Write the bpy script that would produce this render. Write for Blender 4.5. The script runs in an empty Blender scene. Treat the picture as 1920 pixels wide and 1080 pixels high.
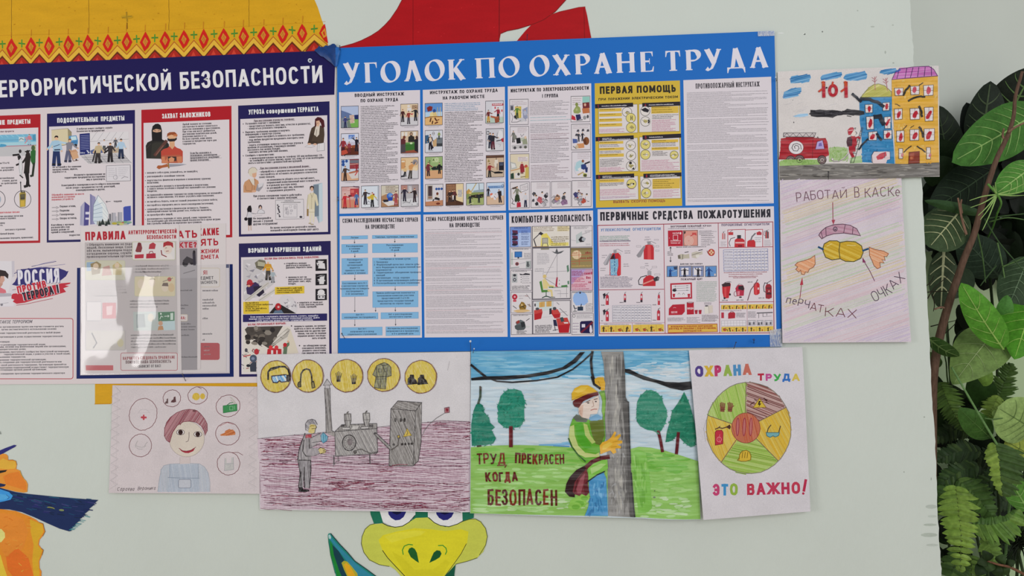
import bpy,bmesh,math,random
from math import sin,cos,pi,radians,hypot
from mathutils import Vector,Matrix
SC=bpy.context.scene
COL=SC.collection

# ------------------------------------------------------------------ camera
# the camera pose comes from fitting the A1 poster (0.841 x 0.594 m) to the photograph
F_PX=1387.0
YAW,PIT,ROL=-0.06479024,0.02951564,-0.01505064
ZB=1.25                                    # height of the A1 poster's lower edge above the floor
CAM=Vector((0.42962313,-1.40968473,0.07664021 + ZB))
_fw=Vector((sin(YAW)*cos(PIT),cos(YAW)*cos(PIT),sin(PIT)))
_r=Vector((cos(YAW),-sin(YAW),0));_u=_r.cross(_fw)
RT=cos(ROL)*_r + sin(ROL)*_u
UP=-sin(ROL)*_r + cos(ROL)*_u
FW=_fw
cd=bpy.data.cameras.new('camera');cam=bpy.data.objects.new('camera',cd);COL.objects.link(cam)
cam.matrix_world=Matrix(((RT.x,UP.x,-FW.x,CAM.x),(RT.y,UP.y,-FW.y,CAM.y),(RT.z,UP.z,-FW.z,CAM.z),(0,0,0,1)))
cd.sensor_width=36.0;cd.lens=F_PX/1920*36.0;cd.clip_start=0.02
SC.camera=cam

def ray(px,py):
    return (FW + RT*((px-960)/F_PX) - UP*((py-540)/F_PX))
def at(px,py,y=0.0):
    """the place on the vertical plane Y = y that the photograph shows at (px, py)"""
    d=ray(px,py)
    return CAM + d*((y-CAM.y)/d.y)

# ------------------------------------------------------------------ light
W=bpy.data.worlds.new('room_light');SC.world=W;W.use_nodes=True
W.node_tree.nodes['Background'].inputs[0].default_value=(0.95,0.98,1.0,1)
W.node_tree.nodes['Background'].inputs[1].default_value=0.45
def area(name,loc,look,sx,sy,power,col):
    l=bpy.data.lights.new(name,'AREA');l.shape = 'RECTANGLE';l.size=sx;l.size_y=sy
    l.energy=power;l.color=col
    o=bpy.data.objects.new(name,l);COL.objects.link(o);o.location=loc
    o.rotation_euler=(Vector(look)-Vector(loc)).to_track_quat('-Z','Y').to_euler()
    return o
area('window_daylight',(1.6,-3.0,2.1),(0.4,0,1.2),1.7,1.5,33,(1.0,0.985,0.985))
area('side_window_daylight',(-2.2,-2.2,1.5),(-0.2,0,1.3),0.8,1.0,18,(1.0,0.97,0.97))
SC.view_settings.view_transform = 'Standard';SC.view_settings.look = 'None'
SC.view_settings.gamma=1.0;SC.view_settings.use_curve_mapping=False
SC.view_settings.exposure=-0.03

# ------------------------------------------------------------------ colour, materials
KL=0.74
def lin(c): return c/12.92 if c <= 0.04045 else ((c+0.055)/1.055)**2.4
_cc={}
def C(h):
    """colour of the thing itself, from its look under the room's even light"""
    if h not in _cc:
        _cc[h]=tuple(min(0.9,lin(int(h[i:i+2],16)/255)/KL) for i in (0,2,4))+(1.0,)
    return _cc[h]
def mixh(a,b,f):
    return ''.join('%02X' % int(round(int(a[i:i+2],16)*(1-f)+int(b[i:i+2],16)*f)) for i in (0,2,4))
def ink(name,rough=0.5,spec=0.3,amt=0.0,scale=(60,60,60),grain=0.0,gscale=900,bump=0.0,detail=3,white=0.0):
    """printed or painted layer: colour stored per face, with procedural brush / pencil / pigment variation"""
    m=bpy.data.materials.new(name);m.use_nodes=True
    nt=m.node_tree;b=nt.nodes['Principled BSDF'];N=nt.nodes.new;K=nt.links.new
    a=N('ShaderNodeAttribute');a.attribute_name = 'Col'
    b.inputs['Roughness'].default_value=rough;b.inputs['Specular IOR Level'].default_value=spec
    out=a.outputs['Color']
    tc=N('ShaderNodeTexCoord');mp=N('ShaderNodeMapping');mp.inputs['Scale'].default_value=scale
    K(tc.outputs['Object'],mp.inputs[0])
    nz=N('ShaderNodeTexNoise');nz.inputs['Scale'].default_value=1.0;nz.inputs['Detail'].default_value=detail
    K(mp.outputs[0],nz.inputs['Vector'])
    if amt:
        r=N('ShaderNodeMapRange');r.inputs[1].default_value=0.3;r.inputs[2].default_value=0.7
        r.inputs[3].default_value=1-amt;r.inputs[4].default_value=1+amt*0.6
        K(nz.outputs[0],r.inputs[0])
        mx=N('ShaderNodeMix');mx.data_type = 'RGBA';mx.blend_type = 'MULTIPLY';mx.inputs[0].default_value=1
        K(out,mx.inputs[6]);K(r.outputs[0],mx.inputs[7]);out=mx.outputs[2]
    if white:
        r=N('ShaderNodeMapRange');r.inputs[1].default_value=0.45;r.inputs[2].default_value=0.72
        r.inputs[3].default_value=0;r.inputs[4].default_value=white
        K(nz.outputs[0],r.inputs[0])
        mx=N('ShaderNodeMix');mx.data_type = 'RGBA';K(r.outputs[0],mx.inputs[0])
        K(out,mx.inputs[6]);mx.inputs[7].default_value=(0.78,0.76,0.76,1);out=mx.outputs[2]
    if grain:
        g=N('ShaderNodeTexNoise');g.inputs['Scale'].default_value=gscale;g.inputs['Detail'].default_value=1
        K(tc.outputs['Object'],g.inputs['Vector'])
        r=N('ShaderNodeMapRange');r.inputs[1].default_value=0.35;r.inputs[2].default_value=0.65
        r.inputs[3].default_value=1-grain;r.inputs[4].default_value=1+grain*0.5
        K(g.outputs[0],r.inputs[0])
        mx=N('ShaderNodeMix');mx.data_type = 'RGBA';mx.blend_type = 'MULTIPLY';mx.inputs[0].default_value=1
        K(out,mx.inputs[6]);K(r.outputs[0],mx.inputs[7]);out=mx.outputs[2]
    if bump:
        bp=N('ShaderNodeBump');bp.inputs['Strength'].default_value=bump;bp.inputs['Distance'].default_value=0.001
        K(nz.outputs[0],bp.inputs['Height']);K(bp.outputs[0],b.inputs['Normal'])
    K(out,b.inputs['Base Color'])
    return m
def film_fresnel(nt,f0):
    """reflectance of a thin film, the same from both sides"""
    N=nt.nodes.new;lw=N('ShaderNodeLayerWeight');lw.inputs[0].default_value=.5
    p=N('ShaderNodeMath');p.operation = 'POWER';p.inputs[1].default_value=5;q=N('ShaderNodeMath');q.operation = 'MULTIPLY_ADD';q.inputs[1].default_value=.8;q.inputs[2].default_value=f0
    nt.links.new(lw.outputs['Facing'],p.inputs[0]);nt.links.new(p.outputs[0],q.inputs[0]);return q
M_PRINT=ink('poster_print',0.4,0.08)
M_PAPER=ink('pencil_on_paper',0.75,0.1,amt=0.05,scale=(25,25,25),grain=0.07,gscale=700)
M_CRAYON=ink('crayon_on_paper',0.7,0.1,amt=0.10,scale=(300,300,120),grain=0.10,gscale=1200,white=0.22)
M_PAINT=ink('gouache_on_paper',0.5,0.12,amt=0.16,scale=(22,22,190),grain=0.03,detail=4,white=0.12)
M_MURAL=ink('mural_paint',0.45,0.12,amt=0.08,scale=(14,14,60),grain=0.03,gscale=300,detail=5)

# ------------------------------------------------------------------ objects
def setp(o,label=None,cat=None,group=None,kind=None):
    if label: o['label']=label
    if cat: o['category']=cat
    if group: o['group']=group
    if kind: o['kind']=kind
    return o
def empty(name,loc,label,cat,group=None):
    o=bpy.data.objects.new(name,None);COL.objects.link(o);o.location=loc
    o.empty_display_size=0.02;WLOC[o.name]=Vector(loc)
    return setp(o,label,cat,group)
WLOC={}
def link(name,me,parent=None):
    o=bpy.data.objects.new(name,me);COL.objects.link(o)
    if parent is not None:
        o.parent=parent
        o.matrix_parent_inverse=Matrix.Translation(-WLOC.get(parent.name,Vector((0,0,0))))
    return o
def mesh(name,V,Fc,mat,parent=None,cols=None,smooth=False):
    me=bpy.data.meshes.new(name);me.from_pydata([tuple(v) for v in V],[],Fc)
    if isinstance(mat,(list,tuple)):
        for m in mat: me.materials.append(m)
    else: me.materials.append(mat)
    if cols is not None:
        at_=me.color_attributes.new('Col','FLOAT_COLOR','CORNER')
        buf=[]
        for f,c in zip(Fc,cols): buf.extend(c*len(f))
        at_.data.foreach_set('color',buf)
    if smooth: me.polygons.foreach_set('use_smooth',[True]*len(Fc))
    me.update()
    return link(name,me,parent)

# ------------------------------------------------------------------ flat drawing on a real sheet
EPS=2.4e-6
def arc(cx,cy,rx,ry,a0,a1,n=8,e=1.0):
    o=[]
    for i in range(n+1):
        a=radians(a0+(a1-a0)*i/n);c,s=cos(a),sin(a)
        o.append((cx+rx*math.copysign(abs(c)**e,c),cy+ry*math.copysign(abs(s)**e,s)))
    return o
def stroke_quads(pts,t,closed=False,cap=True,hcut=False):
    """quads of a line of width t (a number or one per point) with mitred corners"""
    P=[pts[0]]
    for p in pts[1:]:
        if hypot(p[0]-P[-1][0],p[1]-P[-1][1]) > 1e-6: P.append(p)
    if closed and len(P) > 2 and hypot(P[0][0]-P[-1][0],P[0][1]-P[-1][1]) < 1e-6: P.pop()
    n=len(P)
    if n < 2: return []
    tw=t if isinstance(t,list) else [t]*n
    if len(tw) < n: tw=tw+[tw[-1]]*(n-len(tw))
    L,R_=[],[]
    for i in range(n):
        a=P[i-1] if (i > 0 or closed) else None
        b=P[(i+1) % n] if (i < n-1 or closed) else None
        x,y=P[i]
        if a: l=hypot(x-a[0],y-a[1]);d1=((x-a[0])/l,(y-a[1])/l)
        if b: l=hypot(b[0]-x,b[1]-y);d2=((b[0]-x)/l,(b[1]-y)/l)
        w=tw[i]/2
        if a and b:
            nx,ny=-(d1[1]+d2[1]),d1[0]+d2[0];l=hypot(nx,ny)
            if l < 0.25: nx,ny=-d1[1],d1[0];k=1
            else: nx /= l;ny /= l;k=min(1.7,1/max(0.3,(-d1[1]*nx+d1[0]*ny)))
        else:
            d=d1 if a else d2
            nx,ny,k=-d[1],d[0],1
            if hcut and 0.3 < abs(d[1]) < 0.999:
                g=w/abs(d[1])*(1 if a else -1);x+=d[0]*g;y+=d[1]*g
                k=1/abs(d[1]);nx,ny=(-1.0 if d[1] > 0 else 1.0),0.0
            elif cap: x+=d[0]*w*(1 if a else -1);y+=d[1]*w*(1 if a else -1)
        L.append((x+nx*w*k,y+ny*w*k));R_.append((x-nx*w*k,y-ny*w*k))
    m=n if closed else n-1
    return [(L[i],L[(i+1) % n],R_[(i+1) % n],R_[i]) for i in range(m)]

class Sheet:
    tw=1.17;fine=None
    """a flat (or gently bent) sheet on the wall; everything drawn on it lies in its own plane"""
    def __init__(s,thing,quad,depths,mat,thick=0.0004,bend=None,axis='u',cols=10,paper='D3CED2',sheet_name='sheet',pmat=None):
        # quad: TL, TR, BR, BL seen in the photo; depths: distance from the wall of TL, TR, BL
        s.thing,s.mat,s.bend,s.axis=thing,mat,bend,axis
        A=at(*quad[0],-depths[0]);B=at(*quad[1],-depths[1]);D=at(*quad[3],-depths[2])
        s.o=A;s.n=(B-A).cross(D-A).normalized()
        if s.n.y > 0: s.n=-s.n
        s.U=(B-A).normalized();s.V=s.n.cross(s.U).normalized()
        if s.V.z > 0: s.V=-s.V
        s.f=(0,0,1.0);s.lv=1;s.buf=None;s.q=quad
        loc=[s.loc(*p) for p in quad]
        k=0 if axis == 'u' else 1
        s.lo=min(p[k] for p in loc);s.hi=max(p[k] for p in loc);s.nc=cols
        # the sheet itself: front, back and rim
        s.begin(sheet_name,pmat=pmat)
        s.lv=0
        s.raw([quad[0],quad[1],quad[2],quad[3]],paper)
        o=s.end(solid=thick)
        s.lv=1
    def loc(s,px,py):
        d=ray(px,py);p=CAM+d*((s.o-CAM).dot(s.n)/d.dot(s.n))
        return ((p-s.o).dot(s.U),(p-s.o).dot(s.V))
    def at(s,px,py,lift=0):
        u,v=s.loc(px,py);return s.o+s.U*u+s.V*v+s.n*(s._g(u,v)+lift)
    def _g(s,u,v):
        if not s.bend: return 0
        t=((u if s.axis == 'u' else v)-s.lo)/(s.hi-s.lo)*s.nc
        t=max(0,min(s.nc,t));i=min(int(t),s.nc-1);f=t-i
        return s.bend(i/s.nc)*(1-f)+s.bend((i+1)/s.nc)*f
    def crop(s,x0,y0,k): s.f=(x0,y0,k)
    def box(s,x0,y0,x1,y1,sl=0.0):
        """local 0..100 frame inside a rectangle of the current crop; sl = slope of its top edge"""
        s.sv=s.f;f=s.f
        s.f=('b',f,x0,y0,(x1-x0)/100,(y1-y0)/100,sl*(x1-x0)/100)
    def unbox(s): s.f=s.sv
    def mp(s,p,f=None):
        f=f or s.f
        if f[0] == 'b':
            _,g,x0,y0,kx,ky,sl=f
            return s.mp((x0+p[0]*kx,y0+p[1]*ky+p[0]*sl),g)
        return (f[0]+p[0]/f[2],f[1]+p[1]/f[2])
    def begin(s,name,parent=None,label=None,pmat=None):
        s.buf=(name,parent or s.thing,label,[],[],[],pmat)
    def end(s,solid=0):
        name,parent,label,V,Fc,cols,pmat=s.buf
        s.buf=None
        if not Fc: return None
        if s.bend:
            bm=bmesh.new();lay=bm.faces.layers.int.new('c');ll=bm.verts.layers.float.new('lv')
            vs=[]
            for v in V:
                b=bm.verts.new((v[0],v[1],0));b[ll]=v[2];vs.append(b)
            for i,f in enumerate(Fc):
                try: ff=bm.faces.new([vs[j] for j in f]);ff[lay]=i
                except ValueError: pass
            for i in range(1,s.nc):
                c=s.lo+(s.hi-s.lo)*i/s.nc
                bmesh.ops.bisect_plane(bm,geom=bm.verts[:]+bm.edges[:]+bm.faces[:],dist=1e-9,
                    plane_co=(c,0,0) if s.axis == 'u' else (0,c,0),plane_no=(1,0,0) if s.axis == 'u' else (0,1,0))
            bm.verts.index_update()
            V=[(v.co.x,v.co.y,v[ll]) for v in bm.verts]
            cols=[cols[f[lay]] for f in bm.faces]
            Fc=[[v.index for v in f.verts] for f in bm.faces]
            bm.free()
        W_=[s.o+s.U*u+s.V*v+s.n*(s._g(u,v)+l) for u,v,l in V]
        if solid:
            n=len(W_);ed={}
            for f in Fc:
                for a,b in zip(f,f[1:]+f[:1] if isinstance(f,list) else f[1:]+f[:1]):
                    ed[(a,b)]=1
            W_+=[w-s.n*solid for w in W_]
            F2=[[j+n for j in reversed(f)] for f in Fc];c2=list(cols)
            for (a,b) in ed:
                if (b,a) not in ed: F2.append([b,a,a+n,b+n]);c2.append(cols[0])
            Fc=list(Fc)+F2;cols=list(cols)+c2
        o=mesh(name,W_,Fc,pmat or s.mat,parent,cols)
        if label: o['label']=label
        return o
    # --- drawing calls
    def raw(s,pts,col):
        V,Fc,cols=s.buf[3],s.buf[4],s.buf[5]
        n=len(V);l=s.lv*EPS
        for p in pts: u,v=s.loc(*p);V.append((u,v,l))
        Fc.append(list(range(n,n+len(pts))));cols.append(C(col))
    def up(s,k=1): s.lv+=k
    def P(s,pts,col):
        s.lv+=1;s.raw([s.mp(p) for p in pts],col)
    def R(s,x0,y0,x1,y1,col): s.P([(x0,y0),(x1,y0),(x1,y1),(x0,y1)],col)
    def E(s,cx,cy,rx,ry,col,rot=0,a0=0,a1=360,n=20):
        c,k=cos(radians(rot)),sin(radians(rot));o=[]
        for i in range(n if a1-a0 >= 360 else n+1):
            a=radians(a0+(a1-a0)*i/n);x,y=rx*cos(a),ry*sin(a)
            o.append((cx+x*c-y*k,cy+x*k+y*c))
        s.P(o,col)
    def L(s,pts,t,col,closed=False,cap=True,keep=False):
        if s.fine:                                # loose brush strokes: tapered, blended with the paint below
            if len(pts) == 2: (a,b),(c,d)=pts;pts=[pts[0],(a+(c-a)*.2,b+(d-b)*.2),(a+(c-a)*.8,b+(d-b)*.8),pts[1]]
            t=[t*.3]+[t]*(len(pts)-2)+[t*.3];col=mixh(col,s.fine[0],s.fine[1]);s.lv+=.1
        else: s.lv+=0.6 if keep else 1
        qs=stroke_quads(pts,t,closed,cap)
        for q in qs:
            s.lv+=0.5/len(qs);s.raw([s.mp(p) for p in q],col)
    def O(s,cx,cy,rx,ry,t,col,a0=0,a1=360,n=24,keep=False):
        p=arc(cx,cy,rx,ry,a0,a1,n)
        s.L(p,t,col,closed=(a1-a0 >= 360),keep=keep)
    def F(s,x0,y0,x1,y1,t,col): s.L([(x0,y0),(x1,y0),(x1,y1),(x0,y1)],t,col,closed=True)
    def RR(s,x0,y0,x1,y1,r,t,col,fill=None):
        p=arc(x1-r,y0+r,r,r,-90,0,4)+arc(x1-r,y1-r,r,r,0,90,4)+arc(x0+r,y1-r,r,r,90,180,4)+arc(x0+r,y0+r,r,r,180,270,4)
        if fill: s.P(p,fill)
        if t: s.L(p,t,col,closed=True)
    # --- lettering
    def T(s,x0,y0,x1,y1,h,txt,col,t=None,jit=0,rnd=None,cols=None,serif=False,slant=0,gap=0.0):
        """lettering from (x0,y0) to (x1,y1) on the baseline, capitals h tall, strokes t wide"""
        if not txt: return
        s.lv+=1
        t=t or h*0.16
        G=SERIF if serif else GL
        adv=[(glyph(ch,G)[0]) for ch in txt]
        tot=sum(adv);L_=hypot(x1-x0,y1-y0);k=L_/tot
        if not serif: t=min(t,0.3*k)
        ux,uy=(x1-x0)/L_,(y1-y0)/L_;vx,vy=uy,-ux
        x=0
        for i,ch in enumerate(txt):
            w,st=glyph(ch,G);wpx=w*k
            sb=0.09*k if not serif else 0.03*k
            c=cols[i % len(cols)] if cols else col
            jx=jy=0
            if jit: jx,jy=rnd.uniform(-jit,jit),rnd.uniform(-jit,jit)
            iw=wpx-2*sb-t-gap
            lv0=s.lv
            for sk in st:
                s.lv+=0.2
                sf=None;pts=sk
                if serif and isinstance(sk,dict): pts=sk['p']
                q=[]
                for (a,b) in pts:
                    X=x+sb+t/2+a*iw+jx;Y=t/2+b*(h-t)+jy
                    if serif: X=x+sb+t*0.3+a*(wpx-2*sb-t*0.6);Y=b*h
                    if jit: X+=rnd.uniform(-jit,jit)*0.5;Y+=rnd.uniform(-jit,jit)*0.5
                    X+=slant*Y
                    q.append((X,Y))
                if serif:
                    if isinstance(sk,dict) and sk.get('poly'):
                        s.raw([s.mp((x0+ux*a+vx*b,y0+uy*a+vy*b)) for a,b in q],c);continue
                    tt=[]
                    for j in range(len(q)):
                        a=q[max(0,j-1)];b=q[min(len(q)-1,j+1)]
                        th=math.atan2(b[1]-a[1],b[0]-a[0])
                        tt.append(t*(0.26+0.78*abs(sin(th-radians(22)))**2.2))
                    qs=stroke_quads(q,tt,False,False)
                else:
                    qs=stroke_quads(q,t*.62 if sk[0][1] > 1.05 and h > 20 else t,hypot(q[0][0]-q[-1][0],q[0][1]-q[-1][1]) < t*0.02,hcut=len(q) < 4)
                for qd in qs:
                    s.lv+=0.5/len(qs)
                    s.raw([s.mp((x0+ux*a+vx*b,y0+uy*a+vy*b)) for a,b in qd],c)
            s.lv=lv0
            x+=wpx
    def TL(s,x,y,h,txt,col,cond=0.62,sl=0.0,t=None,right=False,mid=False):
        """a line of small print at its natural width"""
        h*=1.2;cond*=s.tw;w=sum(glyph(ch,GL)[0] for ch in txt)*h*cond
        if right: x-=w;y-=w*sl
        if mid: x-=w/2;y-=w*sl/2
        s.T(x,y,x+w,y+w*sl,h,txt,col,t or h*0.2)
        s.lv-=1
    def PAR(s,x,y,dy,h,lines,col,cond=0.62,sl=0.0,dx=0.0,**k):
        for ln in lines:
            s.TL(x,y,h,ln,col,cond,sl,**k);x+=dx;y+=dy
    def BARS(s,x0,y0,x1,h,col,sl=0.0,rnd=None,fill=0.62,y1=None):
        """one line of print too small to read: word after word of letter-sized ink marks"""
        rnd=rnd or RND;x=x0
        while x < x1-h:
            w=min(x1,x+rnd.uniform(1.5,7)*h)
            xx=x
            while xx < w:
                hh=h*rnd.choice((0.72,0.72,0.78,1.0));ww=h*rnd.uniform(0.35,0.5)
                a=y0+(xx-x0)*sl
                s.raw([s.mp(p) for p in ((xx,a-hh),(xx+ww,a-hh+ww*sl),(xx+ww,a+ww*sl),(xx,a))],col)
                xx+=h*0.62
            x=w+h*0.5
    def BLK(s,x0,y0,x1,y1,n,h,col,sl=0.0,rag=0.25,rnd=None,ind=0):
        rnd=rnd or RND;s.lv+=1
        for i in range(n):
            e=x1-(x1-x0)*(rag*rnd.random() if rnd.random() < 0.6 else 0)
            s.BARS(x0+(ind if i else 0),y0+(y1-y0)*i/max(1,n-1),e,h,col,sl,rnd)
RND=random.Random(11)

# ------------------------------------------------------------------ Cyrillic stroke lettering
def _b(y0,y1,xs=0.5,x1=1.0): return arc(xs,(y0+y1)/2,x1-xs,(y1-y0)/2,90,-90,8,0.8)
_O=arc(.5,.5,.5,.5,90,450,20,0.75)
GL={
 'А': (.98,[[(.02,0),(.46,1)],[(.98,0),(.54,1)],[(.2,.28),(.8,.28)]]),
 'Б': (.86,[[(.93,1),(0,1),(0,0),(.5,0)]+_b(0,.58)[::-1]+[(0,.58)]]),
 'В': (.88,[[(0,.53),(0,1),(.5,1)]+_b(.53,1,.5,.94)+[(0,.53),(0,0),(.5,0)]+_b(0,.53)[::-1]+[(.3,.53)]]),
 'Г': (.76,[[(0,0),(0,1),(1,1)]]),
 'Д': (1.02,[[(0,-.2),(0,0),(1,0),(1,-.2)],[(.14,0),(.27,.5),(.3,1),(.86,1),(.86,0)]]),
 'Е': (.8,[[(1,1),(0,1),(0,0),(1,0)],[(0,.52),(.9,.52)]]),
 'Ж': (1.3,[[(0,1),(.4,.5),(0,0)],[(1,1),(.6,.5),(1,0)],[(.5,0),(.5,1)],[(.4,.5),(.6,.5)]]),
 'З': (.82,[arc(.45,.76,.5,.24,165,-90,10,.85)+arc(.45,.26,.55,.26,90,-165,10,.85)]),
 'И': (.94,[[(0,1),(0,0)],[(.05,0),(.95,1)],[(1,1),(1,0)]]),
 'К': (.9,[[(0,0),(0,1)],[(.96,1),(.3,.52),(0,.52)],[(.3,.55),(1,0)]]),
 'Л': (.94,[[(0,0),(.14,.06),(.22,.5),(.24,1),(1,1),(1,0)]]),
 'М': (1.12,[[(0,0),(0,1)],[(.04,1),(.48,.2)],[(.96,1),(.52,.2)],[(1,1),(1,0)]]),
 'Н': (.94,[[(0,0),(0,1)],[(1,0),(1,1)],[(0,.52),(1,.52)]]),
 'О': (.98,[_O]),
 'П': (.94,[[(0,0),(0,1),(1,1),(1,0)]]),
 'Р': (.84,[[(0,0),(0,1),(.5,1)]+_b(.42,1)+[(0,.42)]]),
 'С': (.92,[arc(.5,.5,.5,.5,42,318,16,.75)]),
 'Т': (.86,[[(0,1),(1,1)],[(.5,1),(.5,0)]]),
 'У': (.9,[[(0,1),(.52,.33)],[(1,1),(.52,.3),(.38,.06),(.2,0),(.08,0)]]),
 'Ф': (1.12,[arc(.5,.52,.5,.34,90,450,16,.8),[(.5,0),(.5,1)]]),
 'Х': (.92,[[(0,0),(1,1)],[(0,1),(1,0)]]),
 'Ц': (.98,[[(0,1),(0,0),(.86,0),(.86,1)],[(.86,0),(1,0),(1,-.2)]]),
 'Ч': (.86,[[(0,1),(0,.62)]+arc(.4,.62,.4,.2,180,270,5)+[(1,.44)],[(1,0),(1,1)]]),
 'Ш': (1.24,[[(0,1),(0,0),(1,0),(1,1)],[(.5,0),(.5,1)]]),
 'Щ': (1.3,[[(0,1),(0,0),(.9,0),(.9,1)],[(.45,0),(.45,1)],[(.9,0),(1,0),(1,-.2)]]),
 'Ъ': (1.0,[[(0,1),(.25,1),(.25,0),(.6,0)]+_b(0,.58,.6)[::-1]+[(.25,.58)]]),
 'Ы': (1.16,[[(0,1),(0,0),(.35,0)]+_b(0,.58,.35,.7)[::-1]+[(0,.58)],[(1,0),(1,1)]]),
 'Ь': (.84,[[(0,1),(0,0),(.5,0)]+_b(0,.58)[::-1]+[(0,.58)]]),
 'Э': (.9,[arc(.5,.5,.5,.5,138,-138,16,.75),[(.4,.5),(1,.5)]]),
 'Ю': (1.3,[[(0,0),(0,1)],[(0,.5),(.36,.5)],[(.68+.32*(x-.5)*2,y) for x,y in _O]]),
 'Я': (.86,[[(1,0),(1,1),(.5,1)]+[(1-x,y) for x,y in _b(.42,1)]+[(1,.42)],[(.5,.42),(0,0)]]),
 '0': (.8,[_O]),'1': (.6,[[(.2,.8),(.7,1),(.7,0)]]),
 '2': (.8,[arc(.5,.7,.48,.3,170,-20,9)+[(0,0),(1,0)]]),
 '3': (.8,[arc(.45,.76,.5,.24,165,-90,10,.85)+arc(.45,.26,.55,.26,90,-165,10,.85)]),
 '4': (.82,[[(.75,0),(.75,1),(0,.3),(1,.3)]]),'5': (.8,[[(.95,1),(.1,1),(.05,.55)]+arc(.45,.32,.52,.32,110,-160,10)]),
 '6': (.8,[arc(.5,.32,.5,.32,90,450,12),[(.75,1),(.2,.7),(0,.35)]]),'7': (.8,[[(0,1),(1,1),(.35,0)]]),
 '8': (.8,[arc(.5,.75,.42,.25,90,450,12),arc(.5,.25,.5,.25,90,450,12)]),'9': (.8,[arc(.5,.68,.5,.32,90,450,12),[(1,.65),(.8,.3),(.3,0)]]),
 ' ': (.42,[]),'.': (.36,[[(.4,0),(.6,0)]]),',': (.36,[[(.6,.05),(.4,-.16)]]),'-': (.6,[[(.1,.45),(.9,.45)]]),
 ':': (.36,[[(.4,0),(.6,0)],[(.4,.6),(.6,.6)]]),';': (.36,[[(.6,.05),(.4,-.16)],[(.4,.6),(.6,.6)]]),
 '!': (.42,[[(.5,1),(.5,.32)],[(.5,.05),(.5,0)]]),'?': (.76,[arc(.5,.72,.48,.28,170,-60,8)+[(.5,.3)],[(.5,.05),(.5,0)]]),
 '(': (.45,[arc(1.2,.45,.9,.65,130,230,5)]),')': (.45,[arc(-.2,.45,.9,.65,50,-50,5)]),
 '•': (.6,[arc(.5,.4,.2,.12,0,360,8)]),'"': (.5,[[(.2,1),(.2,.75)],[(.8,1),(.8,.75)]]),'I': (.38,[[(.5,0),(.5,1)]]),
 'N': (.94,[[(0,0),(0,1),(1,0),(1,1)]]),'№': (1.4,[[(0,0),(0,1),(.5,0),(.5,1)],arc(.85,.6,.15,.2,0,360,8)]),
 'а': (.78,[arc(.5,.36,.46,.36,60,300,10),[(.9,.72),(.9,0)]]),
 'б': (.78,[arc(.5,.34,.48,.34,0,360,12),[(.9,1),(.25,.85),(.02,.34)]]),
 'е': (.78,[[(.05,.38),(.97,.38)]+arc(.5,.36,.47,.36,10,300,10)]),
 'р': (.8,[[(0,-.28),(0,.72)],arc(.5,.36,.48,.36,0,360,12)]),
 'у': (.74,[[(0,.72),(.5,.05)],[(1,.72),(.4,-.2),(.05,-.28)]]),
 'ф': (1.0,[arc(.5,.36,.5,.34,0,360,12),[(.5,-.28),(.5,1)]]),
}
GL['Й']=(.94,GL['И'][1]+[arc(.5,1.36,.24,.12,200,340,5)])
GL['Ё']=(.8,GL['Е'][1]+[[(.25,1.2),(.3,1.2)],[(.7,1.2),(.75,1.2)]])
for _c in 'вгджзиклмнопстхцчшщъыьэюя':
    _w,_s=GL[_c.upper()];GL[_c]=(_w*0.84,[[(x,y*0.72 if y >= 0 else y) for x,y in p] for p in _s])
GL['й']=(GL['и'][0],GL['и'][1]+[arc(.5,1.0,.28,.12,180,360,5)])
GL['ё']=(.78,GL['е'][1]+[[(.25,.95),(.3,.95)],[(.7,.95),(.75,.95)]])
def _sf(x,y,l=.2,r=.2,d=.05):
    return {'poly': 1,'p': [(x-l,y),(x+r,y),(x+r,y+(d if y < .5 else -d)),(x-l,y+(d if y < .5 else -d))]}
_SO=arc(.5,.5,.44,.49,100,460,28)
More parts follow.
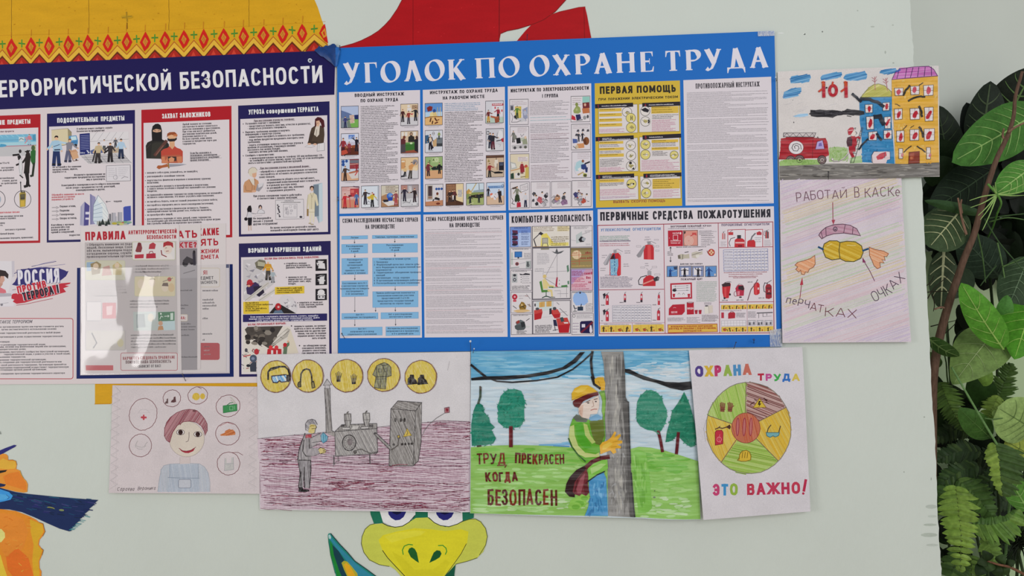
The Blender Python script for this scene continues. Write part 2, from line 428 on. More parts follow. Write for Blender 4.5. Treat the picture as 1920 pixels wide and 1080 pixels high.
SERIF={
 'У': (.98,[[(.16,1),(.56,.3)],[(.86,1),(.56,.34),(.42,.08),(.3,.0),(.2,-.01),(.1,.06)],_sf(.17,1,.17,.17),_sf(.86,1,.15,.14)]),
 'Г': (.84,[[(.25,0),(.25,1)],{'poly': 1,'p': [(.2,1),(.96,1),(.96,.72),(.92,.72),(.86,.9),(.75,.94),(.2,.94)]},_sf(.25,0,.22,.24),_sf(.25,1,.22,.1)]),
 'О': (1.04,[_SO]),
 'Л': (1.06,[[(.12,.02),(.24,.14),(.46,1)],[(.48,1),(.84,0)],_sf(.12,0,.1,.16),_sf(.84,0,.2,.16),{'poly': 1,'p': [(.36,1),(.56,1),(.56,.95),(.36,.95)]}]),
 'К': (1.04,[[(.2,0),(.2,1)],[(.82,1),(.36,.5),(.22,.5)],[(.4,.56),(.84,0)],_sf(.2,0,.18,.2),_sf(.2,1,.18,.2),_sf(.86,0,.22,.14),_sf(.82,1,.16,.14)]),
 'П': (1.1,[[(.18,0),(.18,1)],[(.82,0),(.82,1)],{'poly': 1,'p': [(.0,1),(1,1),(1,.94),(.0,.94)]},_sf(.18,0,.16,.17),_sf(.82,0,.17,.16)]),
 'Х': (1.06,[[(.16,1),(.84,0)],[(.16,0),(.82,1)],_sf(.17,1,.16,.19),_sf(.83,0,.19,.16),_sf(.16,0,.14,.16),_sf(.82,1,.16,.14)]),
 'Р': (.9,[[(.22,0),(.22,1)],[(.22,.97),(.5,.97)]+arc(.52,.72,.38,.25,90,-90,12)+[(.22,.47)],_sf(.22,0,.2,.24),_sf(.22,1,.2,.1)]),
 'А': (1.06,[[(.14,0),(.5,1)],[(.48,1),(.85,0)],[(.26,.33),(.72,.33)],_sf(.14,0,.13,.16),_sf(.85,0,.19,.15)]),
 'Н': (1.14,[[(.18,0),(.18,1)],[(.82,0),(.82,1)],[(.18,.52),(.82,.52)],_sf(.18,0,.16,.17),_sf(.82,0,.17,.16),_sf(.18,1,.16,.17),_sf(.82,1,.17,.16)]),
 'Е': (.88,[[(.22,0),(.22,1)],{'poly': 1,'p': [(.05,1),(.92,1),(.92,.76),(.88,.76),(.82,.92),(.7,.95),(.05,.95)]},{'poly': 1,'p': [(.05,0),(.94,0),(.98,.26),(.93,.26),(.84,.08),(.7,.05),(.05,.05)]},[(.22,.52),(.68,.52)],{'poly': 1,'p': [(.66,.66),(.7,.66),(.7,.38),(.66,.38)]}]),
 'Т': (.94,[[(.5,0),(.5,1)],{'poly': 1,'p': [(.03,.7),(.08,.7),(.14,.9),(.26,.94),(.74,.94),(.86,.9),(.92,.7),(.97,.7),(.95,1),(.05,1)]},_sf(.5,0,.24,.24)]),
 'Д': (1.1,[[(.3,.04),(.36,.14),(.5,1)],[(.5,1),(.82,.04)],{'poly': 1,'p': [(.06,.06),(.98,.06),(.99,-.22),(.95,-.22),(.88,-.03),(.8,.0),(.24,.0),(.16,-.03),(.1,-.22),(.06,-.22)]},{'poly': 1,'p': [(.4,1),(.58,1),(.58,.95),(.4,.95)]}]),
 ' ': (.4,[]),
}
def glyph(ch,G):
    if ch in G: return G[ch]
    if ch.upper() in G: return G[ch.upper()]
    return G.get(' ')
# ------------------------------------------------------------------ the room: painted slab wall, recess beside it, floor
def wall_mat(name,hexc,bump=0.32):
    m=bpy.data.materials.new(name);m.use_nodes=True;nt=m.node_tree;N=nt.nodes.new;K=nt.links.new
    b=nt.nodes['Principled BSDF'];b.inputs['Roughness'].default_value=0.55;b.inputs['Specular IOR Level'].default_value=0.3
    tc=N('ShaderNodeTexCoord');nz=N('ShaderNodeTexNoise');nz.inputs['Scale'].default_value=7;nz.inputs['Detail'].default_value=6
    K(tc.outputs['Object'],nz.inputs['Vector'])
    r=N('ShaderNodeMix');r.data_type = 'RGBA';c=C(hexc)
    r.inputs[6].default_value=tuple(x*0.955 for x in c[:3])+(1,);r.inputs[7].default_value=tuple(min(1,x*1.03) for x in c[:3])+(1,)
    K(nz.outputs[0],r.inputs[0]);K(r.outputs[2],b.inputs['Base Color'])
    n2=N('ShaderNodeTexNoise');n2.inputs['Scale'].default_value=38;n2.inputs['Detail'].default_value=5
    mp=N('ShaderNodeMapping');mp.inputs['Scale'].default_value=(1.6,1,0.6);K(tc.outputs['Object'],mp.inputs[0]);K(mp.outputs[0],n2.inputs['Vector'])
    bp=N('ShaderNodeBump');bp.inputs['Strength'].default_value=bump;bp.inputs['Distance'].default_value=0.004
    K(n2.outputs[0],bp.inputs['Height']);K(bp.outputs[0],b.inputs['Normal'])
    return m
M_WALL=wall_mat('pale_green_wall_paint','BDC3BC');M_RECESS=wall_mat('grey_green_recess_paint','C1C5BD',0.08)
M_FLOOR=wall_mat('beige_floor','A89C88')
def prism(name,pts,y0,y1,mat,parent=None):
    """wall outline (x, z) extruded between the depths y0 (front) and y1"""
    n=len(pts)
    V=[(x,y0,z) for x,z in pts]+[(x,y1,z) for x,z in pts]
    Fc=[list(range(n)),list(range(2*n-1,n-1,-1))]+[[i,i+n,(i+1) % n+n,(i+1) % n] for i in range(n)]
    return mesh(name,V,Fc,mat,parent)
edge_px=[(1704,-120),(1706,0),(1708,40),(1709.5,60),(1711,78),(1713,92),(1712.5,110),(1713,130),(1722,270),(1729,345),(1733,430),(1736,500),(1740,590),
           (1744,660),(1746,715),(1750,780),(1754,840),(1756,905),(1758,960),(1761,1010),(1764,1050),(1766,1090),(1772,1200)]
E_=[at(x,y) for x,y in edge_px]
rr=random.Random(4);E2=[]
for a,b in zip(E_,E_[1:]):
    for k in range(5):
        p=a.lerp(b,k/5);E2.append((p.x+rr.uniform(-.0008,.0008),p.z))
E2.append((E_[-1].x,E_[-1].z))
ZT,ZBOT=2.75,0.0
wall_back=prism('wall_back',[(-2.9,ZBOT),(E2[-1][0]+.02,ZBOT)]+E2[::-1]+[(E2[0][0]-.01,ZT),(-2.9,ZT)],0,0.13,M_WALL)
setp(wall_back,kind='structure',label='pale green painted wall with folk murals showing around the posters')
wall_recess=prism('wall_right',[(E2[0][0]-.3,ZBOT),(3.4,ZBOT),(3.4,ZT),(E2[0][0]-.3,ZT)],0.34,0.44,M_RECESS)
setp(wall_recess,kind='structure',label='grey green recessed wall behind the plants')
floor=prism('floor',[(-2.9,-.06),(3.4,-.06),(3.4,0),(-2.9,0)],-3.2,0.44,M_FLOOR);setp(floor,kind='structure')

# --- murals painted on the slab: layers of paint, parts of the wall
class Mural(Sheet):
    def __init__(s):
        s.thing=wall_back;s.mat=M_MURAL;s.bend=None;s.axis = 'u'
        s.o=Vector((0,0,1));s.n=Vector((0,-1,0));s.U=Vector((1,0,0));s.V=Vector((0,0,-1))
        s.f=(0,0,1.0);s.lv=4;s.buf=None
MU=Mural()
YEL = 'C9971D'
MU.begin('painted_costume',label='yellow folk costume hem painted with red diamonds')
MU.P([(-500,-260),(540,-260),(572,-60),(590,0),(596,14),(603,36),(609,52),(613,76),(617,95),(560,320),(480,757),(178,757),(178,620),(-500,200)],YEL)
MU.crop(0,0,3)
def seam(x,y0,y1,dx=0,col='5A3E14',w=2.2):
    r=random.Random(int(x));n=14
    MU.L([(x+dx*i/n+r.uniform(-1.3,1.3),y0+(y1-y0)*i/n) for i in range(n+1)],w,col)
for x in (64,499,950,1400): seam(x,-200,215 if x < 100 else 190 if x < 700 else 170 if x < 1000 else 150,1)
DI=[(-48,276),(63,270),(175,263),(275,260),(384,254),(495,250),(607,246),(713,236),(818,235),(929,228),(1035,222),(1146,220),(1259,212),(1370,206),(1481,199),(1590,193),(1700,187),(1828,190)]
PL=[(-97,252),(13,250),(123,245),(222,240),(333,235),(444,233),(550,230),(660,226),(768,219),(871,215),(980,205),(1091,197),(1204,190),(1319,187),(1427,180),(1537,176),(1643,170),(1768,162)]
r=random.Random(3)
zz=[]
for d,p in zip(DI,PL): zz+=[(p[0],p[1]+30),(d[0],d[1]+70)]
zz=zz[:-1]+[(1845,255)]
MU.L([(x,y+18) for x,y in zz],26,'E0A93A',cap=False)
MU.L(zz,5,'A85A22',cap=False)
MU.L([(x,y+36) for x,y in zz],5,'7A3E1C',cap=False)
MU.L([(-40,182+18),(600,185),(1200,158),(1830,122)],2.5,'B98417')
for i,(x,y) in enumerate(PL):
    MU.P([(x-46,y+125),(x-20,y+88),(x,y+72+r.uniform(-4,4)),(x+18,y+88),(x+46,y+120),(x+46,y+150),(x-46,y+150)],'A4261C')
    MU.L([(x-46,y+122),(x-18,y+88),(x,y+72),(x+18,y+88),(x+46,y+118)],6,'5C2A12')
    MU.P([(x-16,y+120),(x-3,y+92),(x+10,y+118)],'C4402E')
    MU.L([(x-15,y+r.uniform(-3,3)),(x+15,y+r.uniform(-4,2))],8,'3F7A2E');MU.L([(x,y-19),(x+r.uniform(-2,2),y+19)],7,'4B8A30')
for i,(x,y) in enumerate(DI):
    if i == len(DI)-1:
        MU.P([(1795,188),(1812,150),(1827,134),(1833,160),(1838,200),(1846,244),(1826,232)],'BE1E16');MU.L([(1812,185),(1826,165),(1834,200),(1822,208),(1812,185)],9,'C98A2C');continue
    j=[r.uniform(-4,4) for _ in range(8)]
    MU.P([(x-30+j[0],y+4),(x-14,y-30),(x+j[1]*.6,y-56+j[2]),(x+16,y-30),(x+32+j[3],y+j[4]),(x+17,y+32),(x-2+j[5],y+54+j[6]),(x-17,y+30)],'C2201A')
    MU.P([(x-15,y+2),(x-2+j[1],y-26),(x+15,y-2),(x+1,y+28)],'C08428')
    MU.L([(x-6,y+4),(x+1,y-12),(x+5,y+4),(x-1,y+15)],4,'B45A28')
    MU.L([(x+j[2],y-62),(x+j[2]+1,y-92+j[3])],4,'B87A1E')
MU.E(715,95,34,10,'B8901E');MU.L([(715,130),(716,160)],5,'7C5416');MU.L([(690,100),(740,92)],6,'9C7A20');MU.L([(712,70),(716,120)],7,'9C7A20')
for _ in range(46):
    x,y=r.uniform(0,1790),r.uniform(5,150);MU.E(x,y,r.uniform(1.5,6),r.uniform(1,2.5),r.choice(['B8861A','C2921C','A87814']),r.uniform(-20,20),n=6)
MU.crop(0,0,1)
MU.L([(207,757),(178,757.5)],1.2,'B98417')
MU.end()
MU.begin('painted_cloak',label='red cloak painted above the blue poster')
RED = 'A11219'
MU.P([(636,90),(640,87),(662,82),(678,76),(696,67),(710,58),(722,47),(732,36),(745,17),(754,0),(775,-60),(800,-220),(1150,-220),(1110,-60),(1061,0),(1041,22),(1020,37),(1001,45),(972,54),(951,58),(939,63),(936,77),(936,110),(640,110)],RED)
MU.P([(962,84),(970,76),(985,58),(1001,42),(1016,34),(1032,28),(1050,22),(1068,18),(1085,14),(1097,13),(1101,30),(1106,58),(1110,78),(1100,95),(962,95)],RED)
MU.L([(636,89),(662,82),(678,76),(696,67),(710,58),(722,47),(732,36),(745,17),(754,0)],1.3,'7E1A1C')
MU.L([(1061,0),(1041,22),(1020,37),(1001,45),(972,54),(951,58),(939,63)],1.5,'7A1214')
MU.L([(774.5,-60),(774.5,85)],1.2,'7C0D12');MU.L([(936.3,-60),(936,77)],1.4,'6A1014');MU.L([(1095,16),(1096,74)],1.3,'7C1012')
MU.L([(1032,28),(1050,22),(1068,18),(1085,14),(1097,13)],1.0,'8A2A24')
for _ in range(14): MU.E(r.uniform(780,930),r.uniform(0,75),r.uniform(1,2.2),.8,r.choice(['9A1016','B82226']),n=6)
MU.end()
MU.begin('painted_firebird',label='orange firebird with dark blue tail painted at the lower left')
MU.crop(0,760,3.375)
OR = 'D9852A'
MU.P([(-260,300),(-120,290),(0,302),(40,308),(52,320),(54,345),(80,344),(102,352),(108,375),(104,402),(128,412),(138,440),(152,462),(168,478),(178,500),(174,548),(150,552),(100,545),(0,520),(-260,500)],'D98A34')
MU.P([(20,335),(60,352),(98,352),(104,380),(96,400),(50,404),(0,400),(0,350)],'DDA63C')
MU.P([(60,430),(120,418),(140,450),(165,490),(168,540),(110,520),(40,500),(20,450)],'DA7A2C')
MU.P([(-40,318),(0,285),(40,268),(90,250),(106,252),(98,262),(60,282),(20,305),(-40,330)],'2B2A6E')
MU.P([(-40,415),(0,412),(48,408),(38,420),(0,430),(-40,432)],'23221F');MU.P([(-40,505),(0,492),(40,500),(30,512),(-40,525)],'1F2A50')
MU.P([(-260,660),(0,655),(100,668),(180,698),(228,722),(250,740),(274,748),(280,775),(287,798),(272,826),(252,850),(246,880),(264,905),(276,915),(268,945),(250,985),(252,1030),(264,1050),(262,1100),(255,1300),(-260,1300)],OR)
MU.P([(190,720),(250,745),(272,756),(276,800),(245,850),(240,885),(268,918),(244,990),(252,1060),(250,1090),(215,1090),(206,980),(214,880),(196,800)],'CDA02A')
MU.P([(0,680),(80,690),(150,720),(180,800),(150,900),(100,960),(60,1000),(20,930),(0,880)],'DC8230')
MU.P([(40,960),(110,900),(180,960),(215,1080),(150,1100),(90,1090),(50,1040)],'D66A26')
MU.P([(-30,780),(10,782),(32,806),(34,835),(10,865),(-30,870)],'E0CE7A');MU.P([(-30,950),(5,945),(20,1000),(50,1090),(-30,1100)],'D8B83C')
for i in range(30):
    a=r.uniform(20,190);b=r.uniform(700,1070);MU.L([(a,b),(a+r.uniform(10,30),b+r.uniform(-14,14))],r.uniform(2,5),r.choice(['C96F22','E09A3E','CE7A26']))
MU.L([(250,740),(274,748),(280,775),(287,798),(272,826)],3,'8A5A1A');MU.L([(264,905),(276,915),(268,945)],3,'8A5A1A');MU.L([(54,345),(80,344),(102,352),(108,375)],3,'A8742A');MU.L([(128,412),(138,440),(150,460)],3,'B08A2A')
tail=[(-260,500),(0,520),(40,532),(100,548),(180,560),(240,566),(340,576),(480,588),(560,594),(622,598)]
fr=[]
for i in range(13):
    t=i/12;x,y=622-t*178,600+t*196;fr+=[(x-12,y+6),(x-2,y+13)] if i % 2 else [(x,y)]
MU.P(tail+fr+[(440,797),(380,780),(300,745),(220,708),(140,675),(60,658),(0,656),(-260,660)],'1D2C55')
for i in range(70):
    x=r.uniform(60,560);t=(x-60)/560;y=560+t*30+r.uniform(0,1)*(70+t*90);
    MU.L([(x,y),(x+r.uniform(20,60),y+r.uniform(2,14))],r.uniform(2,6),r.choice(['1A2350','2A2A66','1E4466','20506A','16243E','3A3C6E']))
for i in range(12):
    x=440+r.uniform(0,1)*120;MU.L([(x,620+(560-x)*.9+60),(x+30,630+(560-x)*.8+60)],3,'2F7F8A')
MU.E(325,648,24,6,'8A8A4A',12);MU.E(325,651,20,3,'2A3A40',12);MU.E(392,662,16,6,'7F8A58',5)
MU.P([(-260,530),(0,528),(60,548),(84,572),(70,596),(30,606),(0,612),(-260,610)],'3C8FD0');MU.P([(0,560),(50,566),(66,580),(30,596),(0,600)],'4FA0DC');MU.L([(44,566),(62,580),(50,592)],3,'1F4A80')
MU.L([(0,168),(4,178)],8,'8A8F8A')
MU.end()
MU.begin('painted_dragon',label='green dragon snout and ear painted below the pencil drawing')
MU.crop(560,930,4.3636)
MU.P([(575,40),(1440,40),(1432,178),(1335,205),(1260,250),(1000,265),(860,250),(690,205),(690,220),(618,226),(590,150)],'1F6B52')
MU.P([(640,40),(690,210),(760,245),(800,252),(870,240),(930,190),(956,150),(956,40)],'D5D8D8');MU.P([(1058,40),(1058,170),(1120,220),(1180,246),(1240,248),(1310,222),(1342,200),(1336,40)],'D5D8D8')
MU.P([(955,100),(1058,100),(1055,172),(1005,186),(960,178)],'1E6A50')
MU.P([(520,400),(514,350),(530,300),(560,250),(590,232),(690,222),(760,250),(850,248),(960,178),(1055,174),(1120,225),(1200,252),(1300,230),(1360,200),(1440,184),(1490,205),(1525,255),(1544,320),(1535,390),(1510,455),(1460,505),(1380,530),(1285,558),(1220,640),(1180,700),(880,700),(790,600),(745,572),(660,560),(580,525),(535,460)],'BCC04E')
MU.P([(655,360),(690,320),(800,290),(950,262),(1080,270),(1200,285),(1330,270),(1390,290),(1380,380),(1330,470),(1265,560),(1200,640),(1160,680),(900,680),(820,600),(740,510),(690,450)],'CFC62A')
MU.P([(700,330),(800,300),(950,280),(1040,288),(1000,320),(860,350),(760,380)],'D2CB3A');MU.P([(760,450),(850,500),(950,600),(1100,600),(1200,520),(1240,540),(1160,680),(900,680)],'C8BF26')
for c in (804,1196):
    MU.P([(c-74,100),(c+78,100),(c+74,135),(c+56,170),(c+24,194),(c-12,198),(c-46,178),(c-68,148)],'25256E');MU.P([(c-44,100),(c+44,100),(c+34,140),(c,152),(c-34,138)],'14143C')
MU.L([(690,222),(730,242),(790,254),(850,245),(905,212),(950,160)],6,'17201E');MU.L([(1066,176),(1110,216),(1160,240),(1230,250),(1300,228),(1342,204)],6,'17201E')
MU.L([(688,445),(730,505),(800,580),(880,665),(920,700)],6,'3A3A1C');MU.L([(1372,390),(1330,470),(1270,555),(1200,650),(1150,700)],5,'4A4A20')
for p in ([(620,226),(585,235),(545,270),(520,330),(514,390),(535,460),(580,520),(660,560),(740,574)],[(1345,206),(1400,188),(1446,186),(1490,210),(1530,265),(1544,330),(1530,400),(1480,480)],[(1460,505),(1380,532),(1285,556)]): MU.L(p,5,'4E5226')
MU.P([(895,452),(905,428),(928,418),(950,430),(968,462),(985,545),(960,530),(918,498)],'1E5A28');MU.P([(1070,545),(1088,500),(1105,462),(1130,442),(1158,446),(1170,470),(1155,500),(1120,522)],'17502A')
MU.L([(856,475),(850,440),(866,408),(900,394),(932,398)],8,'3F8A2C');MU.L([(1145,404),(1180,402),(1206,425),(1212,450),(1202,474)],8,'3F8A2C')
MU.P([(1285,558),(1275,640),(1270,760),(1180,760),(1200,650)],'17523C')
MU.P([(240,318),(248,304),(264,306),(300,350),(340,400),(400,460),(460,530),(560,600),(640,660),(700,720),(320,720),(300,620),(262,480),(245,380)],'1F7A70')
MU.P([(250,340),(262,330),(340,420),(400,480),(480,560),(600,650),(640,700),(480,700),(420,560),(300,410)],'2F7E96');MU.P([(256,360),(300,430),(350,520),(390,620),(420,720),(330,720),(300,600),(262,470)],'1E7A32')
MU.P([(276,395),(330,450),(380,530),(370,580),(420,720),(380,720),(330,600),(290,480)],'173C48')
MU.P([(352,545),(372,528),(400,535),(440,580),(480,630),(500,720),(430,720),(372,600)],'A8A02E');MU.P([(372,560),(390,545),(420,570),(460,640),(470,700),(440,700),(400,640)],'D6A022')
MU.P([(244,320),(258,312),(268,336),(262,352),(248,346)],'9FC0BE');MU.L([(264,306),(340,396),(400,458),(460,530),(560,600),(640,660)],6,'162428');MU.L([(244,340),(262,480),(300,630)],4,'1C5A34')
MU.end()
# ------------------------------------------------------------------ the antiterror poster (left)
def wall_thing(name,px,py,d,label,cat,group=None): return empty(name,at(px,py,-d),label,cat,group)
def man(S,x,y,h,shirt,pants,hair='2A2220',skin='D9A98A',arm=20,arm2=-20,lean=0,hat=None,outline=None):
    """little printed figure: feet at (x, y), h tall, arms at degrees from hanging"""
    t=h*0.13;k=sin(radians(lean))*h
    hx,hy=x+k*.5,y-h*.5
    sx,sy=x+k*.82,y-h*.82
    S.L([(x-h*.09,y),(hx-h*.05,hy)],t,pants);S.L([(x+h*.09,y),(hx+h*.05,hy)],t,pants,keep=True)
    S.L([(x-h*.13,y),(x-h*.05,y)],h*.05,'1C1A1C',keep=True);S.L([(x+h*.07,y),(x+h*.15,y)],h*.05,'1C1A1C',keep=True)
    S.P([(hx-h*.11,hy+h*.04),(hx+h*.11,hy+h*.04),(sx+h*.15,sy+h*.03),(sx+h*.07,sy-h*.02),(sx-h*.07,sy-h*.02),(sx-h*.15,sy+h*.03)],shirt)
    for a,d in ((arm,1),(arm2,-1)):
        ax,ay=sx+d*h*.13,sy+h*.04;ex,ey=ax+sin(radians(a))*h*.17,ay+cos(radians(a))*h*.17
        b=a*1.5;wx,wy=ex+sin(radians(b))*h*.15,ey+cos(radians(b))*h*.15
        S.L([(ax,ay),(ex,ey),(wx,wy)],h*.075,shirt);S.E(wx,wy,h*.035,h*.035,skin,n=8)
    cx,cy=x+k*.95,y-h*.92
    S.E(cx,cy,h*.062,h*.078,skin,n=12)
    S.P([(cx-h*.07,cy),(cx-h*.065,cy-h*.055),(cx-h*.02,cy-h*.09),(cx+h*.04,cy-h*.085),(cx+h*.07,cy-h*.04),(cx+h*.06,cy-h*.01),(cx,cy-h*.035),(cx-h*.045,cy-h*.02)],hat or hair)
    if hat: S.L([(cx-h*.085,cy-h*.03),(cx+h*.095,cy-h*.035)],h*.03,hat)

AT=wall_thing('antiterror_poster',200,720,0.002,'large navy and white antiterror information poster at the left edge','poster')
S=Sheet(AT,[(-400,138.5),(629,94),(633.5,717),(-400,723)],(.002,.002,.002),M_PRINT,paper='CABFC0')
NAVY,RD,INK = '1F1A4C','A31F28','36323A'
S.begin('title_banner')
S.crop(0,0,3)
S.P([(-1200,415),(1887,282),(1881,533),(-1200,669)],NAVY)
bn=S.end()
ks=dict(t=16.5)
S.begin('title_word',bn);S.T(-152,555,-18,549,95,'ИТ','D6D3DC',**ks)
S.T(-10,549,970,504,96,'ЕРРОРИСТИЧЕСКОЙ','D6D3DC',**ks)
S.end();S.begin('title_word',bn);S.T(1008,503,1822,464,97,'БЕЗОПАСНОСТИ','D6D3DC',**ks)
S.end()
S.lv=4
def panel(name,outer,inner,col,heads,hcol='DDD6DC',label=None,white='CDC4C7'):
    S.lv=2
    S.begin(name,label=label);S.P(outer,col);S.P(inner,white);p=S.end()
    S.lv=5
    S.begin('panel_heading',p)
    for x0,y0,x1,y1,h,s,t in heads: S.T(x0,y0,x1,y1,h,s,hcol,t)
    S.end()
    S.lv=6
    return p
# --- panel cut by the frame edge
S.crop(0,180,3.857)
p=panel('info_panel',[(-420,158),(293,131),(291,1062),(-420,1076)],[(-404,252),(277,228),(277,1045),(-404,1058)],RD,[(-170,216,38,207,34,'ОПАСНЫЕ',9),(52,206,222,199,33,'ПРЕДМЕТЫ',9)])
S.begin('illustration',p)
S.P([(-300,290),(260,274),(262,330),(-300,345)],'6FA9C4');S.P([(-300,345),(262,330),(262,352),(-300,372)],'9CC2CC');S.P([(-300,372),(262,352),(262,372),(-300,392)],'A8808C')
S.P([(-300,378),(262,360),(262,430),(-300,446)],'B4B2B4');S.L([(-300,330),(260,312)],2.5,'4A7C9C');S.E(0,358,48,12,'4A90B4');S.E(-20,352,24,9,'74B4CC')
for i in range(14): S.L([(-280+i*40,292-i*1.1),(-262+i*40,305-i)],5,'88BCD0',keep=True)
S.R(136,296,176,330,'B7C8CC');S.L([(140,318),(152,306),(170,316)],6,'7A8488');man(S,212,352,76,'C07A84','96B0C0','3A3034');S.L([(186,300),(196,322),(182,340)],8,'BF8890');S.R(236,280,258,322,'4A8AA8')
S.P([(232,362),(256,355),(258,400),(240,420)],'A8B070')
# figures with bags
S.E(240,376,14,20,'4A5A3C');S.P([(222,400),(244,385),(258,396),(256,480),(238,500),(222,470)],'2C6030');S.L([(246,490),(236,575),(226,578)],16,'2A3026')
S.P([(186,420),(196,410),(216,412),(222,440),(214,520),(212,560),(172,560),(178,500),(182,450)],'25201E');S.E(200,406,12,15,'2A2220');S.L([(184,402),(214,396)],8,'1A1818')
S.L([(192,440),(168,478),(122,498)],13,'241F1E');S.L([(186,550),(200,610),(196,650),(182,654)],19,'1E1A1A');S.L([(202,560),(206,640),(214,650)],14,'1E1A1A')
S.E(146,400,10,13,'2A2628');S.P([(126,436),(152,425),(160,450),(150,470),(132,462)],'262224');S.L([(98,428),(134,424)],14,'262224');S.L([(148,420),(158,445),(148,458)],7,'C8C4C8')
S.L([(150,470),(148,520),(152,566)],22,'C8C6C8');S.L([(138,470),(138,520),(146,560)],2,'77737A');S.L([(160,470),(164,520),(156,568),(140,575)],2,'77737A');S.L([(146,574),(164,590)],9,'3A363A')
# radio in a ring
S.end();S.lv=6;S.begin('illustration',p)
S.O(164,747,60,63,4,'34303A');S.L([(149,622),(152,700)],6,'2C2A30');S.E(149,626,5,8,'2C2A30')
S.P([(140,706),(150,694),(182,692),(188,712),(184,800),(144,804)],'A08A3A');S.P([(146,712),(182,708),(180,748),(148,750)],'4A4436');S.L([(152,720),(176,718)],2,'8C8460');S.L([(152,730),(176,728)],2,'8C8460');S.P([(150,758),(176,756),(178,796),(150,798)],'C0A040');S.L([(160,700),(160,690)],8,'3A3834');S.L([(174,700),(174,690)],8,'3A3834')
S.O(-22,747,60,63,4,'34303A');S.E(-30,747,38,40,'9AA4B0')
S.end()
S.begin('panel_print',p)
k=dict(cond=.66,sl=-.03)
S.TL(102,260,11,'Взрывоопасные предметы','6A5058',right=True,**k)
for y,t in ((490,'сотрудникам ГО и ЧС'),(523,'посторонним'),(540,'не допускайте')): S.TL(70 if y == 490 else 100,y,11,t,INK,right=True,**k)
for y,t in ((598,'автомобильных'),(616,'стоянок, других'),(635,'не срабатывания'),(654,'на территории')): S.TL(104 if y < 600 else 125 if y < 650 else 14,y,11,t,INK,right=True,**k)
S.TL(142,845,12,'подозрительные письма','B84A52',right=True,**k)
for y,x,t in ((872,168,'наличие масляных пятен или'),(889,118,'подозрительного порошка.'),(924,36,'пример'),(940,22,'адресата.'),(969,184,'почтового отделения'),(1000,106,'необычной формы.'),(1028,242,'использование (передача, применения).')): S.TL(x,y,11,t,INK,right=True,**k)
S.end()
# --- suspicious objects
p=panel('info_panel',[(340,128),(976,101),(977,1046),(338,1060)],[(355,222),(960,200),(961,1029),(352,1043)],'211D52',[(412,194,712,184,34,'ПОДОЗРИТЕЛЬНЫЕ',9),(728,183,902,176,34,'ПРЕДМЕТЫ',9)])
S.begin('illustration',p)
S.P([(372,246),(490,234),(494,350),(374,372)],'C9BC9C');S.P([(490,234),(518,262),(520,352),(494,350)],'8F8468');S.L([(372,246),(490,234),(518,262)],2,'5A5248');S.L([(374,372),(494,350)],3,'4A4440')
S.P([(498,290),(552,284),(564,320),(562,350),(498,356)],'4F86B4');S.P([(512,294),(548,290),(556,316),(514,322)],'B8D0DC');S.E(510,352,12,12,'2A2A30',n=12);S.E(548,356,11,11,'2A2A30',n=12);S.L([(500,338),(560,332)],4,'2E5C88')
man(S,408,494,206,'9AB8CC','23305A','241E20',arm=8,arm2=-30);S.L([(388,366),(430,352)],4,'2A3050');S.L([(436,334),(480,342)],14,'A8C0D0');S.L([(396,390),(432,388)],8,'1A1E3A')
man(S,490,470,160,'7C7A84','5A5C74','6A4830',arm=40,arm2=20,lean=6);S.P([(504,396),(548,386),(566,410),(522,424)],'B88C6C');S.P([(508,410),(556,400),(570,446),(526,462)],'C49A78');S.L([(500,390),(530,470),(566,466)],4,'6A4A3A');S.E(552,462,7,7,'3A2C28',n=8)
S.P([(576,274),(650,268),(652,420),(578,428)],'242A66')
for i in range(9): S.L([(586,288+i*12),(644,284+i*12)],3,'8C92B8',keep=True)
S.L([(630,396),(644,410)],7,'C8CAD8');S.L([(637,394),(637,416)],3,'C8CAD8');S.BARS(582,415,614,9,'C8CAD8')
S.P([(650,268),(930,256),(944,486),(634,490),(580,428),(652,420)],'CFCACC');S.P([(580,430),(890,412),(946,484),(640,490)],'B4B0B2')
for i in range(6): S.L([(610+i*55,428-i*3),(660+i*58,489-i)],2.2,'77737A',keep=True)
for i in range(3): S.L([(594+i*18,446+i*16),(906+i*15,432+i*18)],2.2,'77737A',keep=True)
for i in range(5): S.L([(660+i*48,320),(700+i*48,262)],2,'9A969C',keep=True)
S.L([(650,330),(930,312)],2,'8A868C');S.L([(790,380),(790,400)],2,'8A868C')
S.P([(652,396),(690,380),(740,384),(760,410),(660,420)],'55608A');S.P([(800,372),(860,366),(858,410),(806,414)],'B0A08A')
man(S,754,398,84,'D0CCD0','50504F','3A3030');man(S,836,370,66,'5A5A60','44444A','2A2628');man(S,706,478,142,'B8A684','3A3434','2A2220',lean=4);S.L([(690,400),(672,470)],10,'2E2A2C');S.L([(706,430),(736,476)],10,'2E2A2C')
man(S,798,470,132,'3A3436','2A2628','4A3020',arm=25,arm2=-40);S.L([(780,394),(758,410)],12,'2A2628');man(S,876,446,136,'A4BCD0','26304A','241E20')
S.P([(770,505),(942,498),(944,613),(770,618)],'CBC6CA');S.L([(770,505),(942,498),(944,613),(770,618)],3,'7C787E',closed=True);S.L([(840,520),(842,600)],2,'8A868C');S.O(836,588,15,15,2.5,'7C7880')
for i in range(5): S.BARS(784,526+i*14,830,4,'A09CA2');S.BARS(856,522+i*14,930-i*6,4,'A09CA2')
S.L([(880,596),(900,584),(926,588)],3,'6A666E')
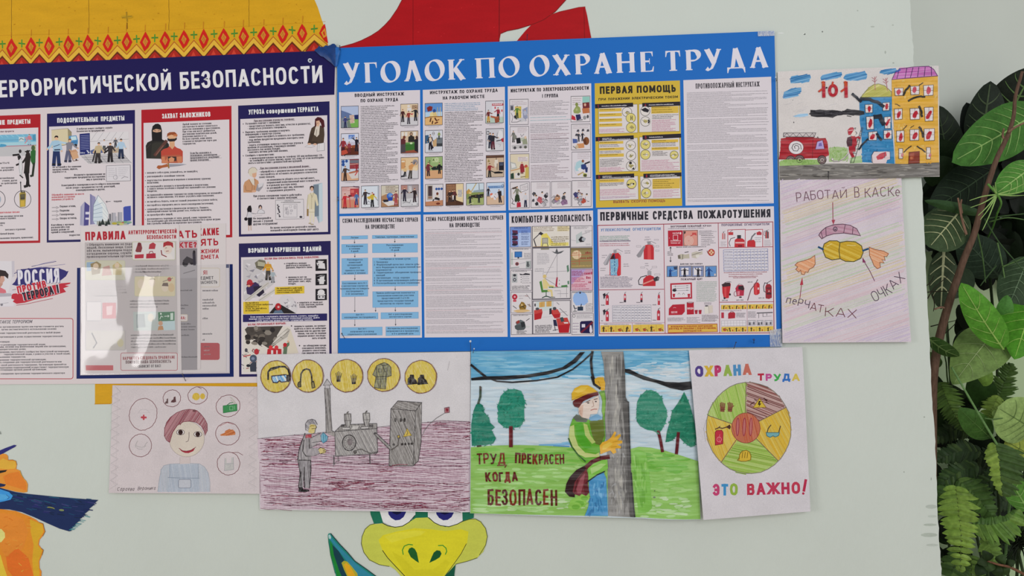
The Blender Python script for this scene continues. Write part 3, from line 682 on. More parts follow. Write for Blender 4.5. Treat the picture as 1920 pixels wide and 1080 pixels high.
# city block
S.end();S.lv=6;S.begin('illustration',p)
S.P([(650,708),(690,730),(698,925),(652,930)],'8886A8');S.P([(652,708),(664,714),(668,925),(652,928)],'7A789C');S.P([(690,730),(706,716),(708,760),(700,925),(696,925)],'C4C2CC')
S.P([(612,764),(648,794),(640,935),(606,938)],'4A4680');S.P([(612,764),(604,772),(582,800),(578,935),(606,938)],'A09EB4');S.R(618,838,646,856,'C9C6D4');S.R(618,880,644,894,'C9C6D4');S.L([(588,800),(586,930)],1.5,'6A688A')
S.P([(710,718),(760,780),(770,925),(690,930),(672,900),(676,790)],'C2CCD4');S.P([(710,718),(762,782),(784,850),(770,920),(744,918),(740,800),(706,760)],'D2D8DC')
for i in range(5): S.L([(676,800+i*26),(740,772+i*34)],3,'7E90A4',keep=True);S.L([(740,772+i*34),(780,838+i*22)],2,'A0ACB8',keep=True)
S.L([(710,718),(676,790),(672,900)],2.5,'50586A');S.L([(710,718),(762,782),(784,850)],2,'6A7482')
for x,w,y,h,c in ((786,18,852,60,'6A6A70'),(808,30,844,68,'A6A4AC'),(852,32,840,66,'A2A0A8'),(838,12,870,40,'BFBCC0')): S.R(x,y,x+w,y+h,c);S.R(x,y,x+w*.3,y+h,'8A888E')
S.P([(892,806),(946,794),(948,900),(894,908)],'3F4C9A');S.P([(892,806),(904,798),(946,794)],'5C68B0')
S.R(700,905,930,932,'9EA09A')
for x,y,w in ((742,900,18),(722,912,14),(784,898,16),(768,912,12)): S.P([(x-w,y+32),(x,y-14),(x+w,y+32)],'2A3230')
for x,y,c in ((828,922,'A89A3A'),(862,916,'8A9A6A'),(904,912,'6A9A74'),(876,926,'B8B070'),(934,914,'7A9A8A')): S.E(x,y,20,9,c,n=10)
for x,y,c in ((880,912,'B04A44'),(918,920,'5A78A0'),(846,928,'3A3A40')): S.R(x,y,x+18,y+6,c)
S.P([(764,764),(776,756),(774,762),(800,760),(800,764),(774,766),(776,774)],'5A565E')
for y in (806,833,862,890): S.L([(376,y-1),(410,y-2)],1.5,'5A565E',keep=True);S.L([(376,y+3),(410,y+2)],1.5,'5A565E',keep=True);S.L([(408,y-7),(424,y),(408,y+8)],2.5,'4A464E',keep=True)
S.end()
S.begin('panel_print',p)
k=dict(cond=.7,sl=-.035)
S.PAR(554,244,18,11,['О забытых вещах сообщите службе','безопасности предприятия!'],INK,**k)
S.PAR(380,522,17,11,['Не оставляйте без внимания','выгрузку машин, ящиков,','коробок и т.п.'],INK,**k)
S.PAR(762,570,18,11.5,['Исключите проникновение на','территорию предприятия посторонних','лиц и транспорта.'],INK,right=True,**k)
S.PAR(655,646,19,11.5,['Осматривайте помещения и места общего пользования','после ухода с предприятия гостей, делегаций,','командированных и других.'],INK,mid=True,**k)
S.PAR(374,722,17,11.5,['Обращайте внимание на места','возможной установки','взрывных устройств:'],'B05058',**k)
for y,t in ((806,'Первые этажи,'),(836,'Подвалы'),(864,'Газопроводы'),(892,'Опоры эстакад.')): S.TL(432,y,12,t,INK,**k)
S.TL(822,768,11,'чердаки',INK,**k)
S.PAR(370,940,17.5,11.5,['Контейнер с мусором','располагайте как','можно дальше от','зданий и сооружений.'],INK,**k)
S.TL(578,1010,11,'подростки',INK,right=True,**k)
S.end()
# --- hostage taking
p=panel('info_panel',[(1022,100),(1674,71),(1680,1022),(1026,1040)],[(1038,195),(1658,170),(1663,1004),(1042,1022)],RD,[(1172,164,1288,158,35,'ЗАХВАТ',9.5),(1300,158,1524,148,35,'ЗАЛОЖНИКОВ',9.5)],label='red framed panel on taking hostages')
S.begin('illustration',p)
S.P([(1054,360),(1066,336),(1100,320),(1170,314),(1204,326),(1222,350),(1226,456),(1058,452)],'2C2A28');S.P([(1100,345),(1130,336),(1180,335),(1200,360),(1196,452),(1090,452)],'35332E')
S.P([(1096,250),(1104,218),(1124,202),(1144,200),(1162,212),(1172,250),(1172,310),(1180,325),(1100,328),(1098,300)],'211F20');S.P([(1106,246),(1130,238),(1164,244),(1164,258),(1134,264),(1106,258)],'C49A7E');S.L([(1112,246),(1128,252)],3,'2A2220');S.L([(1142,252),(1158,246)],3,'2A2220')
S.L([(1200,330),(1124,424)],22,'5A3A34');S.L([(1180,360),(1130,424)],7,'7C564A');S.L([(1060,380),(1090,345)],3,'444038')
S.P([(1164,400),(1180,385),(1214,374),(1226,362),(1264,362),(1278,374),(1306,384),(1322,400),(1322,480),(1300,480),(1296,456),(1190,456),(1184,468),(1166,462)],'B04638');S.P([(1170,430),(1300,425),(1318,440),(1316,485),(1168,485)],'A85A44')
S.R(1214,438,1276,470,'3A302E');S.P([(1168,440),(1190,438),(1196,470),(1214,440),(1216,488),(1172,486)],'C07A58');S.P([(1276,440),(1316,436),(1318,478),(1286,486)],'BE7656');S.P([(1218,455),(1240,440),(1262,452),(1256,476),(1226,478)],'C88A66')
S.P([(1226,322),(1262,322),(1264,362),(1246,386),(1226,364)],'C89874');S.E(1244,300,30,40,'CFA27E');S.P([(1206,300),(1210,272),(1226,262),(1262,260),(1276,270),(1280,300),(1270,288),(1240,280),(1216,288)],'8C4A2C');S.P([(1210,304),(1226,310),(1264,308),(1280,300),(1278,316),(1262,328),(1228,330),(1212,322)],'2A2628');S.L([(1262,284),(1276,284)],14,'B86E46')
S.P([(1132,518),(1142,502),(1170,502),(1210,490),(1216,512),(1172,520),(1150,530)],'A05A36');S.P([(1212,486),(1222,484),(1226,522),(1216,524)],'8A6A3A');S.P([(1224,492),(1300,484),(1352,494),(1300,506),(1226,514)],'8C8A94');S.P([(1224,492),(1300,484),(1352,494),(1290,494)],'BAB8C0')
S.end()
S.begin('panel_print',p)
k=dict(cond=.68,sl=-.04)
S.PAR(1320,212,17.6,11.5,['Любой человек по стечению','обстоятельств может оказаться в','качестве заложника у преступников.','При этом они могут добиваться','достижения политических целей,','получения выкупа и т.п.','Во всех случаях, ваша жизнь','становится предметом торга для','террористов.'],INK,**k)
S.PAR(1375,420,17.2,11.5,['Если Вы оказались в','заложниках, рекомендуем','придерживаться следующих','правил поведения:'],INK,**k)
for i,w in enumerate((160,220,228,150)): S.L([(1375,422+i*17.2),(1375+w,422+i*17.2-w*.04)],1.3,INK,keep=True)
k=dict(cond=.675,sl=-.03)
for y,b,ls in ((562,1,['возьмите себя в руки, успокойтесь, не паникуйте;']),(589,1,['разговаривайте спокойным голосом;']),(617,1,['подготовьтесь физически и морально к возможному суровому','испытанию;']),
                 (661,1,['не показывайте ненависть и пренебрежение к похитителям;','с самого начала (особенно в первый час) выполняйте все указания','бандитов;']),(723,1,['не привлекайте внимание террористов своим поведением, не оказывайте','активного сопротивления. Это может усугубить ваше положение;']),
                 (771,1,['не пытайтесь бежать, если нет полной уверенности в успехе побега;']),(797,1,['постарайтесь определить место своего нахождения (заточения);']),(826,1,['сохраняйте умственную и физическую активность. Помните,','правоохранительные органы делают все, чтобы вас вызволить;']),
                 (867,1,['не пренебрегайте пищей;']),(896,1,['расположитесь подальше от окон, дверей, самих террористов.','Это необходимо для обеспечения вашей безопасности в случае штурма','или стрельбы снайперов на поражение преступников.'])):
    S.E(1052,y-5,3,3,'3A363C',n=6);S.lv-=1
    S.PAR(1064,y,17,11.5,ls,INK,**k)
S.end()
# --- threat of attack
S.crop(400,180,4.154)
p=panel('info_panel',[(193,75),(905,41),(913,1077),(199,1096)],[(210,180),(887,150),(893,1058),(216,1077)],'24204F',[(274,145,400,138,38,'УГРОЗА',9),(411,138,644,128,38,'совершения',8),(654,127,823,119,38,'ТЕРРАКТА',9)])
S.begin('illustration',p)
S.P([(765,250),(790,232),(830,228),(862,240),(866,300),(860,362),(800,378),(740,372),(742,340),(752,290)],'4A3C32');S.P([(800,225),(830,228),(824,300),(806,320),(784,300)],'C8BCB0');S.L([(806,260),(798,320)],3,'4A3C32')
S.P([(790,210),(792,180),(812,163),(838,168),(862,190),(868,240),(846,250),(838,215),(826,196),(806,215),(800,240),(790,240)],'4A2024');S.P([(800,196),(826,190),(832,215),(818,240),(804,232)],'C8A088');S.L([(808,212),(816,212)],3,'3A2A28')
S.L([(770,300),(748,360),(800,366)],22,'3F322B');S.P([(712,396),(752,372),(792,392),(760,402)],'C9C4C8');S.L([(712,396),(752,372),(792,392),(760,402)],2,'6A666C',closed=True);S.E(748,374,14,8,'C8A088',n=10);S.E(792,376,14,8,'C8A088',n=10)
S.P([(812,372),(864,364),(866,424),(808,430)],'CFCACC');S.L([(812,372),(864,364),(866,424),(808,430)],2.5,'6A666C',closed=True);S.L([(826,376),(822,426)],2,'8A868C')
S.P([(234,700),(244,670),(276,648),(320,640),(350,660),(358,700),(330,745),(300,752),(234,752)],'B98A66');S.P([(280,648),(316,640),(326,700),(306,690)],'C9C0B4');S.L([(280,650),(304,700),(300,745)],3,'7A543E');S.L([(324,645),(318,740)],3,'7A543E');S.L([(250,700),(254,735),(300,742)],3,'7A543E')
S.P([(272,600),(276,574),(300,556),(326,558),(342,578),(338,600),(320,596),(304,610),(302,632),(284,622)],'C8BEAC');S.L([(272,600),(276,574),(300,556),(326,558),(342,578)],2.5,'6A5A50');S.P([(302,604),(336,596),(336,620),(324,638),(306,632)],'C89C80')
S.P([(344,686),(394,676),(384,712),(356,745),(330,735)],'908C92');S.P([(348,684),(394,676),(380,704),(352,716)],'C4C0C4');S.E(316,742,18,9,'C89C80',n=10)
# two women talking
S.end();S.lv=6;S.begin('illustration',p)
S.P([(262,880),(274,856),(292,852),(300,880),(296,920),(270,925)],'1E1A1E');S.P([(258,915),(276,902),(300,908),(302,950),(268,952)],'C0BCC2');S.P([(268,948),(302,946),(298,1010),(270,1012)],'221E24');S.L([(276,1010),(276,1046)],7,'B89A8A');S.L([(292,1010),(294,1044)],7,'B89A8A');S.E(254,958,14,14,'1E1A20',n=10);S.L([(256,950),(270,905)],2.5,'3A363C');S.L([(298,912),(330,918)],5,'8A868C')
S.P([(340,916),(352,888),(374,882),(396,896),(400,914)],'C8C4C8');S.L([(340,916),(352,888),(374,882),(396,896),(400,914)],2.5,'5A565C',closed=True);S.P([(352,880),(352,856),(366,846),(380,858),(380,880),(370,872),(360,872)],'3A3238');S.E(367,870,8,11,'C8A898',n=10);S.L([(318,936),(380,930)],2,'8A868C');S.L([(308,918),(400,912)],2,'8A868C')
# plan sheet
S.end();S.lv=6;S.begin('illustration',p)
S.P([(484,812),(702,804),(706,955),(486,962)],'CBC5C8');S.L([(484,812),(702,804),(706,955),(486,962)],2.5,'5E5A62',closed=True);S.BARS(555,820,625,7,'4A464E')
for i in range(5): S.BARS(526,830,680,4,'8A868E')
for i in range(9):
    S.E(506+RND.uniform(-6,16),850+i*11,RND.uniform(4,9),RND.uniform(4,7),'3A363E',n=7)
S.F(546,842,652,944,2,'6A666E')
for i in range(14):
    x,y=RND.uniform(556,630),RND.uniform(850,920);S.F(x,y,x+RND.uniform(8,22),y+RND.uniform(6,22),1.5,'7E7A82')
S.E(682,942,12,9,'3E3A42',n=8)
# woman at a door
S.P([(780,690),(850,676),(852,972),(822,990),(820,985),(800,930)],'8FA0AC');S.P([(778,692),(820,690),(820,935),(790,940)],'6E7A86');S.P([(820,690),(850,676),(852,972),(822,990)],'B4C2CA');S.L([(820,690),(822,990)],2,'5A6670')
S.P([(738,770),(756,755),(780,752),(806,772),(820,850),(806,858),(792,810),(790,905),(744,905),(742,830),(734,880),(726,875),(730,810)],'C9BFA4');S.P([(748,880),(790,880),(786,985),(776,985),(766,910),(762,985),(750,985)],'CFC6B0');S.L([(766,770),(764,880)],2,'7A7058');S.L([(756,756),(770,790),(782,754)],2.5,'7A7058');S.L([(738,770),(730,880)],2,'7A7058');S.L([(792,810),(790,905),(744,905)],2,'7A7058')
S.P([(752,735),(752,706),(768,698),(784,706),(782,735),(776,718),(760,718)],'3A2A26');S.E(768,726,11,16,'C8A48C',n=12);S.R(728,880,742,935,'8A7048');S.E(770,1000,14,6,'A89A84',n=8);S.E(752,992,12,6,'A89A84',n=8)
S.end()
S.begin('panel_print',p)
k=dict(cond=.67,sl=-.045)
S.TL(474,194,13,'При поступлении угрозы по телефону:','4A3A44',mid=True,**k);S.L([(312,204),(636,190)],1.5,'4A3A44')
for x,y,ls in ((250,224,['Установить контакт с анонимом:']),(262,244,[' - представиться (назвать свое имя, отчество и должность),',' - попытаться успокоить говорящего.']),(250,290,['Выяснить требования анонима и получить','информацию о характере угрозы:']),(262,328,[' - внимательно выслушать и записать все требования;']),
                 (262,350,[' - под любым предлогом предложить повторить свои',' требования;']),(262,391,[' - задать уточняющие вопросы о характере угрозы и',' времени её реализации, стимулируя анонима',' рассказать как можно больше;']),(262,446,[' - выяснить мотивы действий анонима.']),(250,472,['Сообщить о происшествии:']),
                 (266,494,[' - в правоохранительные органы по телефону 102 или мобильному 112;',' - не сообщайте об угрозе никому, кроме тех, кому об этом необходимо',' знать в соответствии с должностной инструкцией.'])):
    S.PAR(x,y,18.5,13,ls,INK,**k)
for y in (218,284,466): S.E(233,y,4,4,'3A363C',n=6);S.lv-=1
S.TL(556,562,13,'При поступлении угрозы в письменной форме:','4A3A44',mid=True,**k);S.L([(356,572),(758,555)],1.5,'4A3A44')
for x,y,ls in ((356,598,['- обращайтесь с документом максимально осторожно;','- постарайтесь не оставлять на документе отпечатков','своих пальцев;']),(406,662,['- по возможности уберите его в чистый пакет,','  закрываемый полиэтиленовый пакет и поместите','  в отдельную жесткую папку.','- не расширяйте круг лиц, знакомых','  с содержанием документа.'])): S.PAR(x,y,21,13,ls,INK,**k)
k=dict(cond=.67,sl=-.03)
S.PAR(500,782,20,13.5,['При угрозе совершения теракта действуйте','в соответствии с планом эвакуации.'],INK,mid=True,**k)
S.PAR(310,962,22,14,['Не передавайте','письмо с угрозой','другим сотрудникам!'],INK,**k)
S.PAR(444,1034,21,13,['Во время эвакуации не допускайте паники,','оказывайте необходимую помощь друг другу.'],INK,**k)
S.end()
# --- explosions and collapses
S.tw=1.42
S.crop(400,440,3.6)
p=panel('info_panel',[(172,60),(792,42),(800,952),(174,960)],[(187,153),(776,138),(784,936),(190,942)],'27224F',[(234,123,372,119,31,'ВЗРЫВЫ',8),(384,118,400,118,31,'И',8),(410,117,588,114,31,'ОБРУШЕНИЯ',8),(604,113,730,111,31,'ЗДАНИЙ',8)],label='navy framed panel on explosions and collapsed buildings')
S.begin('illustration',p)
S.P([(200,170),(330,160),(400,250),(410,330),(300,420),(215,440),(202,440)],'B9B4B6')
r=random.Random(8)
for i in range(46):
    x,y=r.uniform(205,400),r.uniform(175,430)
    S.P([(x,y),(x+r.uniform(10,40),y-r.uniform(-8,14)),(x+r.uniform(6,30),y+r.uniform(6,22))],r.choice(['CFCACC','C6C2C6','9C989E','A8A4A8','D2CCCE','84808A']))
S.P([(280,190),(310,168),(350,175),(360,215),(320,240),(290,225)],'6F6A5A');S.P([(300,180),(350,190),(345,215),(300,212)],'A4A08A');S.L([(296,214),(352,222)],5,'3A3632')
man(S,370,300,124,'C08A34','4A4440','8A7A6A',hat='C8C4C0');S.L([(358,222),(384,220)],6,'C8A838');man(S,402,320,80,'9AA4AA','8A8A90','5A5450')
S.P([(222,360),(244,330),(286,320),(312,340),(300,380),(262,410),(228,400)],'3A3054');S.E(246,326,20,24,'A83038');S.L([(228,338),(270,330)],8,'8A2830');S.P([(270,350),(330,345),(345,390),(310,420),(280,400)],'2C2638');S.E(240,346,10,8,'C89C84',n=8)
S.P([(214,440),(365,318),(380,332),(240,448)],'BCB6B0');S.P([(300,440),(430,350),(440,372),(330,448)],'C2BCB6');S.L([(214,446),(372,326)],2,'6A645E');S.L([(310,444),(432,362)],2,'6A645E')
S.P([(380,500),(440,440),(470,405),(530,420),(570,480),(560,530),(380,534)],'C6C1C4')
for i in range(20):
    x,y=r.uniform(470,550),r.uniform(415,500);S.P([(x,y),(x+r.uniform(8,26),y-r.uniform(-6,10)),(x+r.uniform(5,20),y+r.uniform(4,16))],r.choice(['D2CED0','A8A4A8','8E8A90','CAC6C8']))
S.P([(376,532),(402,500),(436,462),(470,480),(560,532)],'2A2628');S.E(438,486,21,24,'A4282E');S.E(440,488,8,8,'C9A0A0',n=8);S.P([(404,532),(416,512),(460,508),(476,532)],'5A6A80')
for i,y in enumerate((165,262,364)):
    S.P([(690,y+3),(766,y),(767,y+77),(690,y+80)],'232024')
    if i == 0:
        for k in range(9): S.P([(695+r.uniform(0,60),y+r.uniform(8,60)) for _ in range(3)],'C8C4C6')
        S.P([(706,y+62),(726,y+20),(752,y+30),(756,y+66)],'CBC7C9')
    elif i == 1:
        for k in range(7): S.P([(695+r.uniform(0,64),y+r.uniform(8,66)) for _ in range(3)],'BDB9BC')
        S.P([(716,y+72),(716,y+40),(728,y+20),(744,y+22),(750,y+44),(746,y+72)],'CBC7C9')
    else:
        S.E(728,y+26,24,20,'CFCBCD');S.R(702,y+36,756,y+44,'CFCBCD');S.R(706,y+48,752,y+70,'C4C0C3');S.R(712,y+52,722,y+60,'2A262A');S.R(736,y+52,746,y+60,'2A262A')
S.P([(416,354),(614,346),(614,396),(416,404)],'D0B23A');S.P([(202,454),(374,447),(376,532),(203,536)],'D0B23A')
S.P([(200,540),(768,532),(768,580),(200,590)],'2A2658')
# explosion picture
S.end();S.lv=6;S.begin('illustration',p)
S.P([(200,624),(516,618),(575,800),(440,806),(294,808),(290,930),(202,930)],'CBC4BC');S.P([(230,622),(470,616),(430,680),(424,740),(380,772),(330,740),(270,700),(236,690),(212,640)],'4A4440')
for i in range(34):
    x,y=r.uniform(230,420),r.uniform(628,735);S.E(x,y,r.uniform(10,26),r.uniform(8,18),r.choice(['35302E','5A524C','6A625A','443E3A','807870','2E2A2A']),r.uniform(-30,30),n=9)
S.P([(380,760),(430,690),(500,630),(520,640),(500,690),(420,740)],'A8A29A');S.P([(400,730),(470,660),(505,640),(470,690),(420,730)],'C8C2BA');S.L([(395,745),(510,650)],3,'5A544E');S.L([(450,690),(470,700)],3,'6A645E')
S.P([(520,640),(575,800),(500,806),(500,700)],'C9BFAE');S.P([(362,808),(366,772),(400,766),(460,772),(460,806)],'B02C34')
for x,c in ((388,'C83A3E'),(426,'C4363C'),(484,'B8343A')): S.E(x,762,13,15,c);
S.P([(470,806),(476,752),(500,730),(512,720),(514,745),(500,760),(496,806)],'5C6E58');S.E(484,744,13,14,'B02830');S.E(504,722,7,8,'C89C84',n=8);S.R(390,780,404,806,'CEC8C6');S.R(425,780,434,806,'CEC8C6')
for i in range(26):
    x,y=r.uniform(204,330),r.uniform(740,925);S.L([(x,y),(x+r.uniform(-18,18),y+r.uniform(-14,14))],r.uniform(2,5),r.choice(['35323A','9A969C','6A666E','B02C34','4A464E','8A2A30']))
S.E(292,790,17,20,'A8323A');S.E(270,836,24,26,'4A5264');S.E(268,836,12,10,'78829A',n=10);S.P([(246,880),(262,862),(290,858),(290,925),(250,925)],'3A3E4A');S.E(236,884,14,10,'2A2A30',n=8);S.E(222,780,10,14,'4A4650',n=8);S.L([(206,822),(250,812)],6,'B0343A')
S.end()
S.lv=220;S.begin('panel_print',p)
k=dict(cond=.66,sl=-.02)
S.T(346,169,714,157,13,'ЕСЛИ ВЫ ОКАЗАЛИСЬ ПОД ЗАВАЛОМ:','A84854',3)
S.PAR(490,200,14,9.5,['старайтесь меньше','двигаться и экономьте','дыхание, берегите силы;'],INK,**k);S.PAR(506,293,14.5,9.5,['проверьте нет ли','рядом пустот, откуда','поступает свет, звук,','воздух.'],INK,**k);S.PAR(580,464,14.5,9.5,['защитите от пыли рот','и нос платком, куском','ткани, одеждой;'],INK,**k)
for x,y in ((481,196),(494,288),(570,460)): S.E(x,y,3.5,3.5,'35323A',n=6);S.lv-=1
S.PAR(428,368,13.5,9,['Не принимайте действий,','самостоятельно. Дышите','спасателями спокойно.'],'4A3C1A',**k);S.PAR(216,466,13,9,['Не пытайтесь','самостоятельно выбраться','прижмитесь к','стене. Не двигайтесь','не волнуйтесь'],'4A3C1A',**k)
S.PAR(480,556,14,9.5,['Если можете, и вспомните предметы рядом, стучите, ожидайте','помощи спасателей. Спасатели ведут усиленную разведку. Дайте','о себе знать как можно громче - стуком или голосом.'],'C8C4D8',mid=True,**k)
S.T(234,614,492,604,13,'ЕСЛИ ПРОИЗОШЕЛ ВЗРЫВ:','A84854',3)
S.PAR(762,620,16.5,10,['покиньте здание, не возвра-','щайтесь в него за забытыми','вещами или по другим при-','чинам, так как за первым','взрывом может последо-','вать второй.'],INK,right=True,**k);S.PAR(762,752,16.5,10,['не обнаружив среди','спасшихся знакомых,','укажите спасателям,','где видели его перед'],INK,right=True,**k)
for x,y in ((528,616),(582,749)): S.E(x,y,4.5,4.5,'2A262C',n=6);S.lv-=1
S.end()
S.tw=1.45
# --- lower left: frame for leaflets, logo, definition box, photograph
S.crop(0,440,3.857)
S.lv=2
S.begin('leaflet_frame',label='dark blue frame behind the clear leaflet pocket');S.P([(557,240),(1683,213),(1690,1028),(553,1042)],'17245A');S.P([(582,266),(1656,240),(1662,1003),(580,1016)],'C6BFC4');S.end()
S.lv=2
S.begin('slogan_emblem',label='slogan emblem on white, blue and red brush strokes')
for y,x0,x1,w,c in ((250,110,300,2,'6A6894'),(212,230,405,4,'3A3670'),(232,200,470,2.5,'56528A'),(205,260,400,2,'8A88B0'),(262,105,210,5,'3A3670')):
    S.L([(x0,y+18),((x0+x1)/2,y-2),(x1,y-18)],w,c)
S.P([(108,340),(150,250),(330,235),(430,244),(470,258),(490,270),(478,300),(440,330),(350,352),(240,364),(130,372),(86,362)],'2E2A68');S.P([(440,275),(496,262),(484,290),(438,322)],'2E2A68')
S.P([(84,436),(96,426),(180,420),(330,380),(440,352),(512,346),(505,356),(470,366),(500,372),(458,388),(478,414),(430,428),(340,452),(250,470),(180,492),(120,500),(92,484),(104,470),(82,462)],'B22A38')
S.L([(120,510),(200,500),(300,478),(380,462)],4,'A04450');S.L([(90,400),(130,392)],3,'6A3A50')
def ol(x0,y0,x1,y1,h,s,col,t,oc,ow): S.T(x0-ow,y0+ow/2,x1+ow,y1+ow/2,h+ow,s,oc,t+ow*2);S.T(x0,y0,x1,y1,h,s,col,t)
ol(126,362,436,347,105,'РОССИЯ','D0CCD6',17,'2E2A62',5)
ol(126,428,342,382,54,'ПРОТИВ','B42636',15,'D6D0D6',5)
ol(166,480,396,428,60,'ТЕРРОРА','262230',16,'D6D0D6',5);ol(410,424,434,420,62,'!','262230',14,'D6D0D6',4)
S.end()
S.lv=2
S.begin('definition_box',label='red rounded box of small print at the lower left')
S.RR(-420,606,528,1042,16,5,'A82C3A',fill='CDC4C6')
k=dict(cond=.66,sl=-.012)
S.T(-62,644,232,640,24,'ЧТО ТАКОЕ ТЕРРОРИЗМ','4A4650',3.4,slant=.2)
for y,e,t in ((668,462,'которые организованная группа или партия стремится достичь'),(687,408,'путем систематического использования насилия'),(713,438,'проявление террористической деятельности в любой форме'),(740,452,'организация в целях осуществления террористической'),(780,72,'включающая:'),(799,330,'участие в реализации террористической акции;'),(812,478,'призывы, насилия над физическими лицами или организациями,'),(833,188,'террористических целях;'),(849,504,'формирования, преступного сообщества (преступной организации),'),(866,508,'террористической акции, а равно и участие в такой акции;'),(889,186,'использование террористов;'),(908,334,'финансирование террористической организации;'),(924,446,'лица, созданные для террористической деятельности или'),(944,480,'в своей деятельности терроризма. Организация признаётся'),(962,498,'структурных подразделений осуществляет террористическую'),(980,338,'соответствующих органов данной организации.'),(1006,470,'за совершение преступления террористического характера')):
    S.TL(e,y,10.5,t,INK,right=True,**k)
S.end()
S.lv=2
S.begin('photo_print',label='printed photo of a dark haired person bending over papers')
S.P([(-200,196),(104,190),(106,520),(-200,530)],'C9C2C8');S.P([(84,191),(104,190),(106,300),(88,310)],'BAB4BC');S.P([(0,190),(84,191),(86,300),(60,420),(0,430)],'CDC8CC')
S.P([(-60,420),(-60,290),(-20,280),(20,330),(20,360),(-10,400)],'B48878');S.P([(-60,320),(-40,262),(0,254),(40,262),(62,288),(58,320),(34,300),(10,300),(4,330),(-20,340)],'2E2424');S.P([(4,300),(30,300),(34,330),(16,354),(0,350),(0,320)],'BF9484')
S.P([(-60,420),(0,380),(40,400),(46,420),(-60,440)],'C86A74');S.P([(-60,420),(80,425),(84,445),(-60,452)],'A8A4AC');S.P([(-60,455),(90,446),(100,515),(-60,520)],'CFCACF');S.E(12,506,10,10,'7A767E',n=8);S.L([(0,500),(60,492)],4,'A8A4AA')
S.end()
# ------------------------------------------------------------------ the blue labour-safety poster
BP=wall_thing('safety_corner_poster',1050,655,0.004,'bright blue safety corner poster with ten printed panels in the middle of the wall','poster')
S=Sheet(BP,[(632,90),(1452,58),(1466,650),(634,662)],(.004,.004,.004),M_PRINT,paper='2064B2')
WH,TX = 'CBC3C9','4A464C'
S.crop(620,0,2.2326)
for x0,y0,x1,y1,s in ((46,350,574,331,'УГОЛОК'),(598,329,797,320,'ПО'),(830,319,1364,299,'ОХРАНЕ'),(1392,298,1841,281,'ТРУДА')):
    S.begin('title_word');S.T(x0,y0,x1,y1,84,s,'CFCBD6',21,serif=True);S.end()
def draw(S,it):
    for c in it:
        k=c[0]
        if k == 'R': S.R(*c[1:])
        elif k == 'P': S.P([(c[1][i],c[1][i+1]) for i in range(0,len(c[1]),2)],c[2])
        elif k == 'E': S.E(*c[1:],n=12)
        elif k == 'L': S.L([(c[1][i],c[1][i+1]) for i in range(0,len(c[1]),2)],c[2],c[3])
        elif k == 'O': S.O(*c[1:],n=14)
        elif k == 'M': man(S,c[1],c[2],c[3],c[4],c[5],c[6] if len(c) > 6 else '2A2220',arm=c[7] if len(c) > 7 else 20,arm2=c[8] if len(c) > 8 else -20,lean=c[9] if len(c) > 9 else 0)
        elif k == 'B': S.BLK(c[1],c[2],c[3],c[4],c[5],c[6],c[7])
def pic(p,x0,y0,x1,y1,bg,items,sl=-0.03,fc='3A3640',cap=1):
    S.lv=8
    S.begin('illustration',p);S.box(x0,y0,x1,y1,sl);S.R(0,0,100,100,bg);draw(S,items)
    S.F(0,0,100,100,2.2,fc);S.unbox()
    if cap:
        for i in range(cap): S.BARS(x0+8+i*22,y1+9+i*8,x1-8-i*22,4,'8A868C',sl)
    S.end()
def heads(p,hs,col='2A2830'):
    S.lv=8
    S.begin('panel_heading',p)
    for h in hs: S.T(h[0],h[1],h[2],h[3],h[4],h[5],h[7] if len(h) > 7 else col,h[6])
    S.end()
def bpanel(q,col=WH,label=None):
    S.lv=3;S.begin('info_panel',label=label);S.P(q,col);return S.end()
SK = 'D2A080'
# --- panel 1 and 2
S.crop(630,150,4.321)
p=bpanel([(24,100),(681,81),(686,1066),(28,1084)],label='white panel of introductory safety briefing pictures')
heads(p,[(150,138,318,132,27,'ВВОДНЫЙ',6),(331,132,553,125,27,'ИНСТРУКТАЖ',6),(198,182,240,180,27,'ПО',6),(252,180,384,176,27,'ОХРАНЕ',6),(398,175,505,171,27,'ТРУДА',6)])
S.lv=6;S.begin('panel_print',p)
S.BLK(200,220,500,834,45,8.5,TX,-.03,.35);S.end()
pic(p,41,214,182,389,'8C9AB8',[('P',[0,0,100,0,100,45,0,30],'A4B0CC'),('P',[0,18,40,30,70,42,100,40,100,55,0,60],'5A6C94'),('R',0,55,100,100,'6C7A6A'),('P',[45,60,100,52,100,100,60,100],'6FA050'),('R',78,42,100,62,'232C5C'),('P',[0,55,30,50,40,100,0,100],'76808A'),('P',[48,42,74,40,78,78,52,80],'C8B8A8'),('B',52,48,76,76,5,4,'A05048'),('M',24,96,50,'3A3C6E','2A2C50'),('L',[30,62,52,60],4,'3A3C6E')],cap=2)
pic(p,42,436,183,610,'B8B4C4',[('R',0,0,100,40,'C4C6D4'),('R',42,6,78,26,'5A7ABA'),('P',[44,20,56,10,66,20,76,8,78,26,44,26],'8AA0CC'),('P',[0,60,100,52,100,100,0,100],'8A4A30'),('P',[0,74,60,66,100,70,100,100,0,100],'5A2E22'),('M',12,98,78,'8A3038','4A2028','5A2A20'),('M',46,90,52,'8C3A44','6A2A30','3A2A30'),('M',88,80,62,'26242E','26242E','2A2228',20,-120),('P',[0,80,30,74,40,90,10,100,0,100],'B04A3A'),('L',[60,20,80,32],3,'26242E')],cap=2)
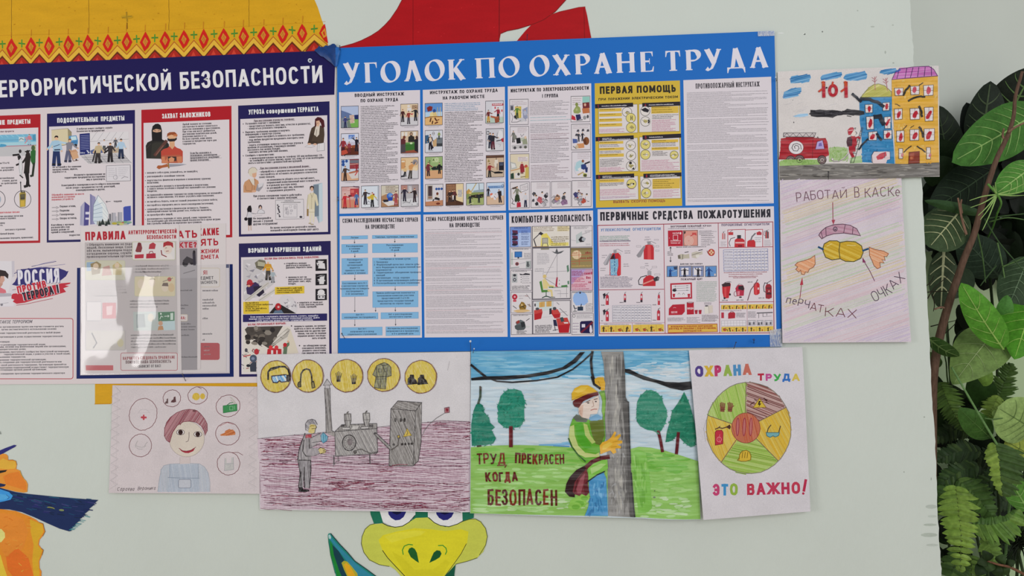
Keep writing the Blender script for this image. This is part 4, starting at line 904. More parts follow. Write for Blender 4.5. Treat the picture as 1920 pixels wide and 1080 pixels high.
pic(p,43,645,184,818,'B8C2D0',[('R',48,0,100,45,'8A3A40'),('R',50,4,100,18,'6A6A74'),('L',[50,24,100,22],4,'B88A80'),('R',0,0,46,62,'B4C0D2'),('E',11,10,9,8,'2C4C8C'),('E',11,24,9,8,'2C4C8C'),('E',30,8,8,7,'2C4C8C'),('R',0,62,100,100,'C49A7C'),('P',[40,66,100,56,100,88,60,92],'C4BCB8'),('P',[44,60,100,50,100,60,46,68],'A86A54'),('M',22,96,66,'4A3830','3A2C28','6A4030',60),('M',88,54,36,'8A2A34','8A2A34','4A2A2A'),('L',[92,60,80,74],5,'B83A44')],cap=2)
pic(p,44,866,186,1038,'C49890',[('R',0,0,100,55,'C8A4A0'),('R',50,10,100,48,'A83A40'),('B',4,6,48,20,3,4,'B06A6A'),('R',54,16,72,30,'C86A64'),('R',0,62,100,100,'C08068'),('M',20,98,66,'B83038','B03038','8A2A2A',70),('L',[46,40,50,96],4,'C0404A'),('R',40,40,58,48,'5A2A30'),('P',[74,70,84,70,84,98,74,98],'B8303A'),('M',86,84,56,'4A6A9A','3A4A7A','6A4A40'),('L',[70,0,100,6],6,'8A6A7A')],cap=1)
pic(p,206,860,348,1034,'C6CCD8',[('R',0,60,100,100,'CDCFD6'),('M',22,82,66,'3E3436','35303A','3A2C28',60),('M',62,94,64,'B8A838','232428','8A3A2C',40),('P',[30,52,60,44,66,56,40,62],'C0A040'),('L',[20,90,40,70,60,84,30,86],2,'4A4A54'),('L',[95,4,95,90],2,'5A5A64'),('L',[82,60,95,70],3,'7A7A84'),('E',70,40,5,4,'8A3A2C')],cap=2)
pic(p,366,855,508,1030,'C4B49C',[('R',0,0,100,40,'BFB8A8'),('B',26,8,96,34,5,4,'6A4A44'),('P',[0,50,30,40,100,70,100,100,0,100],'A07858'),('P',[4,74,60,68,96,88,40,96],'CBC6C4'),('E',50,50,19,15,'3C64B0'),('E',52,46,11,8,'6A90C8'),('P',[36,58,66,56,64,72,40,72],'28449A'),('P',[10,66,40,66,42,76,14,78],'2A2830'),('M',84,92,64,'8A4A50','A0484C','3A2A2A',10,-50)],cap=2)
pic(p,527,852,668,1026,'A8A4A8',[('R',0,0,100,40,'989298'),('R',0,0,36,22,'A87A72'),('R',44,4,60,34,'C8C4C4'),('B',46,8,60,30,4,4,'8A8088'),('R',64,0,100,28,'9A8A8A'),('P',[0,66,100,60,100,100,0,100],'C0BEC2'),('M',20,72,62,'2C2838','2A2838','8A5040',40,-30),('M',78,78,62,'2E2426','35282E','8A3A2E',10,-60),('L',[10,84,30,78,50,84,56,70],2,'3A3A42'),('L',[62,92,98,90],2,'4A4A52'),('P',[64,84,84,80,90,92,68,96],'C8C6CA')],cap=2)
pic(p,524,196,664,370,'CDB89C',[('R',0,0,100,62,'CEBA9E'),('R',0,62,100,100,'BFBCC0'),('R',64,6,98,26,'B89A7C'),('B',66,10,98,24,4,4,'6A5044'),('E',46,10,8,6,'CFCAC8'),('R',38,18,62,34,'CDC8C8'),('M',12,80,56,'4A2A28','2A2428','7A4030'),('M',46,90,58,'8A3A34','4A4650','2A2224',70),('M',86,76,58,'26262C','24242A','2A2224',20,-60),('E',66,48,4,4,'B84A4A')],cap=2)
pic(p,525,416,665,594,'BFA890',[('R',0,0,100,50,'C4AE94'),('F' if 0 else 'R',4,4,18,22,'CFCAC4'),('R',24,4,38,22,'CFCAC4'),('R',72,4,88,22,'CFCAC4'),('E',60,14,8,9,'3A322E'),('P',[44,26,60,20,78,26,80,50,42,50],'2E2A28'),('E',60,14,4,5,'C8A084'),('P',[26,52,96,50,98,92,28,94],'3A6A30'),('P',[26,52,96,50,96,58,27,60],'5A8A48'),('P',[0,92,100,84,100,100,0,100],'8A4A38'),('P',[0,36,14,32,28,40,26,96,0,98],'5A2C30'),('P',[0,60,26,58,28,96,0,98],'4A4448'),('E',20,28,8,8,'6A3A2E'),('P',[78,40,100,32,100,98,80,90],'2A262A'),('E',92,30,7,8,'4A3430'),('E',60,56,8,4,'BFD0A8')],cap=2)
pic(p,526,629,667,803,'CFB48E',[('R',0,60,100,100,'C2BEC2'),('R',2,10,26,52,'BE8C5C'),('R',4,14,22,22,'D2C4AC'),('M',24,86,44,'C8A878','2A2A2E','2A2628',10,-10),('L',[22,70,16,86],7,'2A2A2E'),('E',82,24,16,14,'8A8488'),('E',80,26,8,7,'6A6468'),('M',52,94,72,'C49868','4A4440','5A4A44',100,20,8),('P',[44,40,66,30,76,38,60,56,46,54],'C08A58'),('P',[0,84,20,82,24,90,0,92],'3A3A40'),('P',[70,46,96,50,92,64,66,58],'D8C0A0')],cap=2)
p=bpanel([(703,80),(1368,55),(1376,1058),(709,1070)],label='white panel of workplace safety briefing pictures')
heads(p,[(760,116,986,108,27,'ИНСТРУКТАЖ',6),(1000,108,1042,107,27,'ПО',6),(1054,106,1190,101,27,'ОХРАНЕ',6),(1202,100,1312,96,27,'ТРУДА',6),(864,160,906,158,27,'НА',6),(918,158,1076,152,27,'РАБОЧЕМ',6),(1088,151,1206,146,27,'МЕСТЕ',6)])
S.lv=6;S.begin('panel_print',p)
S.BLK(880,196,1176,252,5,8,'6A86A0',-.03,.2);S.BLK(880,268,1190,826,42,8.5,TX,-.03,.4);S.end()
pic(p,721,190,862,367,'5A86C0',[('R',0,40,100,64,'A8C0DC'),('L',[72,20,74,60],3,'B8A060'),('L',[88,20,88,60],3,'C8B070'),('R',0,64,100,100,'CFA670'),('P',[10,20,26,12,44,16,40,34,16,38],'7A2C2A'),('P',[30,44,50,36,62,50,52,66,26,62],'D2C08A'),('E',54,36,9,9,'2C4A8A'),('P',[44,44,64,40,70,60,50,64],'C8B078'),('L',[0,66,30,62,100,62],4,'8A5A2A'),('L',[34,70,30,82],7,'4A2A22'),('L',[44,84,42,92],7,'4A2A22'),('L',[58,70,66,80],7,'4A2A22'),('L',[58,92,72,88],6,'5A2A22'),('L',[66,80,80,76],4,'6A3A2A')],cap=2)
pic(p,722,410,863,588,'C3C4CC',[('P',[0,22,20,20,24,56,0,60],'3A5A7A'),('E',48,14,7,8,'3A3A42'),('E',48,14,5,6,'CFCBD0'),('L',[44,14,52,14],2,'3A3A42'),('R',64,34,100,74,'6A7076'),('R',66,60,98,74,'3A3C40'),('M',80,40,34,'7A8A44','3A4440','2A2628'),('P',[42,50,66,36,66,72,46,76],'B89870'),('M',30,84,66,'2A2428','26222A','4A2E26',20,-20),('P',[22,34,34,30,40,44,26,56],'CBB8A4'),('P',[24,60,36,58,50,80,40,84],'26222A'),('L',[22,92,44,92],4,'9A9AA2')],cap=2)
pic(p,723,623,863,801,'88A06A',[('R',0,0,100,44,'8CA46E'),('R',40,6,80,26,'A4B482'),('O',66,14,8,8,2.5,'C8CCB0'),('P',[42,18,48,8,54,18],'4A5A30'),('R',0,62,100,100,'C49872'),('P',[38,46,98,42,98,60,40,62],'2A3634'),('L',[38,54,98,50],6,'1E2422'),('M',18,84,60,'7A2A34','3A2A2E','4A2A26',50),('M',26,30,18,'5A6A40','5A6A40'),('M',82,76,48,'1E1E20','1E1E20','2A2626',10,-40),('P',[4,44,22,36,30,60,8,66],'6A3038')],cap=2)
pic(p,724,847,867,1022,'C8C2C6',[('R',10,4,42,72,'A8A098'),('R',16,8,38,54,'3A2C2C'),('P',[18,20,28,12,36,24,36,52,18,54],'4A3A3C'),('R',16,56,38,66,'8A6A5A'),('E',63,22,7,6,'2C4C8C'),('E',77,22,7,6,'2C4C8C'),('E',92,22,7,6,'2C4C8C'),('P',[0,80,100,74,100,100,0,100],'B07A5C'),('P',[56,52,70,42,78,56,70,70,58,66],'C9BDB0'),('E',68,44,7,7,'6A3A2A'),('P',[44,62,62,60,82,66,80,76,62,72,48,70],'2E282C'),('L',[50,66,44,76],6,'2E282C'),('E',72,90,12,5,'6A3024'),('P',[42,66,46,60,54,62,50,70],'CFC8C8')],cap=2)
pic(p,890,842,1032,1018,'6A4634',[('R',0,0,58,100,'7A5540'),('B',6,10,56,34,4,5,'A07A5A'),('R',58,0,100,100,'D2BE98'),('P',[58,76,100,88,100,100,58,100],'4A3026'),('R',68,28,92,62,'D0CCC8'),('B',70,34,92,60,5,5,'5A5058'),('M',22,84,54,'3A2A28','2A2226','8A4A38',30),('M',40,90,62,'35292A','26222A','4A2A24',40),('M',50,78,50,'5A3030','2A2226'),('P',[36,56,46,52,44,74,38,74],'C8C0BC'),('P',[0,84,58,82,58,100,0,100],'50362A')],cap=2)
pic(p,1056,838,1198,1015,'B4C0C8',[('R',0,0,100,34,'BCC8D2'),('L',[30,36,56,2],5,'B09A6A'),('L',[72,4,74,30],3,'3A3A40'),('P',[40,34,100,28,100,46,40,46],'8A98A0'),('R',0,42,100,100,'7E8A50'),('P',[0,36,14,24,30,40,30,48,0,48],'B08A48'),('E',22,44,8,6,'C8B070'),('P',[20,56,60,52,98,50,96,66,70,70,24,64],'2E2A22'),('R',0,70,100,100,'96A068'),('M',22,98,46,'2A3034','262A2E','4A4A3A',30,-30),('M',72,88,42,'2A3034','262A2E','3A3A30',50,-60),('L',[0,100,40,90],4,'B8B890')],cap=2)
pic(p,1220,833,1362,1012,'B8C4D6',[('R',0,60,100,100,'C4A890'),('R',8,14,96,26,'7A96BC'),('B',12,20,80,24,2,4,'4A6A9A'),('O',92,16,6,7,2.5,'5A6A8A'),('M',10,60,40,'2A2630','2A2630'),('E',28,54,9,7,'C86A54'),('P',[22,60,44,48,58,64,52,78,30,76],'D0CCD0'),('L',[44,62,52,70],4,'8A8490'),('P',[26,70,40,66,40,78,28,78],'CBA080'),('M',78,88,56,'2C2426','26222A','4A2E28',10,-50,-8),('P',[66,40,84,38,86,60,68,64],'2C2426'),('P',[50,48,64,46,66,66,56,70],'C8C0C4')],cap=2)
pic(p,1212,172,1356,350,'C2C0C6',[('R',36,12,100,22,'A8303C'),('B',40,19,98,19,1,6,'D8C4C8'),('R',36,22,100,70,'CBC8CE'),('R',50,26,58,36,'B84A54'),('R',88,40,96,50,'B84A54'),('R',0,74,100,100,'A8B8AC'),('M',70,84,54,'8A2A38','1E1C22','2A1E20',10,-50),('M',16,94,54,'6A3030','B88A40','2A2A2A',60),('P',[50,76,74,72,78,96,54,100],'8A4A34'),('P',[28,66,60,72,74,70,74,76,54,80,28,74],'A05A40')],cap=2)
pic(p,1215,396,1358,576,'BCBAC0',[('R',4,10,18,26,'3A363E'),('R',7,13,15,23,'CBC8CC'),('R',0,72,100,100,'C4C2C6'),('E',80,30,16,22,'CFCDD0'),('L',[70,14,64,34,76,46],2,'8A8890'),('P',[84,48,100,42,100,62,90,60],'A8303C'),('L',[60,56,86,52],4,'2A2A30'),('M',24,84,66,'282C3C','24283A','4A2E28',20,-10),('M',40,90,70,'2A2830','5A2A34','5A3028',60),('L',[70,70,84,74,78,82],2,'9A98A0'),('L',[64,20,60,40],2,'7A7880')],cap=2)
pic(p,1216,612,1360,789,'BCA48C',[('R',0,0,100,12,'6A4A3C'),('L',[0,10,100,6],3,'3A2A24'),('L',[56,4,58,20],3,'4A3A34'),('P',[8,30,15,16,22,30],'8A7A4A'),('P',[48,22,66,20,68,36,50,40],'CFC4B8'),('P',[44,34,58,30,64,50,50,56],'CBC0B4'),('R',72,32,100,76,'24242E'),('E',86,38,12,6,'3A4056'),('R',76,40,96,48,'4A5064'),('R',0,70,100,100,'B8A490'),('P',[40,76,72,74,96,78,92,84,48,84],'1E1C20'),('M',20,96,60,'8A3034','2C2C2A','4A2A26',60),('L',[30,72,50,80],4,'2C2C2A'),('L',[62,40,62,66],3,'4A4440')],cap=2)
# --- panels 3..5 (upper row)
S.crop(940,140,3.692)
p=bpanel([(44,81),(622,60),(634,924),(50,938)],label='white panel of electrical safety cartoons')
heads(p,[(64,124,235,117,25,'ИНСТРУКТАЖ',5.5),(244,117,277,116,25,'ПО',5.5),(287,115,607,104,25,'ЭЛЕКТРОБЕЗОПАСНОСТИ',5.5),(282,160,288,160,25,'I',5.5),(299,160,395,156,25,'ГРУППА',5.5)])
S.lv=6;S.begin('panel_print',p)
S.BLK(197,190,470,280,10,5,'6A666C',-.03,.4);S.BLK(200,300,478,320,2,5,'6A9AA0',-.03,.2);S.BLK(200,345,466,402,6,5,'5A565E',-.03,.4);S.BLK(202,416,470,448,4,5,'7A5A64',-.03,.3);S.BLK(202,452,468,610,15,5,'5A565E',-.03,.4);S.BLK(204,632,470,728,10,5,'6A5660',-.03,.4);S.end()
kr=random.Random(21)
def cartoon(seed,pal,n=9,txt=1):
    r=random.Random(seed);it=[]
    if txt: it.append(('B',30 if txt == 1 else 8,8,94,26,4,3.4,'A89AA0'))
    for i in range(n):
        x,y=r.uniform(12,84),r.uniform(40,88);c=r.choice(pal);a=r.uniform(6,16)
        it.append(('P',[x-a,y+r.uniform(-4,8),x+r.uniform(-6,2),y-a*.8,x+a*.8,y-r.uniform(2,8),x+a,y+r.uniform(2,10),x-r.uniform(0,5),y+a*.9],c))
        it.append(('L',[x-a,y,x,y-a*.6,x+a*.7,y+r.uniform(-3,5)],1.6,'4A464C'))
    for i in range(3):
        x,y=r.uniform(20,80),r.uniform(40,62);it+=[('E',x,y,4.5,4,'CBA88E'),('P',[x-5,y,x-4,y-5,x+4,y-5,x+5,y-1],r.choice(['3A3434','5A4A44','2A2A2E']))]
    for i in range(7):
        x,y=r.uniform(5,85),r.uniform(55,94);it.append(('L',[x,y,x+r.uniform(-8,14),y+r.uniform(-8,8)],1.8,r.choice(['5A565C','8A868C','3A363C'])))
    return it
G_=['8A868C','A8A4A8','4A4A50','BDB8BC']
pic(p,58,172,187,347,'CBC4C8',[('B',10,10,92,22,3,3.4,'A89AA0'),('R',2,22,22,44,'9A98A0'),('R',6,26,18,42,'4A4A54'),('R',28,28,62,74,'B8A44A'),('R',30,32,52,70,'CBB46A'),('M',40,76,50,'5A7A3A','3E4A34','3A3A30',50,-40),('P',[68,40,96,30,96,76,72,80],'8A90A8'),('M',82,84,44,'A8AABC','8A8CA0','6A6A78',20,-60),('P',[40,76,70,72,90,84,60,90],'B8B6BA'),('L',[8,54,18,70,10,90,40,90,60,84],2,'5A565C'),('P',[22,66,32,62,36,74,26,76],'2A2A30')],-.02,'6A666C',0)
pic(p,60,360,190,535,'CBC4C8',[('B',40,8,96,24,4,3.4,'A89AA0'),('M',18,60,44,'6A6A64','4A4A48','3A3A3A'),('E',26,42,10,10,'7A7A72'),('P',[32,46,54,44,58,66,36,68],'1E1E22'),('P',[54,46,80,42,84,58,58,60],'A8ACA0'),('P',[66,54,88,44,94,70,90,84,68,80],'8A8E78'),('E',82,44,6,6,'CBB09A'),('P',[8,74,96,70,94,86,12,88],'B0ACAE'),('E',26,84,8,6,'4A484C'),('E',56,82,7,5,'5A585C'),('E',82,82,8,6,'5A5A52'),('L',[56,30,62,40,74,30],2,'6A666C')],-.02,'6A666C',0)
pic(p,62,550,192,725,'CBBFA8',[('R',40,12,94,30,'CDC6C8'),('B',44,16,92,28,3,3.4,'9A7A80'),('P',[0,30,28,36,36,56,4,62],'A8A8A4'),('P',[4,36,24,40,30,52,8,56],'CDCBC8'),('L',[4,66,52,58],3,'B07A4A'),('M',62,76,44,'8A2C34','7A2A30','8A4A34',20,-20),('P',[52,50,74,48,76,72,54,74],'8A2C34'),('E',84,50,9,7,'B04A38'),('P',[82,54,98,52,98,96,78,96],'B8A458'),('P',[2,78,18,74,20,98,2,98],'2A4034'),('P',[26,76,52,74,54,94,26,96],'C8C4C4'),('E',44,80,7,6,'3A3A36'),('L',[56,92,80,90],3,'7A6A3A')],-.02,'6A666C',0)
pic(p,62,744,194,924,'CBC4C8',[('P',[52,14,90,6,92,30,56,40],'D0CBCE'),('L',[52,14,90,6,92,30,56,40,52,14],1.8,'6A666C'),('B',58,18,90,30,3,3.4,'9A8A90'),('L',[4,26,32,22,30,50],2,'4A464C'),('L',[4,26,6,60],2,'4A464C'),('P',[10,22,38,16,40,24,12,28],'4A3A34'),('M',36,74,58,'7A7C6C','34402E','4A4440',40,-30),('P',[26,52,46,50,52,74,40,72,30,76,22,74],'2E3A28'),('P',[34,80,54,78,56,96,34,98],'A8283A'),('L',[38,80,44,74,50,79],2.5,'7A2430'),('M',80,94,52,'C0BEC4','2A2E44','8A8A94',10,-30),('L',[8,62,16,72,8,82,22,86],2.4,'3A363C')],-.02,'6A666C',0)
for x0,x1,y0,y1,sd,pal in ((205,337,742,920,5,G_+['3A3A42','2E2E34','B05A60']),(347,483,740,917,6,G_+['B08060','8A4A44','C09A6A','8A6A8A']),(489,622,734,915,7,G_+['A84A3C','3A3A6A','B87A5A'])):
    pic(p,x0,y0,x1,y1,'CBC4C8',cartoon(sd,pal,11),-.02,'6A666C',0)
pic(p,482,150,614,328,'CDC6CA',[('R',60,2,98,30,'8ABAB0'),('B',8,10,54,34,4,3.4,'9A8A90'),('P',[60,26,96,24,98,46,62,48],'6A2A2E'),('E',74,34,6,6,'C8A08A'),('P',[58,48,96,46,98,66,62,68],'B06A44'),('P',[12,56,30,34,48,44,52,62,38,68,16,66],'8A9458'),('E',30,32,8,7,'7A8448'),('E',30,52,6,5,'A0AA70'),('P',[4,72,22,80,26,94,2,90],'B02C38'),('P',[24,72,48,70,54,88,30,94],'2C2C54'),('E',72,84,9,8,'8A8A8C'),('E',88,80,6,7,'4A4A50'),('L',[30,94,60,92],3,'3A3A40')],-.02,'6A666C',0)
pic(p,485,344,617,522,'CBC4C8',[('B',8,8,94,16,2,3.4,'A89AA0')]+[('P',[x-7,y+4,x-4,y-5,x+6,y-6,x+8,y+3],'4A464E') for x,y in ((34,26),(60,24),(86,26),(26,42))]+[('M',38,66,34,'3A3A44','3A3A44'),('M',58,64,34,'2A2A34','2A2A34','3A2A2A',40),('P',[6,56,30,58,32,72,8,74],'4A5A90'),('E',78,66,16,16,'7A4A2C'),('P',[62,60,74,56,80,76,68,80],'5A3424'),('P',[28,76,66,74,68,92,34,94],'C0865A'),('P',[20,84,34,80,38,94,22,96],'B8A890'),('L',[10,86,24,94],3,'5A5A5E')],-.02,'6A666C',0)
pic(p,488,536,620,714,'CBC4CA',[('B',30,6,96,26,4,3.4,'A89AA0'),('P',[16,62,24,40,44,32,62,40,60,60,40,74,20,74],'A0BCC4'),('P',[30,66,44,60,52,70,40,76],'CFCCCE'),('P',[48,50,72,46,78,60,64,70,50,66],'2E3E74'),('E',58,36,7,6,'8A5A44'),('L',[70,46,92,40],6,'2A2A34'),('P',[68,62,84,60,82,80,72,80],'2A3460'),('P',[28,88,60,76,64,80,34,92],'B0986A'),('P',[60,82,80,86,78,98,58,96],'A8A840'),('E',70,92,9,6,'4A4A34'),('L',[18,40,12,70,22,86],2,'A8B0BC')],-.02,'6A666C',0)
# first aid
YP,YW = 'C2A53C','CBC4C4'
p=bpanel([(646,60),(1236,40),(1252,908),(655,921)],YP,label='yellow first aid panel for electric shock')
heads(p,[(678,134,912,128,52,'ПЕРВАЯ',12),(934,127,1212,119,50,'ПОМОЩЬ',12),(671,180,726,178,17,'ПРИ',4),(738,178,890,172,17,'ПОРАЖЕНИИ',4),(901,172,1122,165,17,'ЭЛЕКТРИЧЕСКИМ',4),(1132,165,1224,161,17,'ТОКОМ',4),(774,890,886,887,19,'ВЫЗВАТЬ',4,'8A4A38'),(898,887,1008,884,19,'СКОРУЮ',4,'8A4A38'),(1016,884,1136,881,19,'ПОМОЩЬ',4,'8A4A38')],'2E2A22')
S.lv=6;S.begin('panel_print',p)
for x0,y0,x1,y1,x2,y2,x3,y3 in ((672,212,942,204,944,402,674,410),(952,204,1230,196,1234,392,954,400),(674,446,944,436,948,668,676,676),(956,432,1234,426,1240,664,960,672),(678,706,946,700,950,864,680,872),(960,704,1238,698,1244,856,964,862)):
    q=[(x0,y0),(x1,y1),(x2,y2),(x3,y3)];S.P(q,YW);S.L(q,3.5,'8A7A3A',closed=True)
for x0,y0,x1,y1,n in ((648,204,912,194,'1'),(975,196,1238,186,'4'),(652,432,916,420,'2'),(977,420,1244,408,'5'),(654,694,919,684,'3'),(983,686,1246,676,'6')):
    h=30;S.P([(x0,y0),(x1,y1),(x1+1,y1+h-2),(x0+1,y0+h)],'26222A')
    S.T(x0+16,y0+25,x0+30,y0+24,20,n,'A02C3A',3.5)
    if n in '145': S.BARS(x0+46,y0+17,x1-46 if n != '5' else x0+140,7,'C8C4C8',-.03)
    else: S.BARS(x0+46,y0+13,x0+110 if n != '6' else x1-50,6.5,'C8C4C8',-.03);S.BARS(x0+46,y0+22,x1-26,6.5,'C8C4C8',-.03)
PK = 'B87A94'
for x0,y0,x1,y1 in ((676,236,832,258),(677,270,834,292),(677,306,835,328),(677,340,836,362),(677,464,844,482),(677,508,848,526),(678,550,848,572),(678,726,850,748),(1038,222,1226,270),(1040,452,1224,472),(1040,504,1226,524),(1046,722,1236,792)):
    S.P([(x0,y0),(x1,y0-5),(x1,y1-5),(x0,y1)],'C8A848');S.BLK(x0+4,y0+9,x1-40,y1-7,max(1,int((y1-y0)/14)),5.5,'5A4C20',-.03,.3)
S.lv+=2
for x0,y0,x1,y1,n,c in ((676,382,850,400,3,PK),(680,490,830,500,2,TX),(680,535,830,545,2,TX),(682,590,846,636,6,TX),(682,648,850,672,4,PK),(682,756,848,772,3,TX),(682,800,930,836,5,PK),(682,850,930,858,2,'A07AA0'),(1044,284,1226,306,3,TX),(1042,318,1206,394,10,PK),(1044,476,1210,496,3,TX),(1044,536,1150,562,4,TX),(970,598,1228,662,8,PK),(1050,804,1232,850,6,PK)): S.BLK(x0,y0,x1,y1,n,5,c,-.03,.3)
S.end()
S.lv=10;S.begin('illustration',p)
r=random.Random(5)
for i,(x,y) in enumerate(((870,258),(896,300),(898,366),(996,252),(997,324),(896,488),(898,560),(898,632),(997,484),(997,554),(1196,556),(901,756),(1002,752),(1003,820))):
    R_=33 if i != 10 else 28
    S.E(x,y,R_,R_,'CBBE72' if i in (1,2,8,9,11,13,10) else 'CFC8C4');S.O(x,y,R_,R_,3,'4A463E')
    if i == 3: S.P([(x-30,y-10),(x,y-24),(x+28,y-8),(x+20,y+10),(x-10,y+4)],'26242A');continue
    if i == 1: S.L([(x,y-14),(x,y+14)],4,'2A2A2E');S.L([(x+10,y-14),(x+10,y+14)],4,'2A2A2E');S.L([(x,y),(x+10,y)],4,'2A2A2E');S.P([(x-4,y+16),(x+14,y+16),(x+18,y+28),(x-6,y+28)],'CBC4C0');continue
    if i == 7: S.E(x-4,y-20,10,10,'26242A');S.P([(x+2,y+24),(x+20,y+8),(x+24,y+24)],'26242A')
    if i == 4: S.E(x+22,y,8,14,'2A282C');S.E(x+2,y,18,13,'CFC4B8')
    for k in range(4):
        a,b=r.uniform(-20,20),r.uniform(-20,20)
        S.P([(x+a*.5-8,y+b*.5),(x+a*.4,y+b*.4-10),(x+a*.5+12,y+b*.5+2),(x+a*.5,y+b*.6+8)],r.choice(['C8C0B0','B0A468','D0C8C0','A09458']));S.L([(x+a*.6-12,y+b*.6),(x+a*.3,y-b*.4),(x+a*.5+12,y+b*.2)],2,'5A5444')
    if i == 11: S.E(x-22,y+6,8,6,'26242A');S.E(x+14,y,6,6,'26242A')
S.end()
# fire briefing text
p=bpanel([(1260,38),(1868,14),(1886,890),(1275,906)],label='white panel of dense fire briefing text')
heads(p,[(1344,98,1614,88,36,'ПРОТИВОПОЖАРНЫЙ',5.5),(1623,88,1790,82,36,'ИНСТРУКТАЖ',5.5)],'4A464C')
S.lv=6;S.begin('panel_print',p)
for i in range(86):
    y=128+i*8.85;
    if kr.random() < .04: continue
    S.BARS(1284+i*.06,y,1854-(kr.random()*330 if kr.random() < .4 else kr.random()*20),4.6,'7C787E',-.014-.012*(1-i/86))
S.BARS(1740,888,1876,4,'7A86B0',-.015);S.end()
# --- lower row
S.crop(630,390,4.0)
LB = '79A9CE'
p=bpanel([(27,62),(635,50),(645,972),(30,976)],label='white flow chart panel with light blue boxes')
heads(p,[(48,112,125,110,32,'СХЕМА',7),(134,110,334,106,32,'РАССЛЕДОВАНИЯ',7),(345,106,508,104,32,'НЕСЧАСТНЫХ',7),(518,104,616,102,32,'СЛУЧАЕВ',7),(220,158,252,157,32,'НА',7),(262,157,442,153,32,'ПРОИЗВОДСТВЕ',7)])
S.lv=5;S.begin('flow_chart',p)
bx={'a': (43,208,238,234),'b': (272,202,611,228),'c': (42,270,238,340),'d': (273,266,612,334),'e': (43,376,239,498),'f': (274,372,614,586),'g': (43,545,239,664),'h': (275,624,616,744),'i': (43,788,315,834),'j': (337,782,618,830),'k': (43,894,347,956),'l': (374,888,631,956)}
for k_,(x0,y0,x1,y1) in bx.items():
    q=[(x0,y0+3),(x1,y0-2),(x1,y1-2),(x0,y1+2)];S.P(q,LB);S.L(q,2,'5C8CB8',closed=True)
for x,y0,y1 in ((139,236,268),(141,342,373),(141,500,542),(141,667,782),(141,836,888),(441,230,262),(442,336,368),(444,588,620),(297,746,780),(445,746,778),(447,832,884)):
    S.L([(x,y0),(x,y1-8)],2.5,'3A3A42',cap=False);S.P([(x-6,y1-14),(x+6,y1-14),(x,y1)],'3A3A42')
S.end()
S.lv=60;S.begin('panel_print',p)
S.tw=1.5;k=dict(cond=.66,sl=-.012,t=2.3);DB = '34465E'
for x,y,dy,ls in ((140,228,0,['Легкие']),(440,222,0,['Тяжелые, групповые, смертельные']),(140,292,19,['Расследование','в течение','3 дней']),(442,284,19,['Расследование','в течение','15 дней']),(141,394,20,['Расследуется','комиссией','организацией','издается','приказ в составе','не менее 3 человек']),
                     (442,388,0,['Сообщение в течение суток']),(140,570,20,['Составление акта Н-1','о несчастном случае на','производстве на каждого','пострадавшего','2 (3) экземпляра']),(446,642,20,['Приказ работодателя назначается','начальником комиссии участием','представителей 2 и 3 (5)','председатель-государственный','инспектор по охране труда']),
                     (180,806,19,['Акт Н-1','нахождение пострадавшего']),(482,802,19,['Акт о расследовании','несчастного случая']),(196,912,20,['Акт Н-1','направляется в фонд','социального страхования']),(500,908,20,['Материалы расследования','направляются в прокуратуру','в 3-х дневный срок'])):
    S.PAR(x,y,dy,10.5,ls,DB,mid=True,**k)
S.PAR(284,412,19.8,10.5,['1. Прокурору','2. Федеральный орган (исп. власти субъ-','   екта Федерации по ведомственной при-','   надлежности)','3. Территориальн. объединение профорга-','   низаций','4. Организация   госуд. надзора','5. В организацию направившую работника','6. Роспотребнадзор (острое отравление)'],DB,**k)
S.tw=1.17;S.end()
p=bpanel([(655,50),(1275,36),(1287,966),(664,971)],label='white text panel beside the flow chart')
heads(p,[(674,100,752,98,32,'СХЕМА',7),(764,98,968,94,32,'РАССЛЕДОВАНИЯ',7),(980,94,1146,90,32,'НЕСЧАСТНЫХ',7),(1156,90,1256,87,32,'СЛУЧАЕВ',7),(850,146,884,145,32,'НА',7),(894,145,1080,141,32,'ПРОИЗВОДСТВЕ',7)])
S.lv=6;S.begin('panel_print',p)
for i in range(88):
    y=166+i*8.9
    if kr.random() < .13: continue
    S.BARS(668+i*.11,y,1252+i*.16-(kr.random()*360 if kr.random() < .5 else kr.random()*24),4.4,'77737A' if kr.random() < .9 else 'A8848A',-.018+.01*i/88)
S.end()
# computer and safety
S.crop(940,380,3.5556)
p=bpanel([(51,69),(611,52),(621,890),(60,896)],label='white computer safety panel of small pictures')
heads(p,[(67,136,276,131,46,'КОМПЬЮТЕР',10),(289,130,314,130,46,'И',10),(328,130,603,122,46,'БЕЗОПАСНОСТЬ',10)])
KW = 'CBC5C8'
def kp(x0,y0,x1,y1,bg,items): pic(p,x0,y0,x1,y1,bg,items,-.02,'5A565E',0)
kp(58,162,197,297,'7C92C8',[('R',0,0,100,40,'6A84C0'),('R',40,30,100,100,'A4B4D8'),('B',20,8,90,8,1,5,'2A3468')]+[q for y in (30,56,82) for q in (('P',[10,y-14,36,y-12,38,y+6,14,y+8],'5A3048'),('E',22,y+6,13,6,'2A2A3A'),('B',54,y-6,90,y+8,3,4,'3A4878'))])
kp(206,158,458,297,'CFC8C0',[('B',4,8,56,24,3,5,'8A7A6A'),('R',66,2,98,26,'CBBE9A'),('B',68,8,98,24,3,4,'7A6A4A'),('P',[24,40,38,34,60,90,22,96],'D2C060'),('P',[24,50,44,60,46,98,26,98],'D4CC8A'),('L',[10,96,4,62,22,32],3,'4A464C'),('P',[16,36,22,26,30,36,24,44],'35323A'),('R',26,56,42,84,'8A8478'),('R',28,60,40,80,'A8A498'),('L',[26,98,28,84],2,'5A565C'),('L',[42,98,40,84],2,'5A565C'),('R',48,80,96,96,'D2C470'),('B',50,56,98,94,5,5,'6A5A3A'),('L',[4,98,40,98],3,'8A6A4A')])
